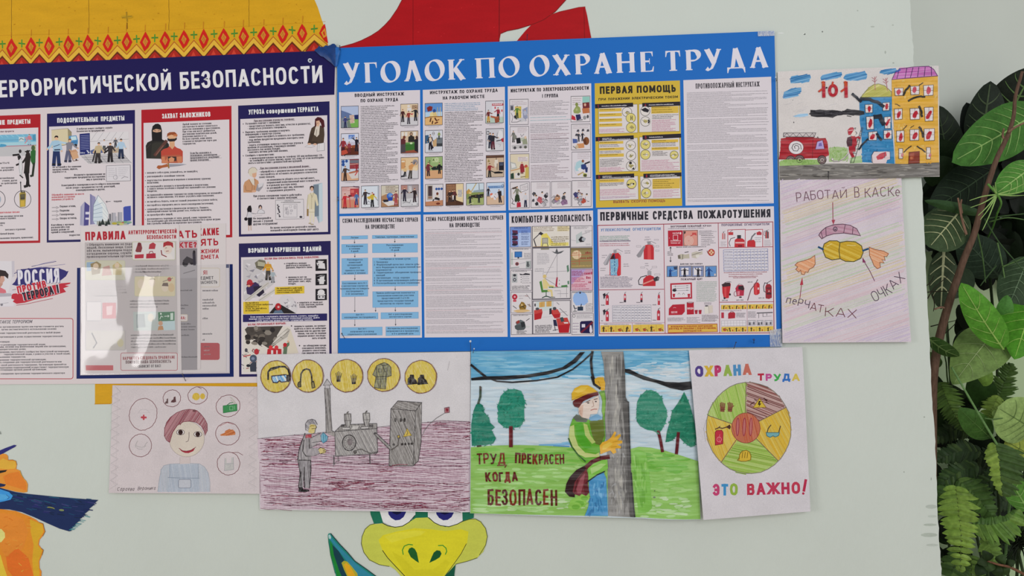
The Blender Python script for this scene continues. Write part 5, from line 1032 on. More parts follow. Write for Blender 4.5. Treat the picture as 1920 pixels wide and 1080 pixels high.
kp(462,156,606,296,KW,[('B',14,8,84,14,2,4,'7A767C'),('P',[24,44,52,26,56,74,26,84],'AEB4B4'),('P',[36,66,48,50,60,54,70,60,62,76,44,78],'26242A'),('E',60,64,9,9,'9A9EA4'),('L',[54,40,76,34],2,'8A868C'),('B',66,26,96,32,2,4,'8A868C'),('L',[2,66,26,72],1.5,'9A969C'),('B',70,88,98,92,2,4,'A8A4A8')])
kp(60,305,200,442,KW,[('B',10,7,90,7,1,5,'6A666C'),('R',4,20,12,80,'AAB0AC'),('R',20,16,56,44,'26508A'),('R',23,19,53,41,'3A70B0'),('R',34,44,42,50,'3A3A40'),('B',66,28,96,48,4,5,'8A868C'),('L',[4,54,96,52],2,'77737A'),('R',74,62,98,98,'A0A4A4'),('R',78,66,88,90,'5A5E60'),('O',84,84,6,7,2,'35343A'),('E',32,76,9,9,'8A4A50'),('E',32,76,5,5,'4A3A3E'),('L',[44,76,70,70],2,'9A969C'),('L',[4,94,40,92],4,'8A9094')])
kp(62,452,202,588,KW,[('B',8,7,92,7,1,5,'6A666C'),('R',6,16,32,60,'A8AAAC'),('E',19,24,8,6,'3A3A40'),('E',19,46,8,9,'4A4A52'),('E',19,46,4,4,'B0B0B4'),('P',[42,16,58,20,70,14,92,18,92,24,66,24,46,24],'35333A'),('B',54,34,96,64,4,4,'8A868C'),('E',50,34,2,2,'3A3A40'),('E',50,46,2,2,'3A3A40'),('E',50,58,2,2,'3A3A40'),('B',6,80,94,94,3,5,'5A565C')])
kp(64,598,204,736,KW,[('E',18,22,13,14,'A8283A'),('E',18,22,5,5,'D0A0A4'),('R',10,36,26,46,'B84A58'),('B',38,20,66,32,2,4,'8A868C'),('L',[68,18,82,20],3,'8A5A54'),('L',[74,10,92,34],2,'6A666C'),('P',[10,90,30,84,76,84,96,92,60,98,30,98],'C8A878'),('P',[38,66,50,46,62,50,74,68,70,84,42,84],'8A6A30'),('L',[42,74,70,64],3,'3A342C'),('L',[44,60,66,78],3,'3A342C'),('E',52,62,5,5,'C8AC78'),('L',[10,66,26,78],3,'4A464C'),('L',[80,60,94,70],3,'5A565C'),('E',88,64,4,7,'9A8A84')])
kp(66,746,206,880,KW,[('B',10,7,92,7,1,5,'6A666C'),('P',[16,56,40,44,66,46,70,66,60,78,30,80,18,70],'4C5254'),('P',[20,40,44,26,60,34,56,48,26,54],'5E6668'),('P',[22,36,36,28,42,40,28,48],'8A3A34'),('P',[44,40,64,36,66,60,50,66],'2E3234'),('P',[70,56,92,60,84,68,68,66],'C0C0BE'),('L',[72,32,86,22],3,'35333A'),('B',26,86,80,97,3,5,'5A565C')])
kp(208,302,460,645,KW,[('R',22,1,44,4,'8A8474'),('P',[50,7,60,9,64,1,68,9,84,6,76,11,66,13,58,11],'55565A'),('B',12,12,44,32,8,2,'A09CA2'),('B',6,42,30,46,2,2,'8A868C'),('L',[65,12,65,58],.8,'6A666C'),('L',[65,13,34,56],.8,'6A666C'),('L',[28,54,28,48,92,46],.7,'8A868C'),('L',[40,39,56,38],.6,'A09CA2'),('P',[90,36,95,34,97,46,92,49],'5A7A66'),('P',[92,66,97,65,97,72,93,72],'5A7A66'),
   ('E',32,56,5,4,'C8B074'),('P',[26,62,34,60,42,70,40,80,28,80],'CDBC84'),('L',[36,66,44,74,56,76],3.5,'CBB87C'),('P',[18,66,24,64,28,82,44,82,44,86,24,87],'4C7A3C'),('L',[36,86,36,95],2,'3A5A3A'),('L',[26,97,36,94,48,97],2,'3A4A44'),('L',[42,83,50,84,52,96],4.5,'CBB982'),('P',[48,95,60,96,60,98,48,98],'7A7A7C'),('P',[60,76,63,58,67,58,65,74,68,77],'9A2840'),('L',[52,78,94,77],1.2,'6A7A6A'),('L',[44,77,54,77],2,'3E6A48'),('P',[76,74,92,73,92,77,76,77],'4A7A4A'),('L',[90,78,90,97],.8,'6A666C'),('L',[74,84,74,97],.7,'8A868C'),('L',[58,84,74,84],.7,'8A868C'),('L',[66,90,94,90],.7,'8A868C'),('L',[34,60,60,72],.7,'5A565C'),('L',[32,58,64,60],.6,'B0A8AC'),('E',71,64,1,1,'3A363C'),('E',71,71,1,1,'3A363C')])
kp(210,656,460,876,KW,[('P',[8,2,54,0,54,26,12,34],'BCC4C4'),('P',[17,4,32,2,32,18,17,20],'C0985A'),('P',[36,2,50,1,50,17,36,18],'C0985A'),('L',[24,3,24,19],.8,'9A7438'),('L',[43,2,43,17],.8,'9A7438'),('L',[54,0,54,32],1,'A8A4A8'),('L',[24,50,98,44],.8,'A8A4A8'),('P',[3,28,24,24,26,34,22,54,4,58],'A8262C'),('P',[3,28,24,24,26,34,5,40],'B84440'),('E',12,24,5,4,'4A4A50'),('P',[50,28,66,26,74,40,72,52,58,54,50,40],'A8262C'),('P',[50,28,66,26,74,40,54,42],'B84440'),('E',58,24,5,5,'45464C'),('P',[44,24,50,22,50,40,44,42],'35323A'),('P',[62,54,92,52,99,72,96,98,70,98,66,74],'A8222A'),('P',[62,54,92,52,99,72,68,75],'B4403C'),('P',[72,52,80,50,84,62,76,66],'3A4A4E'),('P',[82,66,94,66,94,70,84,70],'CFCACC'),('P',[54,58,62,58,66,78,56,76],'2A2A44'),('L',[58,76,60,90],2,'3A3A44'),('L',[54,90,66,88],2,'3A3A44'),('L',[72,24,92,46],1.4,'5A565C'),('L',[70,36,90,34],1,'7A767C'),('B',6,76,50,96,6,3.4,'5A565C'),('E',6,12,2,5,'3A3A40'),('L',[64,6,70,12],1.4,'6A666C')])
kp(462,302,607,438,'8C7C54',[('E',28,34,22,22,'CBB494'),('R',0,0,100,12,'7A6A48'),('L',[0,36,100,34],2,'B04A3A'),('L',[0,66,100,64],2,'B04A3A'),('L',[38,10,40,84],2,'A84A3A'),('B',68,30,94,30,1,11,'8A3030'),('B',46,55,94,55,1,10,'8A3030'),('B',76,78,84,78,1,9,'8A3030'),('B',6,92,94,92,1,6,'B89A60'),('B',6,28,32,28,1,6,'A8604A'),('B',6,80,32,80,1,6,'A8604A')])
kp(464,444,610,588,'BC98AC',[('R',0,0,100,100,'B890A8'),('P',[0,0,70,0,20,60,0,70],'A890BC'),('P',[30,40,100,20,100,100,0,100,0,76],'CBA8B4'),('B',4,12,60,30,4,5,'8A3A5A'),('B',62,26,96,26,1,12,'A02A48'),('B',70,46,96,46,1,12,'A02A48'),('B',4,42,64,60,4,5,'B04A68'),('B',80,66,94,66,1,11,'A02A48'),('B',4,72,76,84,3,5,'B04A68'),('B',6,94,94,94,1,5,'9A4A6A')])
kp(468,596,611,732,KW,[('E',40,30,34,34,'8AA8D4'),('P',[8,26,72,20,78,50,60,66,20,66,8,46],'8CA8D6'),('P',[34,4,40,0,46,4,40,10],'3A3A44'),('L',[40,0,40,8],3,'35333A'),('R',28,72,54,92,'2A3648'),('P',[44,60,48,58,46,72,42,72],'26242C'),('L',[10,66,14,80,24,80],4,'26303C'),('L',[16,80,16,92],2.5,'26303C'),('L',[8,94,24,94],2.5,'26303C'),('B',66,62,98,92,5,4,'77737A'),('B',4,5,30,5,1,4,'77737A'),('B',50,5,96,5,1,4,'77737A')])
kp(470,742,613,880,KW,[('O',10,10,6,7,2,'5A565C'),('B',22,10,96,22,3,5,'9A969C'),('B',4,48,34,90,4,5,'8A7A90'),('P',[44,36,94,34,98,40,98,92,92,96,42,94,38,88,38,42],'211C44'),('L',[46,88,94,44],9,'6A2034'),('R',46,50,62,66,'C8C4D0'),('P',[84,62,92,62,96,84,92,94,86,94,82,84],'CFC8D4'),('E',88,60,4,4,'CFC8D4')])
# primary extinguishing means
p=bpanel([(642,44),(1817,24),(1834,880),(648,890)],label='wide white panel on fire extinguishing equipment')
heads(p,[(656,120,984,114,57,'ПЕРВИЧНЫЕ',12.5),(1007,113,1281,108,57,'СРЕДСТВА',12.5),(1306,107,1798,97,55,'ПОЖАРОТУШЕНИЯ',12.5)])
CR = '8E2238';PW = 'CCC2C8';ER = 'B22C34'
def extg(x,y,w,h,hose=1,c=ER):
    S.P([(x-w/2,y),(x-w/2,y-h*.7),(x-w*.3,y-h*.82),(x+w*.3,y-h*.82),(x+w/2,y-h*.7),(x+w/2,y)],c);S.P([(x-w*.34,y),(x-w*.34,y-h*.7),(x-w*.1,y-h*.8),(x-w*.05,y)],'C4494C');S.P([(x+w*.3,y),(x+w*.3,y-h*.74),(x+w/2,y-h*.68),(x+w/2,y)],'8E2028')
    S.R(x-w*.15,y-h*.9,x+w*.15,y-h*.8,'6A6468');S.L([(x-w*.1,y-h*.92),(x+w*.5,y-h)],h*.035,'5A565C')
    if hose == 1: S.L([(x-w*.15,y-h*.86),(x-w*.9,y-h*.7)],h*.05,'2A2830');S.P([(x-w*.8,y-h*.78),(x-w*1.3,y-h*.62),(x-w*1.1,y-h*.46),(x-w*.7,y-h*.62)],'35333A')
    if hose == 2: S.L([(x,y-h*.88),(x-w*.8,y-h*.8),(x-w*.9,y-h*.4),(x-w*.5,y-h*.3)],h*.04,'2A2830')
S.lv=6;S.begin('equipment_chart',p)
for q in ([(642,152),(1810,128),(1818,868),(654,874)],): S.P(q,PW);S.L(q,5,CR,closed=True)
for pts in ([(1082,143),(1092,872)],[(1446,136),(1456,870)],[(650,582),(1085,577)],[(1452,300),(1812,294)],[(655,803),(1090,800)],[(1456,664),(1815,660)],[(873,802),(874,872)],[(1638,662),(1640,868)]): S.L(pts,4 if pts[0][0] not in (655,873,1638) else 2.5,CR if pts[0][0] not in (655,873,1638) else '9A6A78',cap=False)
S.end()
S.lv=10;S.begin('panel_print',p)
S.T(662,192,862,188,19,'УГЛЕКИСЛОТНЫЕ','5A7AA8',4);S.T(874,187,1064,183,19,'ОГНЕТУШИТЕЛИ','5A7AA8',4)
S.T(1128,166,1232,164,13,'ВНУТРЕННИЙ','4A3A48',3);S.T(1240,164,1334,161,13,'ПОЖАРНЫЙ','4A3A48',3);S.T(1342,161,1400,160,13,'КРАН','4A3A48',3)
S.T(1466,157,1608,154,16,'ПОРОШКОВЫЕ','5A4A66',3.5);S.T(1618,154,1788,150,16,'ОГНЕТУШИТЕЛИ','5A4A66',3.5)
S.T(1196,518,1296,516,13,'ПОЖАРНЫЙ','4A3A48',3);S.T(1304,516,1342,515,13,'ЩИТ','4A3A48',3);S.T(1192,414,1250,413,10,'Действия','3A3640',2.6);S.T(1256,413,1282,412,10,'при','3A3640',2.6);S.T(1288,412,1342,411,10,'пожаре','3A3640',2.6)
S.BLK(656,228,862,250,3,6,'5A8A78',-.02,.1);S.BLK(656,258,862,262,2,6,'5A566A',-.02,.1);S.BLK(656,278,872,290,2,6,'9A4A58',-.02,.1);S.BLK(660,500,874,566,8,6,'5A566A',-.015,.12)
S.BLK(1318,190,1436,214,5,4,'77737A',-.02,.3);S.BLK(1332,222,1430,284,6,5,'4A464E',-.02,.4);S.BLK(1300,530,1436,660,17,4.6,'7A9484',-.01,.12);S.BLK(1108,770,1226,790,4,4.5,'77737A');S.BLK(1236,768,1326,800,5,4.5,'77737A');S.BLK(1336,752,1446,792,7,4.5,'5A565E')
S.BLK(1484,470,1778,472,1,6,'8A3A4A',-.02,0);S.BLK(1516,482,1740,496,2,6,'8A3A4A',-.02,.2);S.BLK(1546,504,1700,506,1,6,'8A3A4A',-.02,0);S.BLK(1112,176,1350,177,1,5,'5A566A',-.02,0);S.BLK(1166,300,1366,302,1,6,'4A464E',-.02,0)
for x,y,n in ((666,686,2),(788,668,2),(900,668,2),(1008,684,2),(666,790,2),(1008,786,2)): S.BARS(x,y,x+22,7,'4A464E')
for x,y,s in ((1642,534,'ОП-5'),(1470,656,'ОП-35'),(1566,654,'ОП-100'),(1714,640,'ОП-10')): S.T(x,y,x+8*len(s),y-1,8,s,'4A464E',2)
for x,y in ((958,232),(958,408),(670,354),(822,324),(814,412),(660,440),(690,486),(684,812),(900,810)): S.BLK(x,y,x+36,y+14,2,5,'77737A',-.02,.4)
S.BLK(684,813,850,814,1,5,'77737A',0,0);S.BLK(890,810,1070,811,1,5,'77737A',0,0);S.BLK(1460,722,1600,723,1,5,'8A7078',0,0)
S.P([(1108,812),(1440,806),(1443,862),(1110,870)],CR);S.P([(1112,816),(1437,810),(1439,859),(1113,866)],'CDA64A')
for x0,y0,x1,y1,h,s in ((1130,832,1410,827,11,'ИСПОЛЬЗОВАТЬ ПОЖАРНОЕ ОБОРУДОВАНИЕ'),(1116,846,1432,841,11,'ДЛЯ НУЖД, НЕ СВЯЗАННЫХ С ПОЖАРОТУШЕНИЕМ,'),(1212,861,1336,858,12,'ЗАПРЕЩАЕТСЯ!')): S.T(x0,y0,x1,y1,h,s,'9A3A26',2.6)
S.end()
S.lv=10;S.begin('illustration',p,label='drawings of red carbon dioxide extinguishers')
S.P([(722,484),(722,380),(730,350),(742,336),(780,334),(794,350),(797,480),(788,488),(730,489)],ER);S.P([(725,376),(740,352),(752,340),(762,376)],'3A1E20');S.P([(725,378),(778,374),(780,420),(770,470),(774,486),(728,486)],'78A4C0');S.L([(754,344),(756,482)],4,'26406A')
for i in range(30): S.E(kr.uniform(728,768),kr.uniform(384,480),2.6,2.6,kr.choice(['A8CCDC','4A80A8','B8D8E4']),n=6)
S.P([(784,350),(797,354),(797,478),(786,484),(776,470),(782,420)],'C03840');S.P([(722,338),(740,342),(708,414),(690,418),(680,404)],'8A868C');S.P([(722,338),(728,340),(694,416),(682,406)],'A8A4AA');S.R(748,314,768,338,'8E8A90');S.L([(750,318),(776,310),(808,326)],4,'9A969C');S.L([(768,326),(796,336),(797,350)],3,'A8A4AA')
S.P([(950,378),(948,300),(958,284),(985,276),(1010,284),(1017,304),(1017,380)],ER);S.P([(975,379),(975,284),(995,280),(998,379)],'C6484A');S.P([(948,288),(962,290),(930,362),(912,366),(900,352)],'8A868C');S.R(974,258,996,280,'8A868C');S.L([(970,262),(1000,258),(1030,272)],3.5,'8A868C');S.L([(990,270),(1018,286),(1020,300)],3,'9A969C')
for q in ((955,244,980,252),(1020,244,1048,252),(900,286,930,296),(1030,286,1050,296),(1028,316,1052,324),(928,428,956,436),(1006,424,1036,434),(1022,474,1058,484)): S.F(*q,1.5,'8A868C')
S.L([(968,486),(930,496),(914,520),(918,546),(944,548)],5,'2A2830');S.P([(944,556),(946,510),(966,490),(990,482),(1014,492),(1028,512),(1028,556)],ER);S.L([(946,542),(1020,512)],9,'C8847A');S.P([(1010,506),(1040,490),(1052,498),(1050,518),(1022,526)],'3A373E');S.E(1046,504,7,11,'6A666C',20);S.R(974,456,1000,484,'9A969C');S.L([(968,438),(984,456),(1004,440)],2,'77737A')
for x,y,hh in ((706,682,0),(824,664,1),(934,664,2),(1050,682,3),(706,790,0),(1048,784,4)):
    w=20 if hh in (0,4) else 14;extg(x,y,w,82 if hh in (0,4) else 68 if hh < 3 else 84,1 if hh == 0 else 0,'A82840')
    if hh == 0: S.P([(x-30,y-72),(x-14,y-80),(x-10,y-62),(x-24,y-52)],'2A2830')
    S.R(x-5,y-44,x+5,y-28,'CFB4BC')
    if hh in (1,2): S.P([(x-7,y),(x-6,y-16),(x+6,y-16),(x+7,y)],'35303A')
S.end()
S.lv=10;S.begin('spec_table',p)
q=[(740,686),(998,682),(1000,792),(742,796)];S.P(q,'CFC9CE');S.L(q,2,'6A6E84',closed=True)
for i in range(1,6): S.L([(740,686+i*18.2),(998,682+i*18.2)],1.6,'7A7E94',cap=False)
for i in range(9): S.L([(798+i*22,685),(799+i*22,794)],1.6,'7A7E94',cap=False)
S.lv+=2
for i in range(6):
    S.BARS(744,698+i*18.2,794,6,'6A6A7A')
    for j in range(9): S.BARS(803+j*22,698+i*18.2,817+j*22,6,'5A5A6E')
q=[(1480,316),(1776,308),(1778,452),(1484,458)];S.P(q,'CFC9CE');S.L(q,2.4,'4A5E9A',closed=True)
for i in range(1,7): S.L([(1480,316+i*20.4),(1776,308+i*20.6)],1.8,'5A6AA0',cap=False)
for i in range(10): S.L([(1548+i*22.8,314),(1550+i*22.8,456)],1.8,'5A6AA0',cap=False)
S.lv+=2
for i in range(7):
    S.BARS(1486,330+i*20.4,1542,6.5,'6A6A8A')
    for j in range(10): S.BARS(1554+j*22.8,330+i*20.4-j*.5,1568+j*22.8,6.5,'5A5A7A')
S.end()
S.lv=10;S.begin('illustration',p,label='drawings of a fire cabinet, hose and fire shield')
S.P([(1110,186),(1210,184),(1211,290),(1112,291)],'A82434');S.P([(1212,184),(1310,182),(1311,288),(1213,290)],'6A4A44');S.P([(1217,188),(1306,186),(1307,284),(1218,286)],'C88A7E')
S.BARS(1142,208,1180,11,'D8C0C4');S.F(1146,216,1176,248,3,'D8C0C4');S.BARS(1128,258,1196,8,'D8C0C4');S.BARS(1130,272,1192,8,'D8C0C4');S.E(1194,204,6,9,'D8C0C4',n=8);S.E(1120,236,2.5,2.5,'D8C0C4',n=6)
for rr_ in (8,15,22,29): S.O(1250,254,rr_,rr_*1.1,2.6,'D2BEB4')
S.L([(1262,222),(1284,210),(1300,216)],5,'B02C38');S.P([(1218,190),(1230,192),(1226,206),(1218,210)],'35282A');S.R(1272,200,1300,214,'B84A48')
S.L([(1128,300),(1128,322)],4,'35333A');S.P([(1120,304),(1128,292),(1136,304)],'35333A');S.L([(1128,362),(1128,388)],4,'35333A');S.P([(1120,386),(1128,398),(1136,386)],'35333A');S.BLK(1108,332,1142,352,3,6,'4A464E')
S.P([(1176,350),(1200,342),(1230,346),(1252,340),(1254,372),(1220,372),(1204,380),(1178,374)],'B0A898');S.P([(1176,352),(1192,348),(1196,372),(1180,374)],'6A645C');S.L([(1210,346),(1208,374)],4,'5A544E');S.L([(1224,332),(1246,328)],5,'4A464A')
S.P([(1268,334),(1300,324),(1326,330),(1340,320),(1342,344),(1310,352),(1302,372),(1270,366)],'B8B0A4');S.L([(1270,350),(1330,330)],3,'5A544E');S.L([(1316,318),(1340,314)],5,'3E3A3E');S.P([(1296,350),(1320,346),(1318,364),(1298,366)],'CFCAC4')
S.E(1400,332,23,24,'A83C34');[S.E(1400+dx,332+dy,7,7,'D0B490',n=8) for dx,dy in ((-10,0),(10,0),(0,-11),(0,11))];S.L([(1372,322),(1378,338)],4,'6A2A2A')
for x0,x1,c in ((1102,1176,'5A86BC'),(1184,1270,'7A84A8'),(1271,1350,'7A84A8'),(1358,1436,'5A86BC')):
    S.P([(x0,422),(x1,420),(x1,494),(x0,496)],'6A6468');S.P([(x0+4,426),(x1-4,424),(x1-4,490),(x0+4,492)],c)
for x,w in ((1214,1),(1296,1)): S.P([(x-14,436),(x+34,434),(x+34,482),(x-14,484)],'CFCAD0')
man(S,1126,492,52,'22407A','1E3466','1E3466','22407A',60,20);man(S,1222,492,58,'1E1C26','1E1C26','1E1C26','1E1C26',60,-60);man(S,1312,492,58,'1E1C26','1E1C26','1E1C26','1E1C26',60,-110);man(S,1384,492,60,'22407A','1E3466','1E3466','22407A',40,-40);S.P([(1148,428),(1172,426),(1170,446),(1152,446)],'35405A');S.E(1424,480,6,8,'C8B8B0',n=8);S.L([(1140,460),(1170,452)],2,'B8CCE0')
S.P([(1126,538),(1270,532),(1272,640),(1128,644)],CR if 0 else 'A82838');S.P([(1136,548),(1261,543),(1262,630),(1138,634)],'CFC8CE')
for y in (558,572,588): S.L([(1146,y),(1252,y-4)],2,'5A565C');S.E(1160,y-1,4,3,'35333A',n=6);S.E(1238,y-4,4,3,'35333A',n=6)
S.E(1154,584,14,10,'2E2A30');[S.P([(x-9,608),(x+9,607),(x+6,630),(x-6,630)],c) for x,c in ((1150,'A82838'),(1184,'CFC8C8'),(1214,'CFC8C8'),(1250,'A82838'))];[S.L([(x-8,612),(x,602),(x+8,611)],2,'3A373E') for x in (1184,1214)]
S.P([(1116,750),(1117,706),(1142,680),(1222,676),(1223,726),(1204,748)],'A82434');S.T(1132,738,1174,736,13,'ПЕСОК','D4B0B8',2.6);S.L([(1146,702),(1154,698),(1164,701)],2,'D4B0B8')
S.P([(1237,746),(1236,668),(1282,662),(1284,744)],'A82434');S.E(1259,667,23,6,'7A1E2A');S.E(1259,666,18,4,'A89098');S.T(1240,712,1282,710,13,'ВОДА','DCC8CC',3);[S.P([(x-10,716),(x+10,715),(x+7,742),(x-7,742)],'A02838') for x in (1299,1325)];[S.L([(x-10,722),(x+10,721)],2,'6A1A28') for x in (1299,1325)]
S.P([(1354,694),(1380,686),(1384,738),(1356,742)],'CFC8C0');S.P([(1380,686),(1408,684),(1410,732),(1384,738)],'C4BAB0');S.E(1368,688,11,5,'5A565C');S.L([(1380,686),(1384,738)],2,'8A827C');S.BLK(1352,670,1404,678,2,4,'77737A')
S.end()
S.lv=10;S.begin('illustration',p,label='drawings of red powder extinguishers')
for x0,x1 in ((1510,1626),(1626,1742)): S.P([(x0,182),(x1,178),(x1,294),(x0,298)],'CFC8CE');S.L([(x0,298),(x0,182),(x1,178),(x1,294)],4,'A02838')
S.R(1514,196,1546,216,'B03A40');S.L([(1526,194),(1540,184)],3,'5A565C');S.L([(1556,232),(1530,240),(1518,268),(1526,290)],4,'2A2830');S.P([(1554,296),(1556,248),(1570,238),(1606,238),(1622,250),(1622,296)],ER);S.R(1572,216,1598,240,'35333A');S.R(1560,262,1620,272,'D0A8A8');S.R(1578,282,1606,294,'7A1E2A')
S.P([(1638,294),(1640,258),(1654,248),(1684,248),(1694,260),(1694,294)],ER);S.L([(1664,248),(1672,226),(1692,206)],9,'6A666C');S.P([(1700,200),(1720,190),(1736,200),(1734,216),(1704,216)],'A83440');S.BLK(1690,236,1736,262,3,5,'8A868C')
extg(1481,244,22,54,0,'B8A8AC');extg(1771,238,24,58,2,'5A565A');S.BLK(1462,264,1500,290,4,4.5,'9A969C');S.BLK(1752,254,1800,288,5,4.5,'9A969C')
S.P([(1472,560),(1480,540),(1510,532),(1530,540),(1528,560),(1516,636),(1484,640),(1474,600)],ER);S.P([(1468,546),(1490,534),(1524,532),(1528,556),(1476,562)],'3A2A2E');S.L([(1490,532),(1518,526),(1532,530)],3,'4A464C');S.E(1488,636,7,8,'2A2830',n=8);S.E(1524,612,7,8,'2A2830',n=8);S.P([(1486,566),(1500,564),(1500,630),(1488,632)],'C4484C')
S.P([(1560,570),(1580,548),(1612,550),(1620,570),(1616,620),(1570,624)],'A82C44');S.P([(1580,556),(1612,552),(1620,576),(1612,586),(1580,578)],'35282E');S.O(1562,608,11,16,4,'8A5A66');S.L([(1566,560),(1584,542),(1606,546)],2.5,'6A5A60');S.E(1594,630,10,5,'3A2A30',n=8);S.P([(1574,590),(1590,590),(1588,618),(1574,618)],'C87A88')
S.P([(1684,610),(1682,544),(1694,532),(1712,532),(1722,544),(1722,604),(1710,614),(1694,616)],ER);S.P([(1692,610),(1692,540),(1702,536),(1704,612)],'C8484E');S.L([(1708,514),(1698,534),(1664,580),(1642,650)],6,'6A4A54');S.R(1708,566,1718,580,'D0B8BC')
S.P([(1762,638),(1760,560),(1768,544),(1790,542),(1802,556),(1803,634),(1784,642)],'8E2A34');S.L([(1776,540),(1756,534),(1748,560),(1752,592),(1762,596)],4.5,'2A2830');S.L([(1772,534),(1784,528),(1800,518)],3.5,'3A373C');S.R(1766,566,1800,574,'5A2A30');S.R(1768,600,1800,612,'4A262C');S.P([(1778,594),(1784,582),(1790,593)],'C8A8A0')
S.R(1714 if 0 else 1466,732,1484,770,'A83444');S.P([(1512,740),(1520,732),(1552,730),(1560,738),(1558,770),(1512,774)],'A02834');S.L([(1526,732),(1530,726),(1544,726),(1548,731)],3,'7A2430');S.BLK(1566,738,1628,764,5,4.5,'77737A');S.BLK(1644,730,1700,766,6,4.5,'77737A');S.L([(1706,736),(1806,732)],7,'5A565C');[S.L([(x,740),(x,y)],3,'5A565C') for x,y in ((1716,768),(1744,760),(1770,752))];S.L([(1744,760),(1800,756)],2,'6A666C')
q=[(1466,788),(1632,784),(1633,820),(1468,822)];S.P(q,'CFC9CE');S.L(q,1.6,'8A868C',closed=True);[S.L([(1488+i*20,787),(1489+i*20,821)],1.5,'9A969C') for i in range(8)];S.L([(1467,804),(1632,801)],1.5,'9A969C')
for x0,x1 in ((1644,1694),(1704,1746),(1756,1806)): S.P([(x0,784),(x1,782),(x1,816),(x0,818)],'B4B0B6');S.F(x0,784,x1,817,1.6,'77737A');S.R(x0+6,798,x0+18,816,'5A565E');S.R(x1-16,796,x1-6,812,'5A565E');S.R(x0+16,790,x1-16,796,'CFCACE')
S.end()
S.lv=10;S.begin('instruction_strip',p,label='yellow strips of tiny figures using extinguishers')
for x0,y0,x1,y1,n in ((662,818,866,864,4),(878,814,1084,862,4),(1466,682,1636,712,4),(1642,678,1810,709,4),(1468,828,1636,862,4),(1644,826,1812,860,3)):
    S.P([(x0,y0),(x1,y0-3),(x1,y1-3),(x0,y1)],'CDAE4C')
    w=(x1-x0)/n
    for i in range(n):
        cx=x0+w*(i+.5);S.L([(x0+w*i,y0),(x0+w*i,y1)],1.6,'9A7A3A',cap=False)
        d=kr.choice([0,1,2])
        if d: man(S,cx-6,y1-4,(y1-y0)*.8,'3A2E26','35291F','2A2220','A8683A',kr.choice([20,60,90]),-20,kr.choice([0,10,-10]));S.R(cx+8,y1-16,cx+14,y1-4,'A83A2A')
        else: S.E(cx,y1-14,12,9,'A8502E',n=8);S.L([(cx-12,y1-20),(cx+10,y1-26)],3,'4A3A28');S.L([(cx+14,y1-18),(cx+20,y1-6)],4,'3A2E26')
S.end()
# ------------------------------------------------------------------ children's drawings
def inside(poly,x,y):
    c=False;n=len(poly)
    for i in range(n):
        x0,y0=poly[i];x1,y1=poly[i-1]
        if (y0 > y) != (y1 > y) and x < (x1-x0)*(y-y0)/(y1-y0)+x0: c=not c
    return c
def hatch(S,poly,ang,step,w,cols,rnd,jit=0.4,skip=0.06,wave=0):
    """pencil strokes at an angle, clipped to an outline"""
    c,s_=cos(radians(ang)),sin(radians(ang))
    q=[(x*c+y*s_,-x*s_+y*c) for x,y in poly]
    v=min(b for a,b in q)+step*.5;vm=max(b for a,b in q);n=len(q)
    S.lv+=1
    while v < vm:
        xs=[]
        for i in range(n):
            (a0,b0),(a1,b1)=q[i-1],q[i]
            if (b0 > v) != (b1 > v): xs.append(a0+(v-b0)/(b1-b0)*(a1-a0))
        xs.sort()
        for a,b in zip(xs[::2],xs[1::2]):
            if b-a > w*.6 and rnd.random() > skip:
                a+=rnd.uniform(0,.05)*(b-a);b-=rnd.uniform(0,.05)*(b-a)
                j0,j1=rnd.uniform(-jit,jit)*step,rnd.uniform(-jit,jit)*step
                m=1 if wave == 0 else max(1,int((b-a)/wave))
                pts=[]
                for i in range(m+1):
                    t=i/m;u=a+(b-a)*t;vv=v+j0+(j1-j0)*t+(rnd.uniform(-jit,jit)*step if m > 1 else 0)
                    pts.append((u*c-vv*s_,u*s_+vv*c))
                col=rnd.choice(cols)
                for qd in stroke_quads(pts,w*rnd.uniform(.7,1.2)):
                    S.raw([S.mp(p) for p in qd],col)
                S.lv+=.3
        v+=step*rnd.uniform(.8,1.2)
def wob(pts,a,r,closed=True,sub=3):
    o=[]
    n=len(pts)
    for i in range(n if closed else n-1):
        x0,y0=pts[i];x1,y1=pts[(i+1) % n]
        for k in range(sub): t=k/sub;o.append((x0+(x1-x0)*t+r.uniform(-a,a),y0+(y1-y0)*t+r.uniform(-a,a)))
    if not closed: o.append(pts[-1])
    return o
def ell(cx,cy,rx,ry,n=26,rot=0):
    c,k=cos(radians(rot)),sin(radians(rot))
    return [(cx+rx*cos(2*pi*i/n)*c-ry*sin(2*pi*i/n)*k,cy+rx*cos(2*pi*i/n)*k+ry*sin(2*pi*i/n)*c) for i in range(n)]
r=random.Random(77)

# === girl with safety signs (pencil)
G1=wall_thing('pencil_drawing',345,924,0.003,'pencil drawing of a red haired smiling person surrounded by circled safety items','drawing',None)
S=Sheet(G1,[(210.8,722.4),(485,725),(488,925),(206.2,923.4)],(.003,.003,.006),M_PAPER,paper='C5BBBD',bend=lambda t: .004*t*t,axis='v',cols=6)
S.crop(190,690,4.319)
S.begin('zigzag_border')
zl=[(118,150)]
for i in range(12): zl+=[(158-i*1.5,190+i*68),(86-(i*.2),226+i*68)]
S.L([(x-r.uniform(0,6),min(y,990)) for x,y in zl],2.2,'9A9496');S.L([(x+4-r.uniform(0,20),min(y+8,992)) for x,y in zl],1.6,'ACA6A8')
S.L([(130,150),(124,992)],1.2,'B0A6A8')
zr=[(1240,160)]
for i in range(11): zr+=[(1200-r.uniform(0,6),205+i*72),(1256+i*.6,240+i*72)]
S.L(zr,2.2,'A49EA0');S.L([(x-2+r.uniform(-8,8),y+10) for x,y in zr],1.5,'AEA8AA');S.L([(1232,155),(1244,1000)],1.2,'B4ACAE')
S.end()
S.lv=1;S.begin('drawn_person')
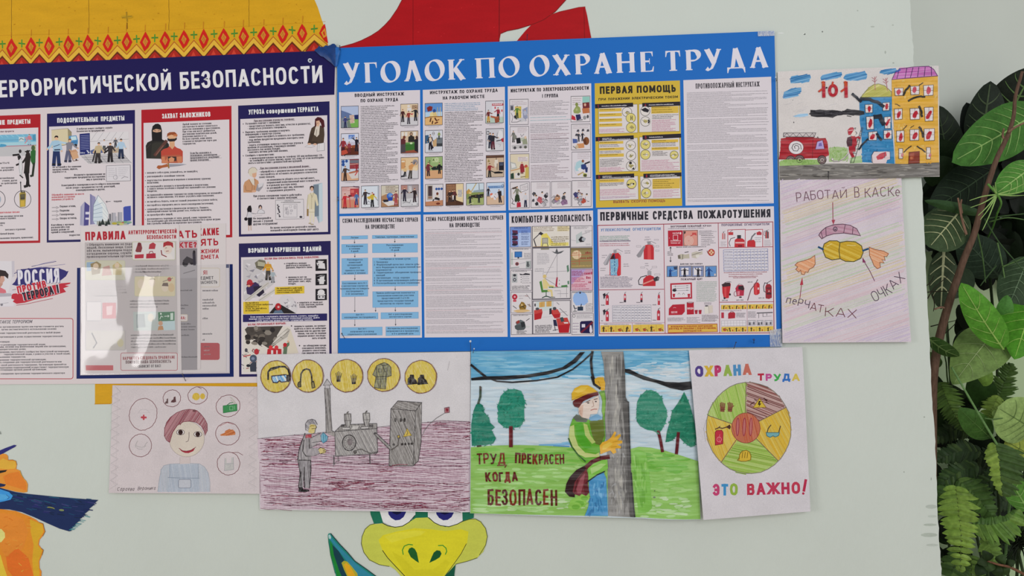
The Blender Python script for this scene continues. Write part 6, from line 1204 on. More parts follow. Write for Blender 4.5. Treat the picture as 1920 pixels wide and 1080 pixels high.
S.P([(465,1000),(476,900),(490,820),(512,788),(560,776),(640,772),(640,720),(722,712),(724,770),(800,774),(842,800),(872,850),(886,920),(888,1000)],'B2B4BC')
S.P([(640,720),(722,712),(724,772),(640,776)],'C2B5B3')
hatch(S,[(465,1000),(476,900),(490,820),(512,788),(560,776),(800,774),(842,800),(872,850),(886,920),(888,1000)],84,9,5,['A9B0BA','B6BAC0','AEB4C0'],r)
S.P([(560,776),(790,776),(800,1000),(548,1000)],'ABB1BC');hatch(S,[(560,776),(790,776),(800,1000),(548,1000)],80,8,4,['A2AAB8','B0B6C0','9CA6B4'],r)
S.L([(560,776),(560,880)],3,'7E8896');S.L([(788,776),(792,890)],3,'7E8896');S.L([(546,884),(640,888),(800,890)],3.5,'757F90');S.L([(512,788),(560,776),(640,772)],2.5,'8E949E');S.L([(724,770),(800,774),(842,800),(872,850),(886,920),(888,996)],2.5,'8E949E');S.L([(512,788),(490,820),(476,900),(465,996)],2.5,'8E949E')
S.RR(632,900,732,968,12,3.5,'6A7080',fill='B4B6BE');S.L([(640,772),(640,722)],2,'A49C9C');S.L([(722,714),(724,770)],2,'A49C9C')
S.P(ell(694,575,142,143),'C7BCB0');S.L(ell(694,575,142,143,36),3,'9A8E8A',closed=True)
hair=[(556,602),(530,584),(512,548),(514,490),(530,440),(560,400),(610,362),(660,342),(710,334),(750,338),(775,345),(800,366),(836,410),(858,452),(860,505),(842,546),(836,515),(812,470),(770,440),(715,430),(664,436),(616,466),(580,520)]
S.P(hair,'A88488');hatch(S,hair,-58,8,4.5,['8E4E58','9C6068','84424E','A87078','7A3C46'],r);S.L(hair,4,'6E2E38',closed=True)
S.L([(670,410),(640,460)],5,'7A3C46');S.E(754,346,14,10,'6A4448')
for cx,cy in ((643,520),(783,536)):
    S.P(ell(cx,cy,32,21),'CFC8C6');S.L(ell(cx,cy,32,21),4,'4A3E40',closed=True);S.E(cx,cy,19,20,'3A2624');S.E(cx+5,cy-4,6,6,'15100F')
S.L([(712,520),(712,560),(706,590),(688,598)],4,'6A5C5C');S.P([(632,650),(660,668),(692,674),(730,664),(764,642),(748,672),(710,688),(680,686),(654,674)],'96303C');S.L([(632,648),(660,668),(692,672),(730,664),(768,640)],3.5,'6A222E')
S.end()
S.lv=1;S.begin('circled_safety_signs')
BR = '6E3E44'
for cx,cy,rx,ry,rt in ((340,375,112,130,14),(571,246,72,68,-20),(781,222,80,70,-14),(1027,307,98,88,-10),(1025,532,98,92,8),(320,626,90,92,14),(1034,772,92,92,8)):
    S.L(wob(ell(cx,cy,rx,ry,22,rt),2.2,r,True,2),4.5,BR,closed=True)
S.L([(1060,684),(1110,682),(1148,704)],4,BR);S.L([(960,470),(1020,440),(1070,456)],3,'9A4A50');S.L([(780,152),(810,168)],4,BR)
S.P([(338,378),(350,378),(350,392),(368,394),(368,408),(352,408),(350,420),(338,422),(336,408),(320,406),(322,392),(337,391)],'AE4650')
S.O(345,360,40,26,4,'B4ACAE',180,360);S.L([(295,364),(395,360)],3,'B6AEB0');S.L([(312,376),(312,400)],3,'BAB2B4')
S.P([(514,290),(520,272),(528,268),(530,250),(540,246),(542,286)],'5E4A4A');S.P([(562,278),(570,262),(584,254),(586,236),(600,230),(606,274),(588,280)],'5A3E40')
S.E(768,231,30,30,'C4A648');S.E(820,229,20,24,'C4A648');hatch(S,ell(768,231,30,30),70,8,4,['CDB24A','BEA044'],r)
S.P([(986,306),(1098,292),(1100,346),(988,364)],'3E8450');S.L([(986,306),(1098,292),(1100,346),(988,364)],3.5,'27603A',closed=True);S.L([(1020,300),(1040,284),(1066,280)],6,'2E6A40');S.L([(1050,262),(1066,276),(1080,290)],6,'A8A49A');S.L([(1050,240),(1090,286)],11,'B4AEA8');S.F(1040,310,1066,340,3.5,'84B08A');S.L([(1078,308),(1080,334)],4,'84B08A')
S.P([(962,540),(1000,524),(1008,508),(1040,496),(1072,502),(1088,524),(1086,540),(1020,548),(970,548)],'BC7448');hatch(S,[(962,540),(1000,524),(1008,508),(1040,496),(1072,502),(1088,524),(1086,540),(1020,548)],-25,8,4,['B06438','C8845A','A85A34'],r)
S.L([(296,590),(284,614),(280,640)],5,'A8A2A2');S.L([(376,600),(362,614),(350,640)],5,'A8A2A2');S.L([(276,624),(302,636),(330,642),(362,630)],6,'B0AAAA');S.L([(290,646),(306,656),(336,656)],4,'A8A2A2')
S.P([(1004,730),(1016,728),(1018,768),(1056,766),(1056,724),(1072,722),(1076,820),(1004,830)],'B4B2B0');S.L([(1004,730),(1002,830),(1076,820),(1072,722)],3,'96949A');S.L([(1010,776),(1070,770)],3,'96949A');S.L([(1026,784),(1050,782),(1046,800),(1030,802)],2,'96949A')
S.end()
S.lv=1;S.begin('handwritten_signature')
S.T(134,992,276,990,30,'Сараева','5A5054',3.4,jit=1.5,rnd=r,slant=.28);S.T(298,986,446,982,28,'Вероника','5A5054',3.4,jit=1.5,rnd=r,slant=.28)
S.end()

# === worker at a machine (crayon)
G2=wall_thing('crayon_drawing',684,958,0.006,'crayon drawing of a grey worker at a machine below five yellow equipment circles','drawing')
S=Sheet(G2,[(481.3,664.8),(882,659.8),(882.5,960),(486.9,955.3)],(.006,.006,.007),M_CRAYON,paper='C8C4C7',pmat=M_PAPER,bend=lambda t: .003*sin(pi*min(1,t*1.02))+(.004*max(0,(t-.7)/.22) if t < .92 else .004-.05*(t-.92)),axis='u',cols=14)
S.crop(470,650,3.374)
S.begin('drawn_ground')
gr=[(44,582),(150,570),(300,556),(460,545),(540,536),(700,520),(890,498),(1040,482),(1180,470),(1300,468),(1392,474),(1388,1040),(62,1026),(52,800)]
S.P(gr,'C4B2BC')
hatch(S,gr,2,6.2,3.0,['85526A','6A3448','96687C','4E3040','A07E90','8E5C70','743E54'],r,.9,.12,46)
for (x0,y0,x1,y1,n) in ((70,590,330,640,22),(490,850,760,910,34),(120,900,560,1010,26),(800,860,1380,1020,40),(60,660,300,760,18),(1150,480,1380,600,18),(760,990,1060,1016,18),(400,700,900,860,22)):
    for i in range(n):
        x,y=r.uniform(x0,x1),r.uniform(y0,y1);d=r.uniform(30,110);S.L([(x,y),(x+d*.5,y-r.uniform(-2,8)),(x+d,y+r.uniform(-10,4))],r.uniform(2.2,4.4),r.choice(['7E2840','6A2438','8E4458','5A3040','743A4C']))
S.L([(44,582),(150,570),(300,556),(460,545),(540,536)],2.5,'5A545A');S.L([(1086,480),(1180,470),(1300,468),(1388,476)],2.5,'5A545A');S.L([(800,510),(890,498)],2.5,'5A545A')
S.end()
S.lv=250;S.begin('equipment_circles',label='five yellow circles with goggles, ear muffs, gloves, overall and boots')
YC = 'C9B456'
for cx,cy,rx,ry in ((160,188,95,100),(364,184,98,102),(610,183,102,102),(844,178,102,103),(1078,190,100,103)):
    e=ell(cx,cy,rx,ry,30);S.P(wob(e,1.5,r,True,1),YC);hatch(S,e,r.choice([70,82,60,76]),8,4.5,['CDB84C','C2A840','D2C272','C4AE56'],r,.5,.15);S.L(wob(e,1.5,r,True,1),5,'7A5A3E',closed=True);S.L(wob(ell(cx+2,cy+1,rx+2,ry+2,30),2,r,True,1),2.2,'6A3A4A',closed=True)
S.L([(112,204),(112,160),(130,138),(180,126),(220,126),(240,145),(252,186),(236,200)],11,'2A2628');S.L([(128,150),(180,132)],5,'3A3A40');S.P([(134,186),(228,176),(238,200),(228,220),(196,224),(184,214),(170,228),(144,226),(136,206)],'BCCBD8');hatch(S,[(134,186),(228,176),(238,200),(228,220),(196,224),(184,214),(170,228),(144,226)],60,9,6,['3E8AC0','D0D4DC','5AA0D0'],r);S.L([(134,186),(228,176),(238,200),(228,220),(196,224),(184,214),(170,228),(144,226),(136,206)],7,'3A2E3C',closed=True);S.E(240,200,14,24,'2A2628')
S.L([(318,222),(322,170),(336,148),(356,140),(376,146),(388,180),(392,226)],10,'35302A');S.P([(304,226),(318,218),(322,252),(304,256),(300,240)],'6A6248');S.L([(304,226),(318,218),(322,252),(304,256),(300,240)],5,'302C2A',closed=True);S.P([(388,226),(402,218),(410,256),(392,262)],'8A7E52');S.L([(388,226),(402,218),(410,256),(392,262)],5,'302C2A',closed=True)
for x,y,d in ((560,180,0),(656,195,1)):
    for k in range(5): S.L([(x-14+k*7,y+8),(x-18+k*9,y-24+abs(k-2)*6)],4,'4A4438')
    S.P([(x-16,y+4),(x+16,y+2),(x+12,y+26),(x-14,y+28)],'7A6E48');S.P([(x-14,y+28),(x+12,y+26),(x+12,y+40),(x-12,y+42)],'2E2A28');hatch(S,[(x-16,y+4),(x+16,y+2),(x+12,y+26),(x-14,y+28)],85,6,3,['4A4438','5A5440'],r)
GJ = '8A8868'
S.P([(776,176),(800,120),(824,108),(848,100),(872,110),(890,130),(892,180),(866,190),(866,186),(858,262),(786,258),(796,190)],GJ);hatch(S,[(776,176),(800,120),(824,108),(872,110),(890,130),(892,180),(866,190),(858,262),(786,258),(796,190)],75,10,3.5,['6A6A5A','9A9468','5A5A50'],r)
for p_ in ([(776,176),(800,120),(824,108),(848,100),(872,110),(890,130),(892,180)],[(776,176),(796,190)],[(866,190),(892,182)],[(800,130),(800,190),(862,188),(866,130)],[(796,190),(786,258),(816,262)],[(826,210),(822,264),(856,266),(858,190)],[(840,112),(842,190)],[(824,108),(838,120),(856,116),(872,110)],[(800,204),(858,202)]): S.L(p_,4.2,'3E3C3A')
S.F(810,140,830,160,3,'4A4844');S.F(852,138,866,158,3,'4A4844')
for dx in (0,64): S.P([(994+dx,236),(996+dx,200),(1008+dx,190),(1010+dx,176),(1034+dx,176),(1038+dx,200),(1052+dx,212),(1058+dx,230),(1030+dx,236)],'2A2524');S.L([(1004+dx,200),(1036+dx,210)],3,'5A544C');S.L([(996+dx,238),(1058+dx,232)],5,'1E1A1A')
S.end()
S.lv=250;S.begin('drawn_worker',label='grey figure with goggles standing at the machine')
S.P([(300,716),(312,640),(332,576),(346,548),(376,548),(400,560),(392,640),(386,690),(382,716)],'9C9698');hatch(S,[(300,716),(312,640),(332,576),(346,548),(400,560),(392,640),(386,690),(382,716)],84,6,3.5,['7A767A','8E8A8E','A8A4A6','68646A'],r)
S.P([(302,716),(378,716),(384,780),(374,892),(344,892),(342,800),(334,890),(306,890),(312,800)],'8E888C');hatch(S,[(302,716),(378,716),(384,780),(374,892),(344,892),(342,800),(334,890),(306,890),(312,800)],86,6,3.5,['6A666A','8A868A','9C989C','5A565A'],r)
for p_ in ([(346,548),(326,600),(312,640),(300,716),(382,716)],[(340,590),(332,660),(352,690),(400,688),(440,672)],[(372,580),(376,640),(430,644)],[(302,716),(316,800),(306,890)],[(382,716),(384,780),(374,892)],[(342,760),(344,890)],[(322,790),(320,880)]): S.L(p_,5.5,'2C282A')
S.P([(352,688),(380,640),(430,640),(440,672),(400,690)],'9A9498')
S.P([(384,574),(440,548),(452,590),(396,632),(386,600)],'A49EA0');S.L([(384,576),(444,546)],4,'4A464A');S.L([(390,606),(450,596)],3.5,'5A565A');S.L([(392,632),(440,612)],3.5,'5A565A')
S.P([(448,560),(462,540),(476,556),(490,568),(486,592),(462,608),(450,592)],'6AA2B8');S.L([(448,560),(462,540),(490,568),(486,592),(462,608),(450,592)],3.5,'34708A',closed=True);S.L([(462,545),(466,600)],2.5,'34708A');S.L([(476,556),(480,594)],2.5,'34708A')
S.P([(430,648),(446,636),(466,640),(480,652),(474,672),(444,676)],'C4B274');S.L([(430,648),(446,636),(478,650),(462,658),(482,662),(446,676)],4,'3A3430')
S.P([(366,490),(380,480),(410,486),(418,500),(410,540),(394,550),(368,540)],'C9B878');S.L([(410,490),(420,508),(412,520),(408,544),(390,550)],4,'4A4238');S.L([(372,506),(388,498),(416,500)],5,'8A7A30');S.L([(390,518),(410,514)],4,'6A5A30')
S.P([(348,520),(350,486),(366,464),(390,458),(410,464),(422,484),(408,492),(384,488),(372,500),(368,534),(356,530)],'9C989C');hatch(S,[(348,520),(350,486),(366,464),(390,458),(410,464),(422,484),(384,488),(368,534)],50,6,3,['7A767A','B4B0B4','6A666A'],r);S.L([(352,526),(350,486),(366,464),(390,458),(410,464),(424,490)],4.5,'5A565A')
S.P([(350,556),(388,552),(388,574),(352,576)],'B04A54');S.L([(352,560),(386,558)],4,'8E2A3A');S.L([(352,572),(386,568)],4,'8E2A3A')
S.P([(304,916),(310,886),(330,886),(336,900),(366,902),(378,910),(350,918)],'1E1A1C');S.end()
S.lv=250;S.begin('drawn_machine',label='grey machine with chimney and two cups on top')
S.P([(480,545),(478,400),(470,262),(505,260),(508,400),(518,530),(536,540),(540,570)],'98928F');hatch(S,[(480,545),(478,400),(470,262),(505,260),(508,400),(518,530)],84,5,3,['5E5A5C','7A7678','8E8A8C','4E4A4C'],r);S.L([(470,262),(478,400),(480,545)],3.5,'4A4648');S.L([(505,260),(508,400),(518,530),(538,540)],3.5,'4A4648')
S.P([(462,244),(486,204),(514,240)],'ABA7A8');S.L([(462,244),(486,204),(514,240)],3.5,'4A4648',closed=True);S.R(474,242,502,264,'B4B0B2');S.F(474,242,502,264,3,'5A5658')
bx_=[(536,536),(800,516),(806,660),(780,676),(540,690)];S.P([(536,536),(580,492),(800,484),(800,520)],'96928F');hatch(S,[(536,536),(580,492),(800,484),(800,520)],70,7,3,['6A666A','85817F','5A5658'],r)
S.P(bx_,'A29E9C');hatch(S,bx_,62,7,3.2,['7A7678','8E8A8A','6A6668','B0ACAA'],r);S.L(bx_,4,'3E3A3C',closed=True);S.L([(536,536),(580,492),(800,484),(802,520)],4,'3E3A3C');S.P([(650,500),(690,498),(676,520),(640,520)],'B8B4B2')
for x,y in ((618,505),(736,500)):
    S.P([(x-20,y-36),(x-22,y-80),(x-6,y-88),(x+18,y-82),(x+20,y-38),(x+10,y),(x-10,y)],'A09C9A');hatch(S,[(x-20,y-36),(x-22,y-80),(x+18,y-82),(x+20,y-38),(x+10,y),(x-10,y)],80,6,3,['6A666A','85817F','B4B0AE'],r);S.L([(x-10,y),(x-20,y-36),(x-22,y-80),(x+18,y-82),(x+20,y-38),(x+10,y)],4,'45413F');S.L([(x-20,y-38),(x+20,y-40)],3,'45413F');S.L([(x-4,y-88),(x+2,y-94)],7,'45413F');S.P([(x-36,y+18),(x+14,y+16),(x+14,y+4),(x-34,y+6)],'BDB9B8');S.L([(x-36,y+18),(x+14,y+16),(x+14,y+4),(x-34,y+6)],3,'5A5658',closed=True)
for x0 in (574,752): S.R(x0,492,x0+24,506,'4A4648')
S.E(626,606,42,48,'9C9896');S.O(626,606,42,49,7,'3A3638');S.O(626,606,32,38,3,'5A5658');S.E(632,600,18,22,'7A7072');
for a in range(0,360,30): S.L([(626+12*cos(radians(a)),606+14*sin(radians(a))),(626+34*cos(radians(a)),606+38*sin(radians(a)))],2.2,'5A5658')
S.E(664,664,11,12,'3A3230');S.L([(664,664),(680,650),(704,646),(730,660),(764,672),(790,664)],6,'5A5654');S.L([(530,690),(530,740)],6,'4A4648');S.L([(556,690),(556,722),(566,716)],4,'5A5658');S.L([(756,676),(758,736)],6,'4A4648');S.L([(524,756),(548,720)],3,'6A666A');S.L([(790,680),(806,664)],5,'4A4648')
S.E(790,548,8,8,'3A3638');S.P([(796,546),(888,632),(880,648),(790,556)],'8E8A88');S.L([(796,544),(890,634)],4,'3E3A3C');S.L([(790,558),(884,650)],4,'3E3A3C')
S.end()
S.lv=250;S.begin('drawn_cabinet',label='tall grey electric cabinet with a yellow warning triangle')
f1=[(890,392),(1046,404),(1030,752),(878,752)];f2=[(1046,404),(1084,352),(1080,600),(1062,720),(1030,752)];f3=[(890,392),(934,342),(1084,352),(1046,404)]
for f_,a_ in ((f1,66),(f2,80),(f3,20)): S.P(f_,'95908E');hatch(S,f_,a_,6,3.4,['6A6664','7E7A78','5A5654','8E8A88','A4A09E'],r);S.L(f_,4.5,'3A3638',closed=True)
for x in (918,952,976): S.E(x,462,7,14,'35302F')
S.P([(968,568),(992,516),(1020,560)],'C2A848');S.L([(968,568),(992,516),(1020,560)],3.5,'7A6A30',closed=True);S.L([(990,530),(996,544),(990,556)],3,'4A4438')
S.P([(928,560),(948,556),(946,580),(932,582)],'3A3634');S.P([(932,562),(944,560),(942,574),(934,574)],'B8A050');S.L([(938,580),(936,620),(910,640),(896,648)],8,'57524F')
for x in (908,960,980,1002,1022): S.E(x,618-(x-908)*.05,8,8,'35302F')
S.L([(1088,560),(1100,530),(1130,490),(1180,448),(1230,418)],3.5,'6A6668');S.P([(1228,386),(1258,380),(1260,414),(1230,418)],'9A5A64');S.L([(1228,386),(1258,380),(1260,414),(1230,418)],3,'4A3A40',closed=True);S.E(1243,399,9,9,'7A1E2C')
S.L([(1260,92),(1248,148)],2,'A8A4A6')
S.end()

# === gouache painting of a lineman
G3=wall_thing('gouache_painting',1096,970,0.010,'gouache painting of a worker in a yellow helmet hugging a grey pole','painting')
S=Sheet(G3,[(883,658.5),(1303,657),(1314,974),(881.3,962.5)],(.009,.011,.012),M_PAINT,paper='BFCAD0',pmat=M_PAPER,bend=lambda t: .004*sin(pi*t)+(.006*sin(pi*(t-.75)/.25) if t > .75 else 0),axis='u',cols=16)
S.crop(870,640,3.085)
S.begin('painted_sky')
S.P([(40,57),(1308,53),(1330,300),(1352,700),(960,640),(40,620)],'B8C8D2')
S.P([(40,57),(1308,53),(1308,110),(1240,130),(1000,140),(930,190),(700,215),(400,222),(40,225)],'5C9EC2')
S.fine=('B0C4D0',.35)
for i in range(150):
    x,y=r.uniform(42,1240),r.uniform(62,215);w=r.uniform(60,200);x1=min(x+w,1300);b=y < 190-40*(x > 900)
    S.L([(x,y),(x+(x1-x)*.5,y+r.uniform(-4,4)),(x1,y+r.uniform(-6,6))],r.uniform(7,16),r.choice(['4C9AC0','5AA4C8','3F8AB4','6CB0D0','5C9EC4']) if b else r.choice(['9CC0D4','B8CCD8','7AB0CE']))
for i in range(190):
    x,y=r.uniform(42,1300),r.uniform(225,600);w=r.uniform(40,160);x1=min(x+w,1310)
    S.L([(x,y),(x1,y+r.uniform(-8,8))],r.uniform(6,15),r.choice(['C4CCD4','B2C6D4','CDD0D4','A4C0D2','BECAD4','C9CED2','D0D2D4']))
for i in range(40):
    x,y=r.uniform(930,1290),r.uniform(120,240);S.L([(x,y),(min(1306,x+r.uniform(30,90)),y+r.uniform(-6,6))],r.uniform(8,14),r.choice(['C6CED4','D0D2D4','BCCAD4']) if y > 150 else r.choice(['7CB4D0','A8C6D6']))
for i in range(26):
    x,y=r.uniform(940,1290),r.uniform(270,340);S.L([(x,y),(min(1310,x+r.uniform(40,100)),y+r.uniform(-5,5))],r.uniform(6,12),r.choice(['7EB6D6','9AC4DA','B4CEDC']))
S.fine=None;S.L([(440,600),(520,596),(610,590)],12,'6FA6CC');S.L([(520,604),(606,606)],8,'4F86B8');S.L([(570,585),(600,580)],7,'8ABAD4')
S.end()
S.lv=260;S.begin('painted_hills')
h1=[(40,612),(160,602),(320,598),(480,602),(640,612),(760,640),(830,690),(830,1010),(700,1005),(37,994)]
h2=[(955,622),(1010,608),(1080,612),(1160,628),(1250,656),(1353,692),(1368,1028),(980,1014)]
S.P(h1,'86B45A');S.P(h2,'8ABA5E');S.fine=('86B45A',.3)
for i in range(230):
    x,y=r.uniform(42,700),r.uniform(618,985);t=(y-610)/380;S.L([(x,y),(x+r.uniform(40,120),y+r.uniform(-6,6))],r.uniform(8,16),r.choice(['5FA436','6CAE40','7AB650'] if t < .3 else ['8ABC62','7EB252','9CC87A','A8CE8C'] if t < .75 else ['A6CC8C','B8D4A4','96C278','C4D4B8']))
for i in range(150):
    x,y=r.uniform(966,1260),r.uniform(640,1010);t=(y-620)/390
    if y < 615+(x-960)*.16: continue
    S.L([(x+t*12,y),(x+r.uniform(30,90)+t*12,y+r.uniform(-6,6))],r.uniform(9,16),r.choice(['62A83A','70B046','5AA034'] if t < .35 else ['84B85C','92C26C','7CB452','A4CA84'] if t < .7 else ['B0D09A','A0C884','BCD6AA','C8D8C0']))
S.P([(966,640),(1000,622),(1050,640),(1070,760),(1086,960),(1060,985),(1010,990),(985,840)],'7AB44E')
for i in range(30): x=r.uniform(980,1050);y=r.uniform(650,900);S.L([(x,y),(x+r.uniform(-4,14),y+r.uniform(40,90))],r.uniform(8,14),r.choice(['6AA83E','86BC5C','5C9C34','94C46C']))
S.fine=None
for x,y,a in ((660,930,50),(640,950,40),(690,900,36)): S.E(x,y,a,a*.6,'86BC50',n=14);S.E(x+6,y+4,a*.6,a*.35,'6CA83C',n=12)
S.E(1098,897,8,5,'6A7A66',n=8);S.E(1100,860,4,3,'5A5A50',n=8);S.L([(80,606),(96,604)],10,'2E2420')
S.end()
S.lv=500;S.begin('painted_trees',label='dark green round and pointed trees on the hills')
def tree(pts,cols,n,a0):
    S.lv=500;S.P(pts,cols[0]);S.fine=(cols[0],.3);xs=[p[0] for p in pts];ys=[p[1] for p in pts]
    for i in range(n*3):
        x,y=r.uniform(min(xs),max(xs)),r.uniform(min(ys),max(ys))
        if inside(pts,x,y): S.L([(x,y),(x+r.uniform(-9,9),y+r.uniform(-9,9)),(x+r.uniform(-14,14),y+r.uniform(2,14))],r.uniform(5,9),r.choice(cols))
    S.fine=None
TG=['24806A','2C8A70','1E7058','3A9A80','1C6650']
S.L([(272,500),(272,600)],22,'5E2026');S.L([(264,510),(266,596)],6,'7A2C30')
tree([(200,410),(192,376),(204,350),(212,318),(236,290),(262,276),(300,276),(332,286),(345,318),(354,352),(348,392),(350,440),(338,478),(312,496),(262,500),(226,490),(198,466),(196,440)],TG,70,0)
tree([(46,604),(42,480),(56,400),(70,366),(86,354),(110,370),(118,410),(146,440),(152,470),(180,496),(160,512),(186,560),(170,590),(120,600)],['1E7460','2A8468','186450','32907A'],60,0);S.L([(96,268),(95,320),(84,356)],13,'3A4A3E');S.L([(94,262),(98,280)],8,'4A3A34')
S.L([(1122,520),(1134,570),(1144,628)],17,'5E1C24');S.L([(1236,530),(1230,600),(1226,640)],18,'5A1820')
tree([(996,420),(1000,350),(1018,314),(1050,284),(1080,278),(1110,292),(1140,320),(1150,356),(1168,390),(1172,430),(1160,470),(1140,510),(1122,530),(1090,514),(1060,510),(1020,490),(998,460)],['2E8068','3A8E74','247058','46987E','2A7660'],80,0)
tree([(1162,580),(1170,520),(1190,450),(1200,400),(1230,360),(1250,330),(1270,290),(1285,320),(1306,370),(1330,460),(1342,560),(1334,604),(1310,610),(1280,590),(1240,550),(1230,540),(1200,570)],['22765C','2E8468','1A644C','3A9276'],80,0)
S.end()
S.lv=650;S.begin('painted_cables')
S.P([(42,212),(110,202),(220,200),(360,192),(480,172),(570,148),(630,106),(672,62),(700,60),(650,120),(590,158),(490,190),(380,208),(240,222),(120,222),(44,226)],'1C1C20')
S.L([(44,138),(80,168),(128,206)],13,'1C1C20');S.L([(128,206),(190,230),(280,236),(420,226),(540,206),(630,160),(690,112),(740,66)],9,'1C1C20');S.L([(742,62),(734,110),(740,180),(756,240),(784,268)],14,'1E1E22')
S.P([(926,158),(956,160),(1010,188),(1080,212),(1160,232),(1240,236),(1310,230),(1316,274),(1260,282),(1190,268),(1110,238),(1040,222),(970,192),(926,176)],'1B1B1E')
S.end()
S.lv=660;S.begin('painted_pole',label='grey pole with brush streaks')
pole=[(792,57),(920,57),(930,160),(934,320),(948,350),(952,470),(958,620),(966,760),(976,920),(988,985),(986,1014),(836,1006),(834,800),(826,600),(812,420),(818,260),(806,120)]
S.P(pole,'8A8886');S.fine=('8A8886',.3)
for i in range(150):
    t=r.random();y=70+t*860;x0=806+t*30;w=108+t*26;u=r.random();x=x0+6+u*(w-16);S.L([(x,y),(x+r.uniform(-4,6),y+r.uniform(40,110))],r.uniform(5,11),r.choice(['6E6C6A','7C7A78'] if u < .3 else ['A4A29C','B4B0A8','94928E'] if u < .7 else ['5E5C5A','4C4A4A','6A6866']))
S.P([(918,57),(930,160),(934,320),(948,350),(958,620),(976,920),(988,985),(986,1014),(960,1012),(946,820),(936,600),(916,380),(912,180)],'555352')
for i in range(40): x,y=r.uniform(838,930),r.uniform(640,980);S.L([(x,y),(x+r.uniform(-10,10),y+r.uniform(6,30))],r.uniform(5,10),r.choice(['8E8C8C','A0A0A2','7A7876']))
S.fine=None;S.L([(930,340),(950,350),(956,560),(962,700)],7,'38383A');S.L([(966,760),(980,960),(986,1010)],8,'38383A')
S.end()
S.lv=800;S.begin('painted_worker',label='worker in green overalls, yellow helmet and yellow gloves')
S.P([(754,216),(776,206),(806,206),(816,240),(814,280),(796,284),(772,262),(756,240)],'CDA032');S.L([(740,206),(752,246),(784,268)],13,'1E1E22');S.L([(776,230),(790,262)],5,'B4862A')
S.P([(778,290),(812,282),(820,330),(814,430),(818,560),(806,590),(770,560),(760,470),(800,450),(806,380),(794,320)],'5C8A32');S.P([(788,300),(812,296),(816,380),(806,440),(796,400),(800,340)],'7AA646')
bd=[(606,548),(612,490),(628,446),(650,420),(690,440),(722,452),(740,460),(800,452),(812,560),(790,600),(780,660),(820,690),(830,726),(760,770),(722,800),(716,760),(720,710),(680,690),(650,650),(620,600)]
S.P(bd,'5E9E2E');S.P([(724,460),(806,450),(812,540),(790,600),(760,590),(740,540)],'5E6A2A');S.P([(606,548),(612,490),(636,480),(640,540),(660,600),(700,640),(760,650),(780,640),(784,664),(700,668),(660,648),(622,604)],'B4C078');S.P([(690,470),(712,480),(730,540),(760,580),(740,590),(700,540)],'A8B868');S.P([(640,480),(680,462),(700,540),(740,610),(700,620),(660,580)],'4C9A26');S.L([(606,560),(624,606),(660,654),(700,690)],8,'2E5A24');S.P([(630,440),(650,420),(690,436),(716,450),(706,466),(650,462)],'5C6258')
S.P([(716,716),(780,690),(828,680),(832,732),(770,770),(720,806)],'78B446');S.P([(730,730),(790,704),(822,706),(780,740),(736,764)],'A0C476')
S.P([(660,370),(700,350),(776,312),(782,340),(780,380),(768,416),(730,420),(724,446),(690,440),(664,420)],'D2C2B8');S.P([(664,372),(690,366),(684,440),(666,420)],'C8A898');S.P([(722,440),(770,418),(800,440),(770,456),(730,456)],'6E9CBE')
S.P([(630,346),(650,330),(690,310),(740,290),(776,292),(778,310),(750,316),(720,330),(690,344),(664,382),(640,376),(630,360)],'5A1A1C');S.E(650,362,15,13,'56181A')
S.P([(624,340),(622,300),(640,270),(676,252),(716,252),(748,270),(772,290),(730,298),(690,312),(650,332)],'CFA62E');S.P([(640,290),(676,262),(716,262),(700,280),(660,300)],'D8B444');S.L([(626,336),(690,306),(770,288)],5,'B48A26')
S.L([(706,350),(728,340)],4,'5A4038');S.L([(752,334),(770,330)],4,'5A4038');S.E(718,354,7,4,'4A4444',n=10);S.E(762,346,6,4,'4A4444',n=10);S.L([(744,344),(750,372),(738,378)],3,'9A7A6A');S.L([(734,396),(752,390),(768,390)],5,'A86A62');S.L([(664,410),(670,396),(676,420)],3,'A88878')
S.P([(784,600),(800,580),(826,572),(850,552),(870,518),(880,524),(870,552),(902,532),(906,544),(886,568),(914,572),(914,586),(884,594),(908,606),(904,616),(874,616),(880,640),(862,648),(846,628),(812,640),(788,650)],'D2A032');S.P([(800,600),(840,580),(860,590),(820,620),(800,626)],'DCB44A');S.L([(860,580),(890,574)],4,'B88826');S.L([(850,610),(880,606)],4,'B88826')
S.L([(704,726),(740,694),(790,672),(830,666)],24,'561C20');S.L([(736,704),(742,686)],6,'3A1014');S.L([(786,684),(788,664)],6,'3A1014')
S.P([(584,866),(592,820),(612,780),(650,740),(696,716),(712,740),(690,780),(660,820),(642,870),(640,898),(610,894)],'2E1A1C');S.P([(628,866),(640,810),(670,770),(706,732),(718,770),(716,820),(724,870),(706,890),(680,878),(668,890),(640,880)],'6A2A30');S.P([(650,850),(672,790),(700,760),(690,820),(676,874),(656,876)],'8E4A52');S.P([(690,830),(712,800),(722,870),(700,888)],'561C22');S.L([(640,870),(656,800),(700,740)],4,'3E161A')
S.P([(722,806),(770,770),(808,756),(822,790),(832,1006),(698,1004),(716,960),(730,900),(722,850)],'4A8EBE')
for i in range(50): x,y=r.uniform(728,816),r.uniform(800,980);S.L([(x,y),(x+r.uniform(-12,12),y+r.uniform(8,34))],r.uniform(5,10),r.choice(['3E82B4','5C9CC8','4A8ABA','6AA6CE','3A76A8']))
S.L([(716,806),(770,768),(810,750)],7,'1E2A34')
S.end()
S.lv=520;S.begin('painted_lettering',label='dark red brush lettering on the hill')
def brush(x0,y0,x1,y1,h,s,t): S.T(x0,y0,x1,y1,h,s,'5A1E16',t,jit=3,rnd=r,cols=['5A1E16','6A2416','4E1A18','742A18'])
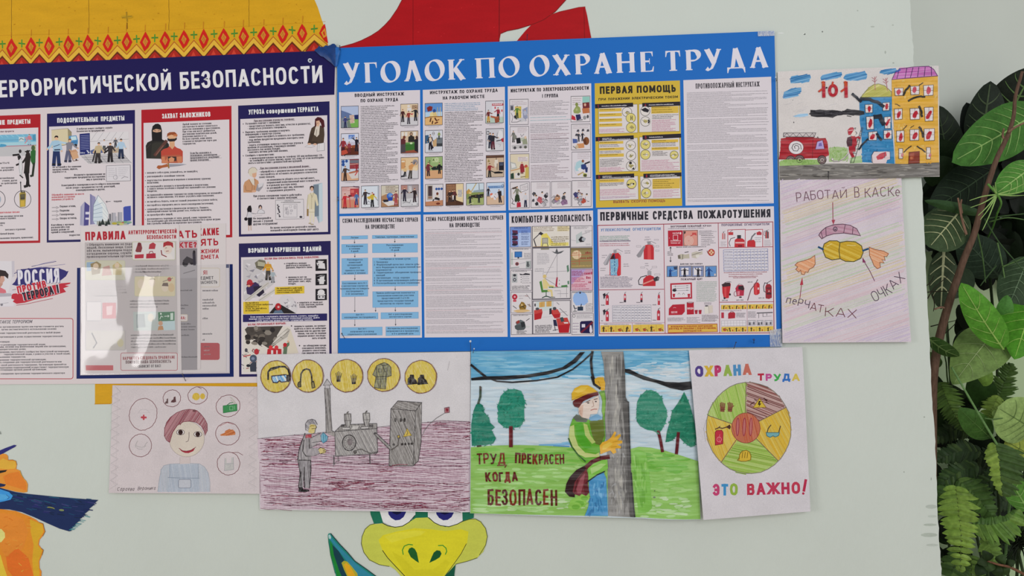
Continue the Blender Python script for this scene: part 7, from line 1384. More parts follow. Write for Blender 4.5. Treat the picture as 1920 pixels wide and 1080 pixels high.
brush(70,710,244,706,62,'ТРУД',9);brush(290,704,430,708,60,'ПРЕК',11);brush(428,710,582,706,58,'РАСЕН',8);brush(122,812,312,806,54,'КОГДА',11);brush(134,948,542,944,92,'БЕЗОПАСЕН',12)
S.L([(196,716),(246,714),(238,726)],7,'6A3A2A')
S.end()

# === safety wheel
G4=wall_thing('pencil_drawing',1410,966,0.014,'upright pencil drawing of a coloured safety wheel at the lower right','drawing')
S=Sheet(G4,[(1291.7,656.7),(1504.3,650.7),(1517.3,957.3),(1317.3,973.3)],(.019,.007,.022),M_PAPER,paper='C6C1C6',bend=lambda t: .006*t*t+.002*sin(pi*t),axis='v',cols=8)
S.crop(1270,630,3.0)
S.begin('coloured_lettering')
def crayon_T(x0,y0,x1,y1,h,s,cols,t): S.T(x0,y0,x1,y1,h,s,cols[0],t,jit=1.6,rnd=r,cols=cols);
crayon_T(96,232,422,218,62,'ОХРАНА',['4E3E7E','C2A23C','B03A66','8AA44C','4E86B4','B8685A'],17)
crayon_T(446,252,690,252,40,'ТРУДА',['A8263C','B04A84','3E9A4A','3468B0','C4B050'],11)
crayon_T(188,894,340,892,66,'ЭТО',['B4406A','3E86B8','8AA844'],15)
crayon_T(384,892,690,882,66,'ВАЖНО',['B43A50','AE3450','B03A54','AC3450','B43A50'],15)
S.L([(716,810),(706,864)],15,'AC2E4A');S.E(702,882,7,7,'AC2E4A')
S.E(120,196,8,12,'CFC8D2');S.E(312,858,7,10,'C8C8BC')
S.end()
S.lv=1;S.begin('drawn_wheel',label='coloured wheel of five sectors with safety items')
cx,cy=398,516;RX,RY=238,256
sect=[((-93,-27),'B09490',['7A4A48','8A5A56','6E4240','A47C74'],20),((-27,46),'C2A850',['C8A63A','BC9836','CDB45A','C49E34'],62),((46,131),'9DB060',['7EA03E','8CB04C','A4BC70','76983A'],12),((131,196),'C6B05A',['C9A840','CDB458','BE9C3C'],70),((196,267),'A0B464',['86A848','94B456','A8BE74','7EA040'],74)]
for (a0,a1),base,hc,ang in sect:
    w=[(cx-15,cy)]+[(cx+RX*cos(radians(a0+(a1-a0)*i/14)),cy+RY*sin(radians(a0+(a1-a0)*i/14))) for i in range(15)]
    S.P(w,base);hatch(S,w,ang,9,5.5,hc,r,.6,.12);
for (a0,a1),*_ in sect: S.L([(cx-15+70*cos(radians(a0)),cy+70*sin(radians(a0))),(cx+RX*cos(radians(a0)),cy+RY*sin(radians(a0)))],4,'6E5A4E')
S.L(wob(ell(cx,cy,RX,RY,34),2,r,True,1),4,'7A746A',closed=True);S.L([(160,470),(146,520),(156,590)],2,'9A9496');S.L([(548,716),(576,690),(570,680)],2.5,'8A8488')
S.P(ell(382,516,80,84),'B06A50');hatch(S,ell(382,516,80,84),78,8,5,['B25A40','A85038','BC705A','B4644C'],r);S.L(ell(382,516,80,84,30),3.5,'8A4A3E',closed=True)
for x in (336,373,410): S.P(ell(x,510,8,50,16,3),'B06A66');S.L(ell(x,510,8,50,16,3),3.5,'8A2A40',closed=True)
for x in (252,295):
    S.P([(x-13,424),(x-14,400),(x+13,398),(x+10,426)],'7A4A3A')
    for k in range(4): S.L([(x-10+k*7,402),(x-12+k*8,374+abs(k-1)*3)],6,'7A4A3A')
    S.L([(x+12 if x < 270 else x-12,412),(x+20 if x > 270 else x-14,392)],5,'7A4A3A')
    S.L([(x-10,414),(x+8,412)],3,'5A342A')
S.P([(424,402),(460,350),(496,400)],'C4AA3E');S.L([(424,402),(460,350),(496,400)],4,'8A6A2A',closed=True);S.P([(456,364),(468,364),(460,378),(470,378),(454,400),(458,386),(450,386)],'35281E');S.L([(486,350),(500,362)],6,'3A201E');S.L([(410,384),(428,372)],5,'4A2A26');S.L([(432,356),(444,364)],4,'4A2A26');S.L([(496,370),(512,380)],4,'4A2A26')
S.L([(500,546),(508,518),(522,500)],5,'4A4030');S.L([(566,544),(572,520),(576,506)],5,'4A4030');S.P([(496,542),(570,542),(566,558),(548,566),(534,560),(518,568),(500,560)],'6FA0A4');S.L([(496,542),(570,542),(566,558),(548,566),(534,560),(518,568),(500,560)],4,'3E6A72',closed=True)
S.P([(210,540),(218,530),(246,528),(254,540),(252,604),(210,612)],'B0303E');S.L([(210,540),(218,530),(246,528),(254,540),(252,604),(210,612)],3.5,'7A2430',closed=True);S.L([(212,522),(232,514),(250,518),(284,508)],6,'5A4030');S.P([(270,510),(292,496),(298,510),(292,524)],'4A2E26');S.L([(226,516),(236,508)],5,'5A4030');S.O(232,580,12,14,3,'D08088');S.L([(236,552),(230,580),(240,600)],2.5,'C87078')
S.P([(344,690),(346,664),(360,646),(384,640),(402,650),(410,672),(408,694),(380,702),(356,702),(336,698)],'C6A63A');S.L([(344,690),(346,664),(360,646),(384,640),(402,650),(410,672),(408,694),(380,702),(356,702),(334,696),(344,684)],4,'7A6220');[S.L([(x,652),(x-4,682)],4,'7A6220') for x in (364,378,392)]
S.end()

# === fire brigade picture
G5=wall_thing('watercolour_drawing',1611,334,0.004,'watercolour of a red fire engine and burning yellow and blue houses at the upper right','drawing')
S=Sheet(G5,[(1458,134.3),(1760,123),(1761.8,331),(1461.3,338)],(.0035,.006,.005),M_PAINT,paper='CAC4C2',pmat=M_PAPER,bend=lambda t: .002*sin(pi*t),axis='u',cols=8)
S.crop(1440,100,4.32)
S.begin('painted_clouds')
for pts in ([(176,210),(190,188),(250,180),(340,172),(344,200),(330,234),(250,240),(186,244)],[(424,200),(440,180),(520,160),(594,152),(596,180),(560,206),(480,214),(430,222)],[(606,204),(630,172),(700,158),(780,148),(800,180),(790,210),(720,222),(640,222)],[(118,366),(130,312),(190,284),(266,278),(270,310),(240,344),(170,362)],[(898,164),(916,140),(970,126),(1030,124),(1050,150),(1000,168),(940,172)]):
    S.P(wob(pts,3,r,True,2),'4A86B4');hatch(S,pts,-14,11,8,['2E6CA0','5A96C2','3F7CB0','78A8CC','26609A'],r,.5,.1)
for i in range(16): x,y=r.uniform(100,560),r.uniform(400,640);S.L([(x,y),(x+r.uniform(20,70),y-r.uniform(4,14))],2.5,'B8B4B8')
S.P([(200,512),(250,492),(320,488),(326,508),(260,518)],'9CBCD4');S.L([(206,510),(320,496)],4,'6A9CC4');S.L([(218,516),(300,512)],3,'7AA8C8');S.E(200,380,3,3,'2A2A2E',n=6);S.E(208,560,4,7,'3A3A3E',n=6)
S.end()
S.lv=60;S.begin('painted_ground')
S.P([(92,912),(300,898),(520,894),(800,896),(1100,896),(1390,882),(1390,994),(1080,1010),(700,1018),(94,1026)],'6E6A66')
S.fine=('6E6A66',.25)
for i in range(150):
    x,y=r.uniform(94,1310),r.uniform(906,1002);
    y=max(y,912-(x-92)*.015);S.L([(x,y),(min(1386,x+r.uniform(30,90)),y+r.uniform(-4,3))],r.uniform(4,9),r.choice(['4E4A48','7E7A76','928E88','3A3634','6A6662','A09A92']))
S.fine=None;S.L([(490,962),(486,1022)],4,'2E2A28')
S.P([(490,770),(560,758),(640,770),(650,860),(520,880),(492,880)],'9EB482');S.P([(92,880),(140,860),(420,862),(420,902),(94,912)],'8FAE68');S.P([(660,850),(750,830),(760,888),(660,894)],'9EB886')
for i in range(110):
    x,y=r.uniform(494,640),r.uniform(768,880);S.L([(x,y),(x+r.uniform(-6,10),y-r.uniform(6,16))],4,r.choice(['8CB05E','7EA850','A4BC80','9AB670']))
    if i % 2: x,y=r.uniform(96,420),r.uniform(870,904);S.L([(x,y),(x+r.uniform(-6,10),y-r.uniform(4,12))],4,r.choice(['7EA850','96B46C']))
S.end()
S.lv=130;S.begin('painted_fire_engine',label='red fire engine with a ladder and white hose reel')
eng=[(104,690),(200,678),(360,684),(420,690),(464,688),(478,720),(488,800),(494,826),(440,850),(300,852),(88,856),(100,780)]
S.P(eng,'A01C28');hatch(S,eng,0,14,10,['94161F','AA2230','A81C2A','8A1620'],r,.5,.1)
S.P([(396,716),(440,704),(456,776),(380,780)],'A898C8');S.L([(396,716),(440,704),(456,776),(380,780)],5,'5A1A2A',closed=True);S.P([(410,730),(430,724),(436,752),(406,756)],'6A5AA0');S.L([(362,690),(358,850)],4,'6A141C')
S.P(ell(226,764,60,54),'CFC9CB');S.L([(218,770),(212,756),(224,746),(244,752),(250,772),(236,792),(206,790),(192,766),(204,738),(232,730),(262,744),(268,778)],5,'2E2A2E');S.L(ell(226,764,60,54),3,'6A2A34',closed=True)
for x,y,a in ((182,868,36),(254,864,38),(434,864,34)): S.P(ell(x,y,a,a),'6A5454');S.L(ell(x,y,a,a),6,'2E2226',closed=True);S.P(ell(x+2,y+3,a*.5,a*.5),'968482');S.L(ell(x,y,a*.6,a*.6),4,'3A2C2E',closed=True);S.E(x+2,y+2,6,7,'241C1E',n=8)
S.P([(126,646),(384,646),(372,680),(124,676)],'BDB4B4');S.L([(126,646),(384,646),(372,680),(124,676)],4.5,'4A4246',closed=True);S.L([(126,676),(152,648),(176,676),(202,648),(228,678),(254,648),(280,678),(306,648),(332,680),(358,648),(372,680)],3.5,'4A4246');S.L([(392,690),(400,678),(408,690)],4,'3A2A2E')
S.end()
S.lv=170;S.begin('painted_smoke');S.P(wob([(330,492),(344,462),(420,456),(520,462),(600,470),(640,452),(700,460),(780,472),(784,500),(700,508),(620,500),(560,506),(524,526),(440,520),(352,508)],5,r,True,2),'26242A');[S.L([(a,b),(a+r.uniform(20,60),b+r.uniform(-8,8))],6,r.choice(['17161A','3A383E','4A484E'])) for a,b in ((r.uniform(350,720),r.uniform(468,510)) for _ in range(26))];S.end()
S.lv=130;S.begin('painted_blue_house',label='blue burning house with a yellow dome')
bl=[(736,390),(744,364),(1000,352),(998,560),(1016,780),(1022,896),(760,884),(752,640),(740,560)]
S.P(bl,'2E7AAC');S.fine=('2E7AAC',.35)
for i in range(120): x,y=r.uniform(750,985),r.uniform(370,880);S.L([(x,y),(x+r.uniform(-10,26),y+r.uniform(-20,20))],r.uniform(8,15),r.choice(['256E9E','3A8CBC','1F6494','4A98C4','2A78A8','1C5A8A']))
S.fine=None;S.P([(748,358),(770,330),(800,296),(850,258),(890,250),(940,264),(990,310),(998,350),(860,356)],'B4B060');hatch(S,[(748,358),(800,296),(850,258),(940,264),(998,350)],-30,12,9,['BCB66A','ACA856','C2BC78'],r);S.L([(748,358),(800,296),(850,258),(890,250),(940,264),(998,316),(998,354),(748,360)],4,'6A6A4A',closed=True)
for x,y,h in ((860,195,105),(950,206,100)): S.L([(x,y),(x+4 if x < 900 else x+14,y+h)],5,'A86A70');S.L([(x-22,y+4),(x+2,y+22),(x+14,y-4)],4,'A86A70');S.L([(x-20,y+26),(x+2,y+40),(x+18,y+22)],4,'A86A70')
S.end()
S.lv=300;S.begin('painted_yellow_house',label='yellow burning house with a pink roof')
yl=[(998,216),(1180,196),(1374,182),(1376,500),(1384,884),(1100,898),(1028,896),(1018,620),(1000,420)]
S.P(yl,'CFA040');S.fine=('D0A448',.4)
for i in range(150): x,y=r.uniform(1010,1350),r.uniform(220,880);S.L([(x,y),(x+r.uniform(-10,22),y+r.uniform(-24,24))],r.uniform(9,17),r.choice(['D2A63E','CB9430','D4B464','D0A24A','C88E30','D6BC84']))
S.fine=None
for y0 in (390,545,720): S.P([(1020,y0),(1340,y0-20),(1345,y0+20),(1030,y0+30)],'CF9E30')
S.P([(1004,200),(1026,160),(1060,130),(1180,112),(1300,106),(1340,132),(1372,184),(1180,200),(1000,216)],'B566A8');hatch(S,[(1004,200),(1026,160),(1060,130),(1300,106),(1340,132),(1372,184),(1180,200)],-4,14,10,['BC74B0','AC5AA0','C084B8'],r);S.L([(1000,216),(1026,160),(1060,130),(1180,112),(1300,106),(1340,132),(1372,184),(1180,200)],5,'4A2A5A',closed=True)
for x0,x1 in ((1060,1040),(1120,1106),(1170,1150),(1218,1208),(1270,1262),(1320,1322)): S.L([(x0,128-(x0-1060)*.06),(x1,206-(x1-1040)*.09)],6,'4A2A5A')
S.L([(1040,150),(1062,138)],14,'3A4A9A')
S.end()
S.lv=470;S.begin('painted_windows',label='white windows with red flames')
wins=[(780,416,842,486),(922,400,980,468),(790,514,852,622),(936,516,988,612),(808,636,878,708),(930,624,998,698),(1020,282,1092,348),(1148,266,1222,340),(1256,258,1336,346),(1020,450,1082,540),(1146,446,1224,540),(1264,438,1336,552),(1034,626,1098,722),(1144,618,1218,708),(1260,612,1344,712)]
for i,(x0,y0,x1,y1) in enumerate(wins):
    q=wob([(x0,y0+4),(x1,y0),(x1-2,y1-3),(x0+4,y1)],2,r,True,1);S.P(q,'D0C8C8');S.L(q,4,'4A3A34' if i > 5 else '2A3A4E',closed=True);m=(x0+x1)/2;S.L([(m,y0),(m,y1)],3,'6A4A3A');S.L([(x0,(y0+y1)/2),(x1,(y0+y1)/2)],3,'6A4A3A')
    w,h=x1-x0,y1-y0;c_ = 'A8182A' if i < 6 or i > 8 else 'B84A5A'
    S.P(wob(ell(m+r.uniform(-4,6),(y0+y1)/2+r.uniform(-4,8),w*.24,h*.36,10,r.choice([10,25,30])),3,r,True,1),c_)
S.P([(834,880),(832,830),(852,798),(890,800),(980,796),(984,860),(960,866),(950,894),(850,894)],'CFBEC0');S.L([(840,886),(834,830),(852,798),(880,798)],4,'3A3A4A');S.P([(870,840),(900,816),(950,800),(956,830),(920,860),(880,866)],'B43A48');S.L([(960,796),(982,800),(984,862)],4,'3A5A7A');S.L([(936,806),(940,850)],4,'4A4A5A')
S.P([(1138,804),(1222,796),(1222,890),(1134,896)],'7A3020');S.P([(1146,816),(1180,806),(1176,860),(1146,870)],'94442E');S.E(1156,850,12,10,'B06848',n=10);S.L([(1138,804),(1222,796),(1222,890),(1134,896)],4,'5A2418',closed=True)
for x0,y0,x1,y1 in ((1054,774,1086,856),(1280,764,1312,858)): S.R(x0,y0,x1,y1,'CDC4C0');S.F(x0,y0,x1,y1,4,'4A3A34');S.L([(x0,(y0+y1)/2),(x1,(y0+y1)/2)],3,'6A4A3A');S.E(x1-4,y1-30,10,16,'B8707A',20)
for pts,w in (([(1096,336),(1112,300),(1140,268)],16),([(1136,386),(1170,364),(1220,350),(1262,354)],15),([(1224,434),(1236,470),(1242,510)],18),([(1226,604),(1244,640),(1252,676)],17),([(1096,800),(1130,770),(1154,754)],8),([(1204,758),(1240,776),(1268,800)],10),([(1222,258),(1250,242)],7),([(1024,412),(1064,430)],5),([(1090,620),(1118,588)],6),([(1150,606),(1176,588)],5),([(680,334),(712,362),(744,392)],20),([(750,374),(820,378),(880,400),(926,430)],24),([(866,516),(900,512),(928,570)],34),([(880,660),(910,700)],20),([(730,780),(764,740),(800,700)],14)):
    S.L(wob(pts,3,r,False,3),w,'2E2A22' if pts[0][0] > 1000 else '1E2430')
for x,s in ((440,0),(518,1),(620,2)):
    if s == 1: S.O(x+4,305,28,40,24,'A8202E');S.L([(x-2,258),(x+2,240)],14,'B8402A')
    else: S.L([(x-28,310),(x,290),(x+2,256)],16,'B8402A');S.L([(x+6,246),(x+8,350)],26,'A8202E');S.L([(x,240),(x+6,262)],20,'BC4A2A')
S.E(470,282,8,7,'241E20',n=8)
S.end()
S.lv=300;S.begin('painted_firefighter',label='firefighter in red climbing a ladder with a hose')
S.L([(664,888),(700,780),(756,600)],4,'3A3A3E');S.L([(690,888),(722,780),(764,604)],4,'3A3A3E');[S.L([(664+i*12,886-i*36),(690+i*9.5,884-i*36)],3,'3A3A3E') for i in range(8)]
S.L([(516,860),(530,876),(570,874),(610,856),(640,820),(654,790)],11,'BDB6B4');S.L([(516,860),(530,878),(570,876),(612,858),(644,820)],3,'5A5658');S.E(518,860,9,10,'CFC8C4');S.O(518,860,9,10,3,'5A5658')
S.P([(660,680),(690,664),(712,690),(716,740),(700,760),(706,796),(680,800),(690,826),(700,840),(676,848),(652,800),(650,760)],'9C1E2C');S.P([(640,684),(664,676),(680,700),(676,752),(640,758),(632,720)],'4A2A34');S.L([(702,690),(730,680),(738,690)],14,'9C1E2C')
S.E(684,650,24,24,'CFC4BC');S.L([(704,634),(716,650),(706,660)],3,'3A3034');S.P([(644,650),(642,624),(660,604),(684,602),(692,620),(680,640),(668,660),(650,664)],'A81E30');S.L([(648,630),(682,624)],5,'D0B0B4');S.L([(690,610),(706,606),(702,618)],4,'3A3034')
S.end()

# === rainbow hatched poster of protective gear (no figure)
G6=wall_thing('pencil_drawing',1586,640,0.006,'pastel hatched pencil drawing with red arrows to a pink helmet, goggles and gloves','drawing')
S=Sheet(G6,[(1462,338.3),(1689.7,327.9),(1706,641),(1465.8,642.7)],(.0065,.0065,.007),M_PAPER,paper='C6BBC2',bend=lambda t: .005*t*t*t,axis='v',cols=8)
S.crop(1440,320,3.176)
S.begin('pastel_hatching')
bands=[('BFA9B8',['C4ACC0','BCA4B6','C8B4C4']),('C4B88E',['C9BC8C','C0B080','CCC29C']),('B0BEA0',['A8BC98','B8C4AC','9CB48C']),('C8B2B8',['C8A8B0','CCB6BC','C0A4B0']),('C2B4C8',['B8A8C4','C6BCCC','B4A6C0'])]
sh=[(74,60),(792,28),(842,1012),(84,1020)]
def band(y0,y1,k,cl):
    """a slanting band of pencil strokes clipped to the sheet"""
    b=[(74+ (y0-60)*.01,y0),(800+ (y0-60)*.05,y0-250),(806+(y1-60)*.05,y1-250),(76+(y1-60)*.01,y1)]
    pts=[]
    for x,y in b: pts.append((x,y))
    q=clip(pts,sh)
    if len(q) > 2: hatch(S,q,-19,9,5.5,cl,r,.8,.12)
def clip(sub,cl):
    out=sub
    for i in range(len(cl)):
        (ax,ay),(bx,by)=cl[i-1],cl[i];inp,out=out,[]
        f=lambda p: (bx-ax)*(p[1]-ay)-(by-ay)*(p[0]-ax)
        for j in range(len(inp)):
            p,q=inp[j-1],inp[j];fp,fq=f(p),f(q)
            if (fp >= 0) != (fq >= 0): t=fp/(fp-fq);out.append((p[0]+(q[0]-p[0])*t,p[1]+(q[1]-p[1])*t))
            if fq >= 0: out.append(q)
    return out
bands=[(a,[mixh(c,'C6BBC2',.4) for c in b]) for a,b in bands]
for y0,y1,k in ((60,140,4),(130,260,0),(240,330,1),(320,400,2),(390,470,3),(450,540,4),(530,600,2),(590,690,1),(680,760,2),(750,830,1),(820,920,3),(900,980,2),(970,1070,4),(1060,1160,3),(1150,1280,4)): band(y0,y1,k,bands[k][1])
S.end()
S.lv=60;S.begin('drawn_safety_gear',label='pink helmet, yellow goggles and orange gloves in coloured pencil')
hm=[(302,384),(316,362),(344,338),(390,322),(444,318),(490,326),(528,346),(550,388),(510,380),(452,372),(392,376),(350,388),(320,406)]
S.P(hm,'B08C9C');hatch(S,hm,14,10,6,['AC7E94','B894A4','A87A8C'],r);S.L(hm,4.5,'5A4050',closed=True);S.L([(316,366),(326,402)],4,'5A4050');S.L([(344,342),(346,388)],4,'5A4050');S.L([(460,322),(450,370)],4,'5A4050');S.L([(506,336),(502,378)],4,'5A4050');S.O(400,348,11,12,4.5,'3A3444');S.E(400,350,5,5,'4A4454')
gl=[(324,470),(334,436),(366,418),(410,418),(428,428),(470,420),(520,424),(556,448),(566,486),(552,522),(510,542),(460,540),(428,524),(380,532),(342,516)]
S.P(gl,'BE9C34');hatch(S,gl,24,9,6,['C4A43C','B6922C','CBB050'],r);S.L(gl,5,'4E4A2E',closed=True);S.L([(428,428),(422,476),(428,524)],5,'4E4A2E');S.L([(302,456),(326,468)],11,'24486E');S.L([(566,476),(594,466)],11,'24486E');S.L([(350,450),(380,436)],4,'D2C078');S.L([(470,444),(520,446)],4,'D2C078')
for q in ([(278,505),(250,524),(214,536),(176,546),(160,562),(176,574),(164,588),(182,604),(194,592),(198,616),(214,620),(222,602),(236,606),(246,586),(270,574),(280,556)],[(602,456),(640,470),(690,480),(716,496),(706,512),(690,510),(696,534),(676,530),(690,550),(664,546),(668,576),(650,584),(630,566),(620,540),(604,506)]): S.P(q,'CF9A78');hatch(S,q,24,9,6,['D2946C','CC8E68','D8A888'],r);S.L(q,4,'8A5A44',closed=True)
S.end()
S.lv=60;S.begin('handwritten_slogan')
for x0,y0,x1,y1,h,s in ((168,184,336,166,54,'РАБО'),(334,168,474,162,50,'ТАЙ'),(510,162,548,160,64,'В'),(572,158,792,152,56,'КАСКе')): S.T(x0,y0,x1,y1,h,s,'6A4A56',4.5,jit=2,rnd=r)
for x0,y0,x1,y1,h,s in ((100,786,242,820,44,'пеРЧ'),(240,830,330,846,46,'АТ'),(330,864,526,880,52,'КАХ'),(628,786,744,726,62,'ОЧК'),(744,712,820,640,56,'АХ')): S.T(x0,y0,x1,y1,h,s,'6A4048' if y0 > 790 else '4A3A4A',4.5,jit=2,rnd=r)
RA = '8A3046'
S.L([(385,190),(387,300)],4,RA);S.P([(378,294),(400,292),(389,322)],'A04454');S.L([(188,758),(198,680)],4,RA);S.P([(188,682),(208,680),(203,634)],'A83848');S.L([(632,656),(606,600),(574,546)],4,'6A3454');S.P([(562,548),(582,546),(562,516)],'7A3458')
S.end()
# ------------------------------------------------------------------ leaflets in a clear pocket
def leaflet(q,d,label,pap='C8C0C0'):
    t=wall_thing('leaflet',(q[2][0]+q[3][0])/2,q[3][1],d,label,'leaflet','leaflets in the clear pocket')
    s=Sheet(t,q,(d,d,d),M_PRINT,paper=pap,thick=.0003);s.crop(140,400,3.376);return s
LR,LG = 'A2222F','B0A8A8'
S=leaflet([(300,423),(423.5,418.5),(424,697),(300,699)],.0026,'rightmost leaflet in the clear pocket with a red note at its foot')
S.begin('heading')
for x0,y0,x1,y1,h,s in ((780,143,917,137,46,'КАКИЕ'),(752,208,914,202,44,'НЯТЬ'),(752,256,914,250,26,'РУЖЕНИИ'),(752,291,914,286,26,'РЕДМЕТА')): S.T(x0,y0,x1,y1,h,s,LR,h*.2)
S.end();S.begin('small_print')
S.RR(760,346,918,466,12,2.5,'B8A888',fill='CBC4C2');S.T(812,388,842,387,26,'Я!',LR,5);S.T(796,420,880,417,20,'ЕДМЕТ','3A343A',4);S.T(790,448,904,444,20,'ПАСНОСТЬ','3A343A',4)
for y,w in ((494,912),(552,888),(571,882),(590,892),(609,846),(670,840),(768,866),(806,822)): S.BARS(810,y,w,11,'4A444A',-.01)
S.RR(760,820,918,928,14,0,LR,fill='A2242E');[S.BARS(818,y,w,10,'D0B8B8',-.01) for y,w in ((848,852),(872,866),(896,858))];S.end()
S=leaflet([(250,423),(376.5,420.5),(376,692),(250,697)],.0032,'grey leaflet in the middle of the clear pocket with a motorcycle photograph')
S.begin('heading');S.P([(560,176),(776,172),(776,990),(560,994)],'8C868A');S.T(600,160,780,154,48,'ЛАТЬ',LR,10)
S.P([(600,180),(776,176),(776,222),(600,226)],'B8A0A4');S.T(624,220,776,216,36,'АКТЕ?',LR,8);S.end()
S.begin('photo_print');S.P([(560,226),(774,222),(774,408),(560,412)],'7A7478');S.P([(660,330),(774,320),(774,408),(660,411)],'9A9498');S.E(700,318,18,20,'2E2A2E');S.E(742,310,14,16,'2E2A2E');S.P([(684,300),(710,272),(750,290),(756,310),(700,318)],'3E3A3E');S.P([(746,250),(764,240),(768,330),(750,330)],'35313A');S.E(756,244,8,10,'2A262A');S.L([(690,380),(760,360)],5,'6A6468');S.end()
S.begin('small_print')
for y,w in ((492,744),(586,716),(606,694),(704,730),(722,764),(740,754),(776,734),(914,776)): S.BARS(670,y,w,9,'3A343A',-.01)
S.RR(640,640,714,682,6,2,'B8A888',fill='C8C0BE');S.T(664,672,704,671,20,'МА:',LR,4);S.end()
S=leaflet([(151.3,424.3),(336,421.5),(340.5,699),(150.4,702.7)],.0038,'front leaflet on the rules of antiterror safety in the clear pocket')
S.begin('heading');S.P([(40,84),(650,76),(654,176),(40,190)],'CCC4C4');S.T(64,172,326,164,54,'ПРАВИЛА',LR,13);S.T(338,134,648,126,26,'АНТИТЕРРОРИСТИЧЕСКОЙ','A0303A',5.5);S.T(456,164,644,160,25,'БЕЗОПАСНОСТИ','A0303A',5.5);S.end()
S.lv=2;S.begin('small_print')
S.P([(64,184),(644,176),(654,890),(330,894),(330,862),(66,870)],LG)
S.PAR(76,206,19,12,['• Обращать внимание на подозрительных','людей, бесхозные вещи. Сообщать','обо всем, вызывающем подозрение,','сотрудникам охраны, службе охраны,','правоохранительным органам.'],'453E42',cond=.85,sl=-.02)
for x0,x1,y0,n in ((372,616,338,3),(84,330,470,4),(350,596,560,3),(94,240,708,2),(356,636,776,5)):
    for i in range(n): S.BARS(x0,y0+i*19,x1-(i == n-1)*60,10,'4A4448',-.01)
S.RR(292,884,650,994,10,3.5,'A23A44',fill='C6BEBE');S.T(304,928,634,920,20,'НАУЧИТЕСЬ СЛЕДОВАТЬ ПРАВИЛАМ!','8A3038',4);S.T(322,952,612,946,20,'ПОМНИТЕ: ВАША БЕЗОПАСНОСТЬ','5A3438',4);S.T(404,978,546,974,18,'ЗАВИСИТ ОТ ВАС!','4A4044',3.5)
S.R(70,962,244,994,'B4484E');S.end()
S.lv=20;S.begin('illustration')
S.RR(366,180,636,294,8,3,'AEB08E',fill='C9C4C2');S.P([(384,240),(400,190),(420,186),(428,220),(420,246),(394,246)],'7A3A3E');S.E(408,196,10,12,'6A2A30');S.P([(468,226),(474,196),(496,184),(514,196),(508,226)],'A23A42');S.P([(380,262),(438,258),(436,284),(380,286)],'A43240');S.P([(454,256),(512,252),(514,284),(452,286)],'A02E3C');S.L([(470,256),(476,242),(492,240),(498,254)],4,'7A2430')
S.E(590,222,28,34,'CBBCB0');S.P([(560,216),(562,186),(590,176),(622,186),(624,220),(608,204),(580,204)],'9A3236');S.P([(530,290),(556,262),(610,258),(628,290)],'CFC8C4');S.L([(548,236),(552,262),(580,274)],6,'7A2A30');S.L([(574,220),(582,218)],3,'4A3A3A');S.L([(580,240),(594,238)],4,'8A4A4A')
S.RR(70,300,318,420,8,2.5,'AEB08E',fill='B8B4A2');S.P([(76,310),(150,306),(150,360),(76,366)],'8AA0B4');S.P([(100,320),(140,304),(168,322),(160,380),(110,390)],'8A7A5A');S.E(134,336,18,20,'C0AC94');S.P([(240,330),(270,306),(300,330),(296,390),(244,390)],'B0A070');S.E(268,330,15,18,'C4B098');S.P([(180,340),(220,330),(236,390),(172,396)],'B0887E')
S.RR(380,400,636,524,8,2.5,'AEB08E',fill='C4B898');S.E(420,446,22,30,'CBBCA8');S.E(490,436,20,28,'C8B8A4');S.E(572,468,22,28,'CBBCA8');S.E(612,470,20,28,'C0A880');S.P([(552,460),(560,440),(590,440),(594,462)],'5A4438');S.E(600,418,13,13,'A83A2E');S.L([(560,432),(620,410)],4,'6A5A50');S.P([(470,420),(492,404),(512,420)],'8A7A48')
S.P([(370,624),(634,620),(638,738),(374,744)],'A8B0AC');S.P([(528,626),(632,622),(632,680),(530,684)],'2E6A44');S.L([(570,652),(596,650)],4,'C8D0C8');S.P([(590,642),(600,650),(590,660)],'C8D0C8');S.P([(606,632),(624,630),(624,674),(606,675)],'B8C8BC');S.E(546,636,6,6,'C8D0C8',n=8);S.L([(540,668),(548,650),(558,656)],4,'C8D0C8');S.P([(530,684),(634,680),(636,738),(532,742)],'AEC0C4');S.E(544,696,14,16,'B88A6A');S.P([(526,740),(532,714),(558,712),(564,738)],'B07A44');S.P([(390,640),(440,634),(450,720),(392,726)],'8C9494');S.E(482,660,20,26,'C0B8A8')
S.RR(76,560,170,680,6,3,'8A8488',fill='BDB6B6');S.RR(176,566,262,666,6,0,'A8444C',fill='B4646A');S.P([(200,590),(240,584),(236,640),(204,646)],'C8A8A8');S.RR(70,740,320,866,6,2,'9A9498',fill='B4AEA8');S.L([(110,760),(140,820),(120,850)],8,'6A6468');S.E(290,820,20,26,'B8B090')
S.end()
# clear plastic pocket: wavy transparent film in front of the leaflets
M_FILM=bpy.data.materials.new('clear_plastic_film');M_FILM.use_nodes=True
nt=M_FILM.node_tree;nt.nodes.clear();N=nt.nodes.new;K=nt.links.new
o_=N('ShaderNodeOutputMaterial');mx=N('ShaderNodeMixShader');tr=N('ShaderNodeBsdfTransparent');tr.inputs[0].default_value=(1,1,1,1);gs=N('ShaderNodeBsdfGlossy');gs.inputs['Roughness'].default_value=.07;fr_=film_fresnel(nt,.06)
hz=N('ShaderNodeMixShader');hz.inputs[0].default_value=.1;hd=N('ShaderNodeBsdfDiffuse');hd.inputs[0].default_value=(.86,.84,.85,1)
K(tr.outputs[0],hz.inputs[1]);K(hd.outputs[0],hz.inputs[2]);K(fr_.outputs[0],mx.inputs[0]);K(hz.outputs[0],mx.inputs[1]);K(gs.outputs[0],mx.inputs[2]);K(mx.outputs[0],o_.inputs[0])
PK_=wall_thing('clear_pocket',290,703,.005,'clear plastic pocket holding three leaflets at the lower left','plastic pocket')
qA,qB,qC,qD=(151,501.5),(430,495),(430.5,699),(150.5,703.5)
V,Fc=[],[];NU,NV=150,120
from mathutils import noise as mno
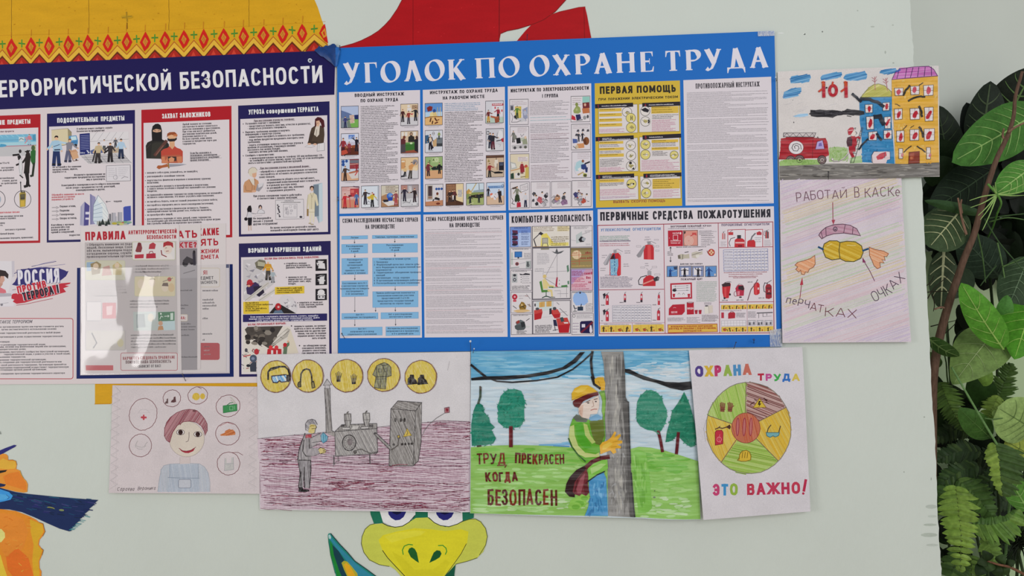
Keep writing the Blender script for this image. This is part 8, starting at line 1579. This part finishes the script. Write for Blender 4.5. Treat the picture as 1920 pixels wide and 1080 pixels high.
def pk(u,v):
    w=sin(pi*u)**.5*sin(pi*min(1,v*1.02))**.4 if 0 < u < 1 and 0 < v < .98 else 0
    b=.0036*math.exp(-((u-.24)/.17)**2)*sin(pi*v)+.0026*math.exp(-((u-.48+.1*v-.06*sin(3*v))/.05)**2)*v**.3
    b+=.0026*mno.noise(Vector((u*5.5,v*3,1.7)))*(1-.6*u)+.0008*mno.noise(Vector((u*13,v*6,4.2)))*(1-.5*u)+.0006*math.exp(-((u-.55+.07*v)/.018)**2)
    return .0055+max(0,w*(b+.0012))
hole=lambda u,v: ((u-.478)/.078)**2+(v/.1)**2 < 1
for j in range(NV+1):
    v=j/NV
    for i in range(NU+1):
        u=i/NU
        x=(qA[0]*(1-u)+qB[0]*u)*(1-v)+(qD[0]*(1-u)+qC[0]*u)*v;y=(qA[1]*(1-u)+qB[1]*u)*(1-v)+(qD[1]*(1-u)+qC[1]*u)*v
        V.append(at(x,y,-pk(u,v)))
for j in range(NV):
    for i in range(NU):
        if not hole((i+.5)/NU,(j+.5)/NV): Fc.append([j*(NU+1)+i,(j+1)*(NU+1)+i,(j+1)*(NU+1)+i+1,j*(NU+1)+i+1])
mesh('front_film',V,Fc,M_FILM,PK_,smooth=True)
def tube(pts,rad,n=7):
    V,Fc=[],[]
    for i,p in enumerate(pts):
        d=(pts[min(i+1,len(pts)-1)]-pts[max(i-1,0)]).normalized();a=d.cross(Vector((.31,.87,.22))).normalized();b=d.cross(a)
        rr_=rad[min(i,len(rad)-1)] if isinstance(rad,(list,tuple)) else rad
        for k in range(n): V.append(p+a*rr_*cos(2*pi*k/n)+b*rr_*sin(2*pi*k/n))
    for i in range(len(pts)-1):
        for k in range(n): Fc.append([i*n+k,i*n+(k+1) % n,(i+1)*n+(k+1) % n,(i+1)*n+k])
    Fc.append(list(range(n))[::-1]);Fc.append([len(V)-n+k for k in range(n)])
    return V,Fc
def plain(name,hexc,rough=.4,metal=0,spec=.5):
    m=bpy.data.materials.new(name);m.use_nodes=True;b=m.node_tree.nodes['Principled BSDF']
    nz=m.node_tree.nodes.new('ShaderNodeTexNoise');nz.inputs['Scale'].default_value=90;mx=m.node_tree.nodes.new('ShaderNodeMix');mx.data_type = 'RGBA'
    c=C(hexc);mx.inputs[6].default_value=tuple(v*.85 for v in c[:3])+(1,);mx.inputs[7].default_value=c
    m.node_tree.links.new(nz.outputs[0],mx.inputs[0]);m.node_tree.links.new(mx.outputs[2],b.inputs['Base Color'])
    b.inputs['Roughness'].default_value=rough;b.inputs['Metallic'].default_value=metal;b.inputs['Specular IOR Level'].default_value=spec
    return m
M_SEAM=plain('welded_film_edge','B8B0B4',.25)
mesh('welded_edge',*tube([at(*qA,-.006),at(*qD,-.006),at(*qC,-.006),at(*qB,-.006)],.0005,5),M_SEAM,PK_)
mesh('thumb_notch',*tube([at(284.4-21.8*cos(pi*i/16),498.3+20.6*sin(pi*i/16),-.0068) for i in range(17)],.0004,5),M_SEAM,PK_)
# ------------------------------------------------------------------ pins, tape
M_STEEL=plain('pin_steel','5A5A60',.3,.8);M_WPIN=plain('white_pin_head','C4CCD8',.25);M_BPIN=plain('blue_pin_head','1A3A78',.25);M_KPIN=plain('black_pin_head','26262C',.3)
def sphere(c,rx,n=10,m=6):
    V,Fc=[],[]
    for j in range(m+1):
        a=pi*j/m
        for k in range(n): b=2*pi*k/n;V.append(c+Vector((rx*sin(a)*cos(b),rx*sin(a)*sin(b),rx*cos(a))))
    for j in range(m):
        for k in range(n): Fc.append([j*n+k,j*n+(k+1) % n,(j+1)*n+(k+1) % n,(j+1)*n+k])
    return V,Fc
def pin(hx,hy,tx,ty,d,head,hr,label):
    """pin whose head stands off the wall at (hx, hy) and whose point enters it at (tx, ty)"""
    t=wall_thing('pin',tx,ty,d,label,'pin','pins holding the sheets')
    H=at(hx,hy,-d-.013);P_=at(tx,ty,-d+.003)
    mesh('shaft',*tube([H,P_],.0006,6),M_STEEL,t);mesh('head',*sphere(H,hr),head,t,smooth=True)
pin(882,640,883,664,.008,M_WPIN,.0022,'pale headed pin above the corner between the crayon drawing and the gouache painting')
pin(889,654,886.5,663,.010,M_WPIN,.0014,'tiny pale pin at the upper left corner of the gouache painting')
pin(1380,642,1374.5,657,.013,M_KPIN,.0013,'thin dark pin over the top edge of the safety wheel drawing')
pin(1413.5,637,1413.5,645,.004,M_BPIN,.0022,'dark blue pin in the bottom border of the blue poster')
pin(988.5,65,988,77,.004,M_KPIN,.0012,'thin pin at the top edge of the blue poster below the red cloak')
pin(637,86,638,97,.004,M_STEEL,.0013,'steel pin beside the crumpled tape at the top left of the blue poster')
pin(633.5,370,634,378,.004,M_BPIN,.0015,'dark blue pin halfway down the left border of the blue poster')
pin(641,625.5,648,637,.004,M_STEEL,.0016,'bent steel pin at the lower left corner of the blue poster')
pin(342,701.5,349,716,.003,M_STEEL,.0015,'steel pin below the clear pocket at the bottom of the antiterror poster')
pin(1454.5,145,1456,152,.005,M_WPIN,.0014,'pale pin at the right border of the blue poster beside the fire engine picture')
pin(1553,322,1552.5,336,.006,M_KPIN,.0013,'dark pin between the fire engine picture and the pastel hatched drawing')
V,Fc=tube([at(581.3,113.5,-.0022),at(581.3,113.5,-.0034)],.0042,16);rv=mesh('rivet',V,Fc,M_WPIN);setp(rv,'small round pale rivet in the navy banner above the last letters','rivet')
mesh('rivet_centre',*tube([at(581.3,113.5,-.0033),at(581.3,113.5,-.0038)],.0018,10),M_KPIN,rv)
M_BT=ink('blue_tape_film',.35,.3,amt=.25,scale=(90,90,90),bump=.6)
TP=wall_thing('blue_tape',612,120,.008,'crumpled dark blue tape on the corner between the two posters','tape')
S=Sheet(TP,[(589,82),(640,82),(640,128),(589,128)],(.0085,.0062,.0062),M_BT,paper='123F7C',thick=.0003) if 0 else None
def flap(name,pts,col,d,parent):
    """small crumpled piece of tape, bulging towards its middle"""
    cx=sum(p[0] for p in pts)/len(pts);cy=sum(p[1] for p in pts)/len(pts);n=len(pts);V,Fc,cols=[],[],[]
    for k,f in enumerate((1,.66,.33)):
        for x,y in pts: V.append(at(cx+(x-cx)*f,cy+(y-cy)*f,-d-(.0012,.0028,.0036)[k]-.0006*mno.noise(Vector((x*.3,y*.3,k)))))
    V.append(at(cx,cy,-d-.0038))
    for k in range(2):
        for i in range(n): Fc.append([k*n+i,k*n+(i+1) % n,(k+1)*n+(i+1) % n,(k+1)*n+i])
    for i in range(n): Fc.append([2*n+i,2*n+(i+1) % n,3*n])
    return mesh(name,V,Fc,M_BT,parent,[C(col)]*len(Fc),smooth=True)
flap('tape_flap',[(589,94),(595,90),(598,86),(601,88),(606,88),(611,84.5),(615,86),(620,84),(623,82),(627,82),(631,86),(631,95),(630,110),(629,126),(622,119),(613,112),(607,107),(601,105)],'0E3670',.0045,TP)
flap('tape_strip',[(628,87),(633,88),(638,90),(638,100),(635,112),(632,124),(629,126),(629,105)],'1E5CA4',.0045,TP)
M_TAPE=bpy.data.materials.new('clear_tape');M_TAPE.use_nodes=True;nt=M_TAPE.node_tree;nt.nodes.clear();N=nt.nodes.new;K=nt.links.new
o_=N('ShaderNodeOutputMaterial');m1=N('ShaderNodeMixShader');m2=N('ShaderNodeMixShader');tr=N('ShaderNodeBsdfTransparent');df=N('ShaderNodeBsdfDiffuse');df.inputs[0].default_value=(.75,.78,.82,1);gs=N('ShaderNodeBsdfGlossy');gs.inputs['Roughness'].default_value=.12
fr_=film_fresnel(nt,.05);tc=N('ShaderNodeTexCoord');mp=N('ShaderNodeMapping');mp.inputs['Rotation'].default_value=(0,.9,0);mp.inputs['Scale'].default_value=(1100,300,220);nz=N('ShaderNodeTexNoise');nz.inputs['Scale'].default_value=1;rg=N('ShaderNodeMapRange');rg.inputs[1].default_value=.38;rg.inputs[2].default_value=.68;rg.inputs[3].default_value=.12;rg.inputs[4].default_value=.7
K(tc.outputs['Object'],mp.inputs[0]);K(mp.outputs[0],nz.inputs['Vector']);K(nz.outputs[0],rg.inputs[0]);K(rg.outputs[0],m1.inputs[0]);K(tr.outputs[0],m1.inputs[1]);K(df.outputs[0],m1.inputs[2]);K(fr_.outputs[0],m2.inputs[0]);K(m1.outputs[0],m2.inputs[1]);K(gs.outputs[0],m2.inputs[2]);K(m2.outputs[0],o_.inputs[0])
def tape(q,d,label):
    P4=[at(x,y,-d) for x,y in q];P5=[at(x,y,-d+.0001) for x,y in q]
    t=mesh('clear_tape',P4+P5,[[0,1,2,3],[7,6,5,4],[0,4,5,1],[1,5,6,2],[2,6,7,3],[3,7,4,0]],M_TAPE);setp(t,label,'tape')
tape([(1443,619),(1465.5,616),(1467,649.5),(1444,650)],.0056,'clear tape over the lower right corner of the blue poster')
tape([(1421,59.5),(1452,58),(1452,67),(1421,68)],.0056,'narrow shiny tape at the upper right corner of the blue poster')
MU.lv=6;MU.crop(0,0,1);MU.begin('wall_marks',label='small chips and nail holes in the wall paint')
for x,y,a,b,c in ((1508.5,64,2,1.6,'5A5F58'),(1507,63,1.6,1,'CFD4CE'),(1542,59.5,1.4,1.4,'6A6F68'),(1660,98,1.6,3,'9EA49C'),(1674,47,2,1.4,'A8AEA6'),(1636,50,4,1.5,'A8AEA6'),(1675,118,2,1.5,'A0A69E'),(1608,20,1.5,1.2,'A4AAA2'),(1464,62,6,.8,'D4D8D4'),(1695,1035 - 150,1.4,1.4,'9CA29A'),(1733,782,1.5,1.2,'8E948C'),(1746,898,1,3,'9CA29A'),(1746,950,11,4,'A9B0A8'),(1748,968,9,2.5,'B0B7AF'),(1744,984,13,2.5,'AAB2A8'),(1742,1003,16,4,'A6AEA4'),(1748,1022,12,2.5,'AEB5AD')): MU.E(x,y,a,b,c,n=9)
MU.end()
# ------------------------------------------------------------------ greenery in the recess
leaf_bounce=prism('painted_leaf_bounce',[(E2[0][0]-.29,0.0),(3.4,0.0),(3.4,at(1850,470,.34).z),(E2[0][0]-.29,at(1850,470,.34).z)],.338,.341,wall_mat('green_bounce_tint','A9BB94',.08),wall_recess)  # green light bounced through the leaves, painted on the lower recess wall
LZ=at(1850,1110,.2).z-.02
ledge=prism('trim_1',[(E2[-1][0]+.02,LZ-.05),(3.4,LZ-.05),(3.4,LZ),(E2[-1][0]+.02,LZ)],.02,.34,M_RECESS);setp(ledge,kind='structure')
def leaf_mat():
    m=ink('leaf_surface',.5,.12,amt=.22,scale=(70,70,70),grain=.12,gscale=260);return m
M_LEAF=leaf_mat();M_FERN=ink('fern_leaf',.55,.25,amt=.3,scale=(120,120,120));M_TWIG=ink('bark',.8,.15,amt=.3,scale=(260,260,60),bump=.8)
PROF={'o': lambda u: sin(pi*min(1,u**.85))**.62,'h': lambda u: (sin(pi*(u*.93+.07)**.62))**.75 if u < 1 else 0,'r': lambda u: (max(0,1-(2*u-1)**2))**.5,'a': lambda u: min(1,u*6)**.5*(1-u)**.75*1.12,'n': lambda u: sin(pi*u)**.8}
pr=random.Random(9)
def leaf(parent,b,t,w,col,vein=None,y=(.12,.12),roll=0,bow=.008,fold=.18,prof='o',nvein=6,curl=.0,label=None,vw=2.2,name='leaf'):
    B,T=at(*b,y[0]),at(*t,y[1]);ax=T-B;Ln=ax.length;ax=ax/Ln;mid=(B+T)/2;n0=(CAM-mid).normalized()
    sd=ax.cross(n0).normalized();nn=sd.cross(ax).normalized()
    if nn.dot(n0) < 0: nn=-nn
    q=Matrix.Rotation(radians(roll),3,ax);sd,nn=q @ sd,q @ nn
    px=(mid-CAM).dot(FW)/F_PX;hw=w/2*px;NU,M_=18,5;V,Fc,cols=[],[],[];f=PROF[prof];ph=pr.uniform(0,6)
    def pt(u,v,l=0):
        h=hw*f(u)
        return B+ax*(u*Ln)+nn*(bow*sin(pi*u)-curl*u*u+l)+sd*(h*v)+nn*(-fold*h*abs(v)**1.3+.03*hw*sin(u*9+v*2+ph)*abs(v))
    for i in range(NU+1):
        for j in range(-M_,M_+1): V.append(pt(i/NU,j/M_))
    R_=2*M_+1
    for i in range(NU):
        for j in range(R_-1):
            Fc.append([i*R_+j,i*R_+j+1,(i+1)*R_+j+1,(i+1)*R_+j]);k=pr.uniform(-.04,.04)
            cols.append(tuple(max(0,c*(1+k)) for c in C(col)[:3])+(1,))
    o=mesh(name,V,Fc,M_LEAF,parent,cols,smooth=True)
    if label: o['label']=label
    if vein:
        V,Fc=[],[]
        def strip(pts,w0,w1):
            s0=len(V);n=len(pts)
            for i,(u,v) in enumerate(pts):
                p=pt(u,v,.0009);d=(pt(*pts[min(i+1,n-1)])-pt(*pts[max(0,i-1)]));d=d.normalized() if d.length > 1e-9 else ax
                e=d.cross(nn).normalized()*(w0+(w1-w0)*i/(n-1))*px*.5;V.extend((p-e,p+nn*.0004,p+e))
            for i in range(n-1):
                for k in range(2): a=s0+i*3+k;Fc.append([a,a+1,a+4,a+3])
        strip([(i/20,0) for i in range(0,20)],vw*1.7,vw*.5)
        for i in range(nvein):
            u0=.1+.72*i/nvein
            for sg in (-1,1): strip([(min(.97,u0+.16*(k/6)**1.3),sg*.86*k/6) for k in range(7)],vw*.9,vw*.25)
        mesh('vein',V,Fc,M_LEAF,o,[C(vein)]*len(Fc),smooth=True)
    return o
def stem(parent,pts,r0,r1,col,mat=None,name='stem',label=None):
    """pts: (px, py, y) along the stem"""
    P_=[at(a,b,c) for a,b,c in pts];Q=[]
    for i in range(len(P_)-1):
        p0,p1,p2,p3=P_[max(0,i-1)],P_[i],P_[i+1],P_[min(len(P_)-1,i+2)]
        for k in range(4):
            t=k/4;Q.append(.5*((2*p1)+(p2-p0)*t+(2*p0-5*p1+4*p2-p3)*t*t+(3*p1-p0-3*p2+p3)*t**3))
    Q.append(P_[-1]);px=1/F_PX*(P_[0]-CAM).dot(FW);n=len(Q)
    V,Fc=tube(Q,[(r0+(r1-r0)*i/(n-1))*px for i in range(n)],7)
    o=mesh(name,V,Fc,mat or M_LEAF,parent,[C(col)]*len(Fc),smooth=True)
    if label: o['label']=label
    return o
def plant(name,px,y,label,cat='plant',group=None): return empty(name,Vector((at(px,1080,y).x,y,LZ)),label,cat,group)
def foot(p,px,py,y):
    """the stem from the visible leaves down to the ledge"""
    q=at(px,py,y);e=p.location;V,Fc=tube([q,(q*2+e)/3+Vector((.01,0,0)),(q+e*2)/3,Vector(e)],.0028,7);mesh('stem',V,Fc,M_LEAF,p,[C('2E3A22')]*len(Fc),smooth=True)
# big leaved plant, upper part
A=plant('broad_leaf_plant',1890,.26,'broad leaf plant with one large bright veined leaf beside the fire engine picture')
leaf(A,(1955,205),(1784,304),96,'3E6A2C','7FA05C',(.10,.05),roll=-8,bow=.012,fold=.1,nvein=7,vw=2.6,label='large bright green leaf with pale veins')
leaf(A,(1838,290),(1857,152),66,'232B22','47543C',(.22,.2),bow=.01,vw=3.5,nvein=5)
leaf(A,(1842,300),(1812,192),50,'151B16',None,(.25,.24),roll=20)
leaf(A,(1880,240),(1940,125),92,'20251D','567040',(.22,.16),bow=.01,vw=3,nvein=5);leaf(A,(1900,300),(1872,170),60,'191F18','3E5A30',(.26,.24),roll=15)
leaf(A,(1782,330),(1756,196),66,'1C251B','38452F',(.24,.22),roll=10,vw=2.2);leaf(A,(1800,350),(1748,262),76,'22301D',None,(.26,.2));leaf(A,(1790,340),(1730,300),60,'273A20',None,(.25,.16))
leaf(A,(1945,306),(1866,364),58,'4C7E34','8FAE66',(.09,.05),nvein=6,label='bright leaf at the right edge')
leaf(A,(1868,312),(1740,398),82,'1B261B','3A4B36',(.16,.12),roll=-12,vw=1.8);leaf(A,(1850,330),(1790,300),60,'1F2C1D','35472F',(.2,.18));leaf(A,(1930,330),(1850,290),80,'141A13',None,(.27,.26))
leaf(A,(1846,402),(1733,376),20,'30482A',None,(.1,.04),fold=.6,bow=.004);foot(A,1868,480,.25)
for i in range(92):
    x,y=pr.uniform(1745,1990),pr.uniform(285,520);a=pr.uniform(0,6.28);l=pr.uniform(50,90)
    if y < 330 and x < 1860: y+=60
    leaf(A,(x,y),(x+cos(a)*l,min(545,y+sin(a)*l)),pr.uniform(36,62),pr.choice(['0C110B','121810','161F13','0E140D','1B2518']),None,(pr.uniform(.24,.3),pr.uniform(.22,.3)),roll=pr.uniform(-40,40))  # near-black leaf colours paint in the shade inside the foliage
Bp=plant('arrowhead_plant',1780,.2,'arrowhead plant with grey green cream veined leaves beside the wall edge')
leaf(Bp,(1803,392),(1742,464),84,'3C4C32','A9AC82',(.1,.06),prof='r',nvein=5,vw=2.2,bow=.004);leaf(Bp,(1770,468),(1764,580),48,'3B4733','B2B28C',(.14,.12),nvein=4,vw=3);leaf(Bp,(1812,500),(1770,560),60,'2E3B2A',None,(.2,.18));foot(Bp,1772,560,.16)
leaf(Bp,(1875,520),(1800,440),74,'2A382C','3E4E3E',(.2,.17));leaf(Bp,(1930,480),(1886,586),66,'34452F','5F7358',(.14,.12),vw=1.6)
# bare twig
Tw=plant('bare_twig',1745,.12,'bare brown twig slanting up through the leaves','twig')
stem(Tw,[(1917,134,.0),(1904,180,.01),(1901,215,.02),(1894,242,.02),(1885,264,.03),(1868,300,.03),(1851,350,.04),(1838,396,.05),(1826,440,.06),(1808,484,.07),(1795,522,.08),(1782,560,.08),(1770,600,.09),(1760,640,.1),(1752,684,.1),(1748,730,.11),(1747,800,.12),(1746,1112,.12)],2.6,10,'5E483C',M_TWIG,'branch')
for q in ([(1890,248,.02),(1905,238,.01),(1930,226,.0)],[(1884,262,.03),(1880,254,.03),(1882,241,.02)],[(1812,440,.06),(1803,408,.06),(1796,371,.05)],[(1803,400,.06),(1801,385,.055),(1803,374,.05)],[(1776,582,.09),(1766,576,.08),(1752,580,.08)]): stem(Tw,q,2.6,1.4,'7A5E4E',M_TWIG,'side_twig')
for q in ([(1739,560,.05),(1752,540,.05),(1777,518,.06)],[(1736,536,.05),(1744,530,.05),(1751,517,.06)],[(1736,548,.1),(1770,546,.1),(1806,547,.1)],[(1745,612,.12),(1770,606,.12),(1792,601,.12)],[(1768,628,.12),(1780,618,.12),(1792,606,.12)],[(1748,552,.1),(1752,570,.1),(1750,584,.1)]): stem(Tw,q,1.1,.6,'2A261C',M_TWIG,'side_twig')
# needle sprig
Nd=plant('needle_sprig',1880,.1,'light green sprig of long thin needles crossing the twig','plant')
stem(Nd,[(1852,345,.02),(1862,356,.02),(1872,368,.02),(1877,382,.03),(1870,400,.06),(1862,425,.14),(1850,450,.22)],2.2,1.6,'55803A');foot(Nd,1850,450,.22)
for a,b,c in ((1818,376,-6),(1820,389,8),(1834,404,8),(1838,412,10),(1842,432,14),(1925,342,6),(1925,357,6),(1922,366,4),(1866,342,3),(1862,348,3)):
    stem(Nd,[(1868,362+abs(c)*.5,.02),((1868+a)/2,(365+b)/2+c*.4,.01),(a,b,.0)],1.5,.5,'8BA862',name='needle')
# vine
Vn=plant('climbing_vine',1870,.16,'climbing vine with bright folded leaves below the twig','plant')
leaf(Vn,(1882,655),(1802,530),56,'538C30','8FB05C',(.06,.03),roll=-10,bow=.012,nvein=4,vw=1.8,label='bright green folded leaf')
leaf(Vn,(1866,622),(1786,722),92,'667E44','8C9E6A',(.1,.07),roll=10,nvein=4,prof='h',vw=1.4,label='dull grey green underside of a leaf');leaf(Vn,(1934,575),(1902,674),86,'478222','7FA84A',(.08,.05),prof='h',nvein=4,label='bright leaf cut by the right edge')
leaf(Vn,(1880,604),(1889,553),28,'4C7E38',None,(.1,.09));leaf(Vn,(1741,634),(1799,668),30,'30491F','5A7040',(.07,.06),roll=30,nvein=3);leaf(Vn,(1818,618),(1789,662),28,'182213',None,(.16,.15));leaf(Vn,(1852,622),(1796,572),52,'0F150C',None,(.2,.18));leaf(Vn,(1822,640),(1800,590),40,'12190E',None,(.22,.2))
leaf(Vn,(1772,806),(1748,698),46,'1C2C15',None,(.2,.18));leaf(Vn,(1850,766),(1826,696),52,'203614',None,(.14,.12),roll=10);leaf(Vn,(1858,822),(1798,766),48,'3E602A','55753C',(.1,.08),nvein=3,vw=1.2);leaf(Vn,(1843,724),(1855,690),24,'6E8E3E',None,(.12,.11));leaf(Vn,(1930,960),(1884,884),44,'58883A','7EA45A',(.08,.06),nvein=4)
leaf(Vn,(1760,690),(1744,660),22,'3A5426',None,(.14,.13))
stem(Vn,[(1784,688,.06),(1800,716,.05),(1835,776,.05),(1872,838,.06),(1895,880,.09),(1880,1112,.16)],1.6,2.6,'5E7E4C');stem(Vn,[(1766,646,.12),(1774,680,.12),(1777,715,.13),(1790,760,.24),(1860,1112,.2)],1.3,1.6,'3E5030')
for q in ([(1846,410,.12),(1870,450,.12),(1895,480,.1),(1930,520,.1)],[(1832,434,.14),(1842,480,.14),(1848,530,.14)],[(1850,410,.1),(1890,404,.08),(1930,400,.08)],[(1855,416,.1),(1890,408,.08),(1930,414,.08)],[(1868,498,.12),(1850,520,.12),(1838,536,.12)],[(1880,500,.1),(1905,490,.1),(1930,478,.1)],[(1870,455,.14),(1880,500,.14),(1896,600,.14)],[(1773,572,.14),(1774,610,.14),(1776,650,.14)],[(1846,784,.05),(1862,786,.05),(1880,784,.05)]): stem(Vn,q,1.5,.9,pr.choice(['4A6438','3A5030','5E7A48']))
# crinkled round leaves
Ge=plant('crinkled_leaf_plant',1900,.14,'pale green crinkled round leaf with dark veins at the right edge','plant')
leaf(Ge,(1940,806),(1870,764),92,'81995A','566E3C',(.08,.05),prof='r',nvein=5,vw=1.5,fold=.05,bow=.012);leaf(Ge,(1945,860),(1884,826),50,'92A048','64783A',(.1,.08),prof='r',nvein=4,vw=1.2);leaf(Ge,(1878,786),(1862,770),18,'6C8446',None,(.07,.06),prof='r');foot(Ge,1920,850,.12)
# ferns
def frond(parent,pts,ln,wd,col,col2=None,n=22,ang=62,sides=(1,1),y0=0,label=None,sag=.004):
    P_=[at(*p) for p in pts];Q=[]
    for i in range(len(P_)-1):
        for k in range(10): Q.append(P_[i].lerp(P_[i+1],k/10))
    Q.append(P_[-1]);
    for _ in range(3): Q=[Q[0]]+[(Q[i-1]+Q[i]*2+Q[i+1])/4 for i in range(1,len(Q)-1)]+[Q[-1]]
    px=(Q[0]-CAM).dot(FW)/F_PX;V,Fc=tube(Q,[1.2*px*(1-.6*i/len(Q)) for i in range(len(Q))],5);cols=[C(mixh(col,'2A2A18',.4))]*len(Fc);c2=col2 or col
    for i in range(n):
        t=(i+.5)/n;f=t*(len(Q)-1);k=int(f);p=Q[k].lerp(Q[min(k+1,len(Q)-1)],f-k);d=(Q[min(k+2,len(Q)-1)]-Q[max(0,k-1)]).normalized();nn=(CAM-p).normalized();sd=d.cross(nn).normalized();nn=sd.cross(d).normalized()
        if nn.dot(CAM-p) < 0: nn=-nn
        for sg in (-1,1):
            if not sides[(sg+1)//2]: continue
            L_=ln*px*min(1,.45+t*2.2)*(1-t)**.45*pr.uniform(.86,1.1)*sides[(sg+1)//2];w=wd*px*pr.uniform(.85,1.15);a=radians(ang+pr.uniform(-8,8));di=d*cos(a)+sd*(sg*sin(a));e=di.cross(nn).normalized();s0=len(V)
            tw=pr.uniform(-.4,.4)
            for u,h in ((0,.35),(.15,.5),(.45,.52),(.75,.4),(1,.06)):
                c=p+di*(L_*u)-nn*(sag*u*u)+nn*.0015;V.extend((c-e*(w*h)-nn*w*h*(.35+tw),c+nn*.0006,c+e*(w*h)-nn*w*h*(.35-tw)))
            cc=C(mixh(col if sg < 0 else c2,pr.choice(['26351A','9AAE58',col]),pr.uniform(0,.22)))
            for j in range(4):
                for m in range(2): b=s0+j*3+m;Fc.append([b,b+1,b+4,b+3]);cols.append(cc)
    o=mesh('frond',V,Fc,M_FERN,parent,cols,smooth=False)
    if label: o['label']=label
Fe=plant('fern',1830,.17,'fern with drooping notched fronds at the lower right','fern')
frond(Fe,[(1792,912,.06),(1797,955,.04),(1802,1005,.03),(1801,1072,.03)],44,10.5,'6C8636','708C3A',17,80,label='bright drooping frond')
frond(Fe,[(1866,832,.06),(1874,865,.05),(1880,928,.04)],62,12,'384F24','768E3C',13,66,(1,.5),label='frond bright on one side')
frond(Fe,[(1796,900,.12),(1830,930,.1),(1860,968,.09)],40,10,'43602A',None,14,64);frond(Fe,[(1792,915,.12),(1770,935,.1),(1754,960,.09)],34,10,'3C5626',None,11,64)
frond(Fe,[(1822,982,.07),(1860,984,.06),(1890,976,.05),(1908,956,.05)],48,11,'42602A','54742F',16,74,(.35,1));frond(Fe,[(1858,776,.14),(1878,730,.13),(1895,682,.12)],34,6,'3C5424',None,20,64)
frond(Fe,[(1838,846,.15),(1800,846,.14),(1752,862,.14)],30,9,'26391D',None,16,62);frond(Fe,[(1834,872,.14),(1800,884,.13),(1762,908,.13)],34,10,'2C4220',None,15,62);frond(Fe,[(1762,716,.15),(1780,760,.14),(1806,806,.14)],34,5,'4E682C','425A26',20,66)
frond(Fe,[(1872,742,.12),(1858,770,.11),(1842,800,.11)],24,5,'70883A',None,15,66);frond(Fe,[(1798,1040,.1),(1786,1070,.1),(1778,1120,.1)],34,11,'3E582A',None,10,72);frond(Fe,[(1846,1010,.08),(1858,1030,.08),(1862,1060,.08)],26,9,'68863C',None,10,70);frond(Fe,[(1820,1040,.1),(1822,1080,.1),(1816,1120,.1)],30,10,'5C7A36',None,9,74)
frond(Fe,[(1830,800,.18),(1790,806,.18),(1748,826,.18)],30,8,'223218',None,16,62);frond(Fe,[(1900,900,.14),(1860,900,.15),(1800,930,.15)],30,9,'2A3E1E',None,16,62);foot(Fe,1830,1000,.16)
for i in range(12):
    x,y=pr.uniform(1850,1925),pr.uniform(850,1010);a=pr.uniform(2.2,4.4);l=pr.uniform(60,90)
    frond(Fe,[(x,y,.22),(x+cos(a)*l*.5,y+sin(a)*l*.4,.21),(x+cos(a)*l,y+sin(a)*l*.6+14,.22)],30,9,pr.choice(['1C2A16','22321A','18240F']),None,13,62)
Sh=plant('leafy_undergrowth',1800,.24,'leafy undergrowth behind the fern fronds, shade painted into near black leaves','plant')
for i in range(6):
    leaf(A,(1940,170+i*30),(1870+i*5,200+i*26),60,'10150F',None,(.28,.26))  # fill leaves: the shade behind the large leaf put into their colour
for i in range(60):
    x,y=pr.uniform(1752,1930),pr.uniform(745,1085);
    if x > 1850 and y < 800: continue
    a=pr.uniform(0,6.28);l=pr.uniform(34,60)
    leaf(Sh,(x,y),(x+cos(a)*l,y+sin(a)*l),pr.uniform(24,44),pr.choice(['0E140B','141D10','1A2614','1E2B17','10180C','223019']),None,(pr.uniform(.24,.31),pr.uniform(.22,.31)),roll=pr.uniform(-40,40))  # leaf colours darkened to carry the shade deep between the fronds
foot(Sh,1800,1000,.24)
Gr=plant('dark_spiky_tuft',1905,.13,'dark spiky tuft of thin blades at the lower right edge','plant')
for i in range(60):
    a=pr.uniform(0,6.28);l=pr.uniform(24,46);x,y=1908+pr.uniform(-8,12),1018+pr.uniform(-8,8)
    stem(Gr,[(x,y,.12),(x+cos(a)*l*.6,y+sin(a)*l*.55,.1),(x+cos(a)*l,y+sin(a)*l+4,.1)],1.4,.5,pr.choice(['171D13','1E2617','11160E']),name='blade')
foot(Gr,1908,1030,.12)
Lw=plant('small_leaved_shrub',1880,.1,'small dark leaved shrub with a reddish stem in the bottom corner','shrub')
stem(Lw,[(1840,1048,.05),(1870,1058,.04),(1895,1064,.04),(1930,1082,.05)],1.6,3,'6A4A38',M_TWIG,label='reddish brown stem')
for b,t,w in (((1858,1050),(1842,1032),18),((1860,1054),(1846,1072),20),((1872,1056),(1884,1040),18),((1850,1052),(1832,1056),18),((1876,1060),(1890,1078),22),((1866,1058),(1872,1082),20),((1884,1060),(1904,1052),14),((1846,1060),(1830,1078),22)): leaf(Lw,b,t,w,pr.choice(['26351B','1F2E17','2E4020']),None,(.05,.04),fold=.2)
foot(Lw,1885,1062,.05)
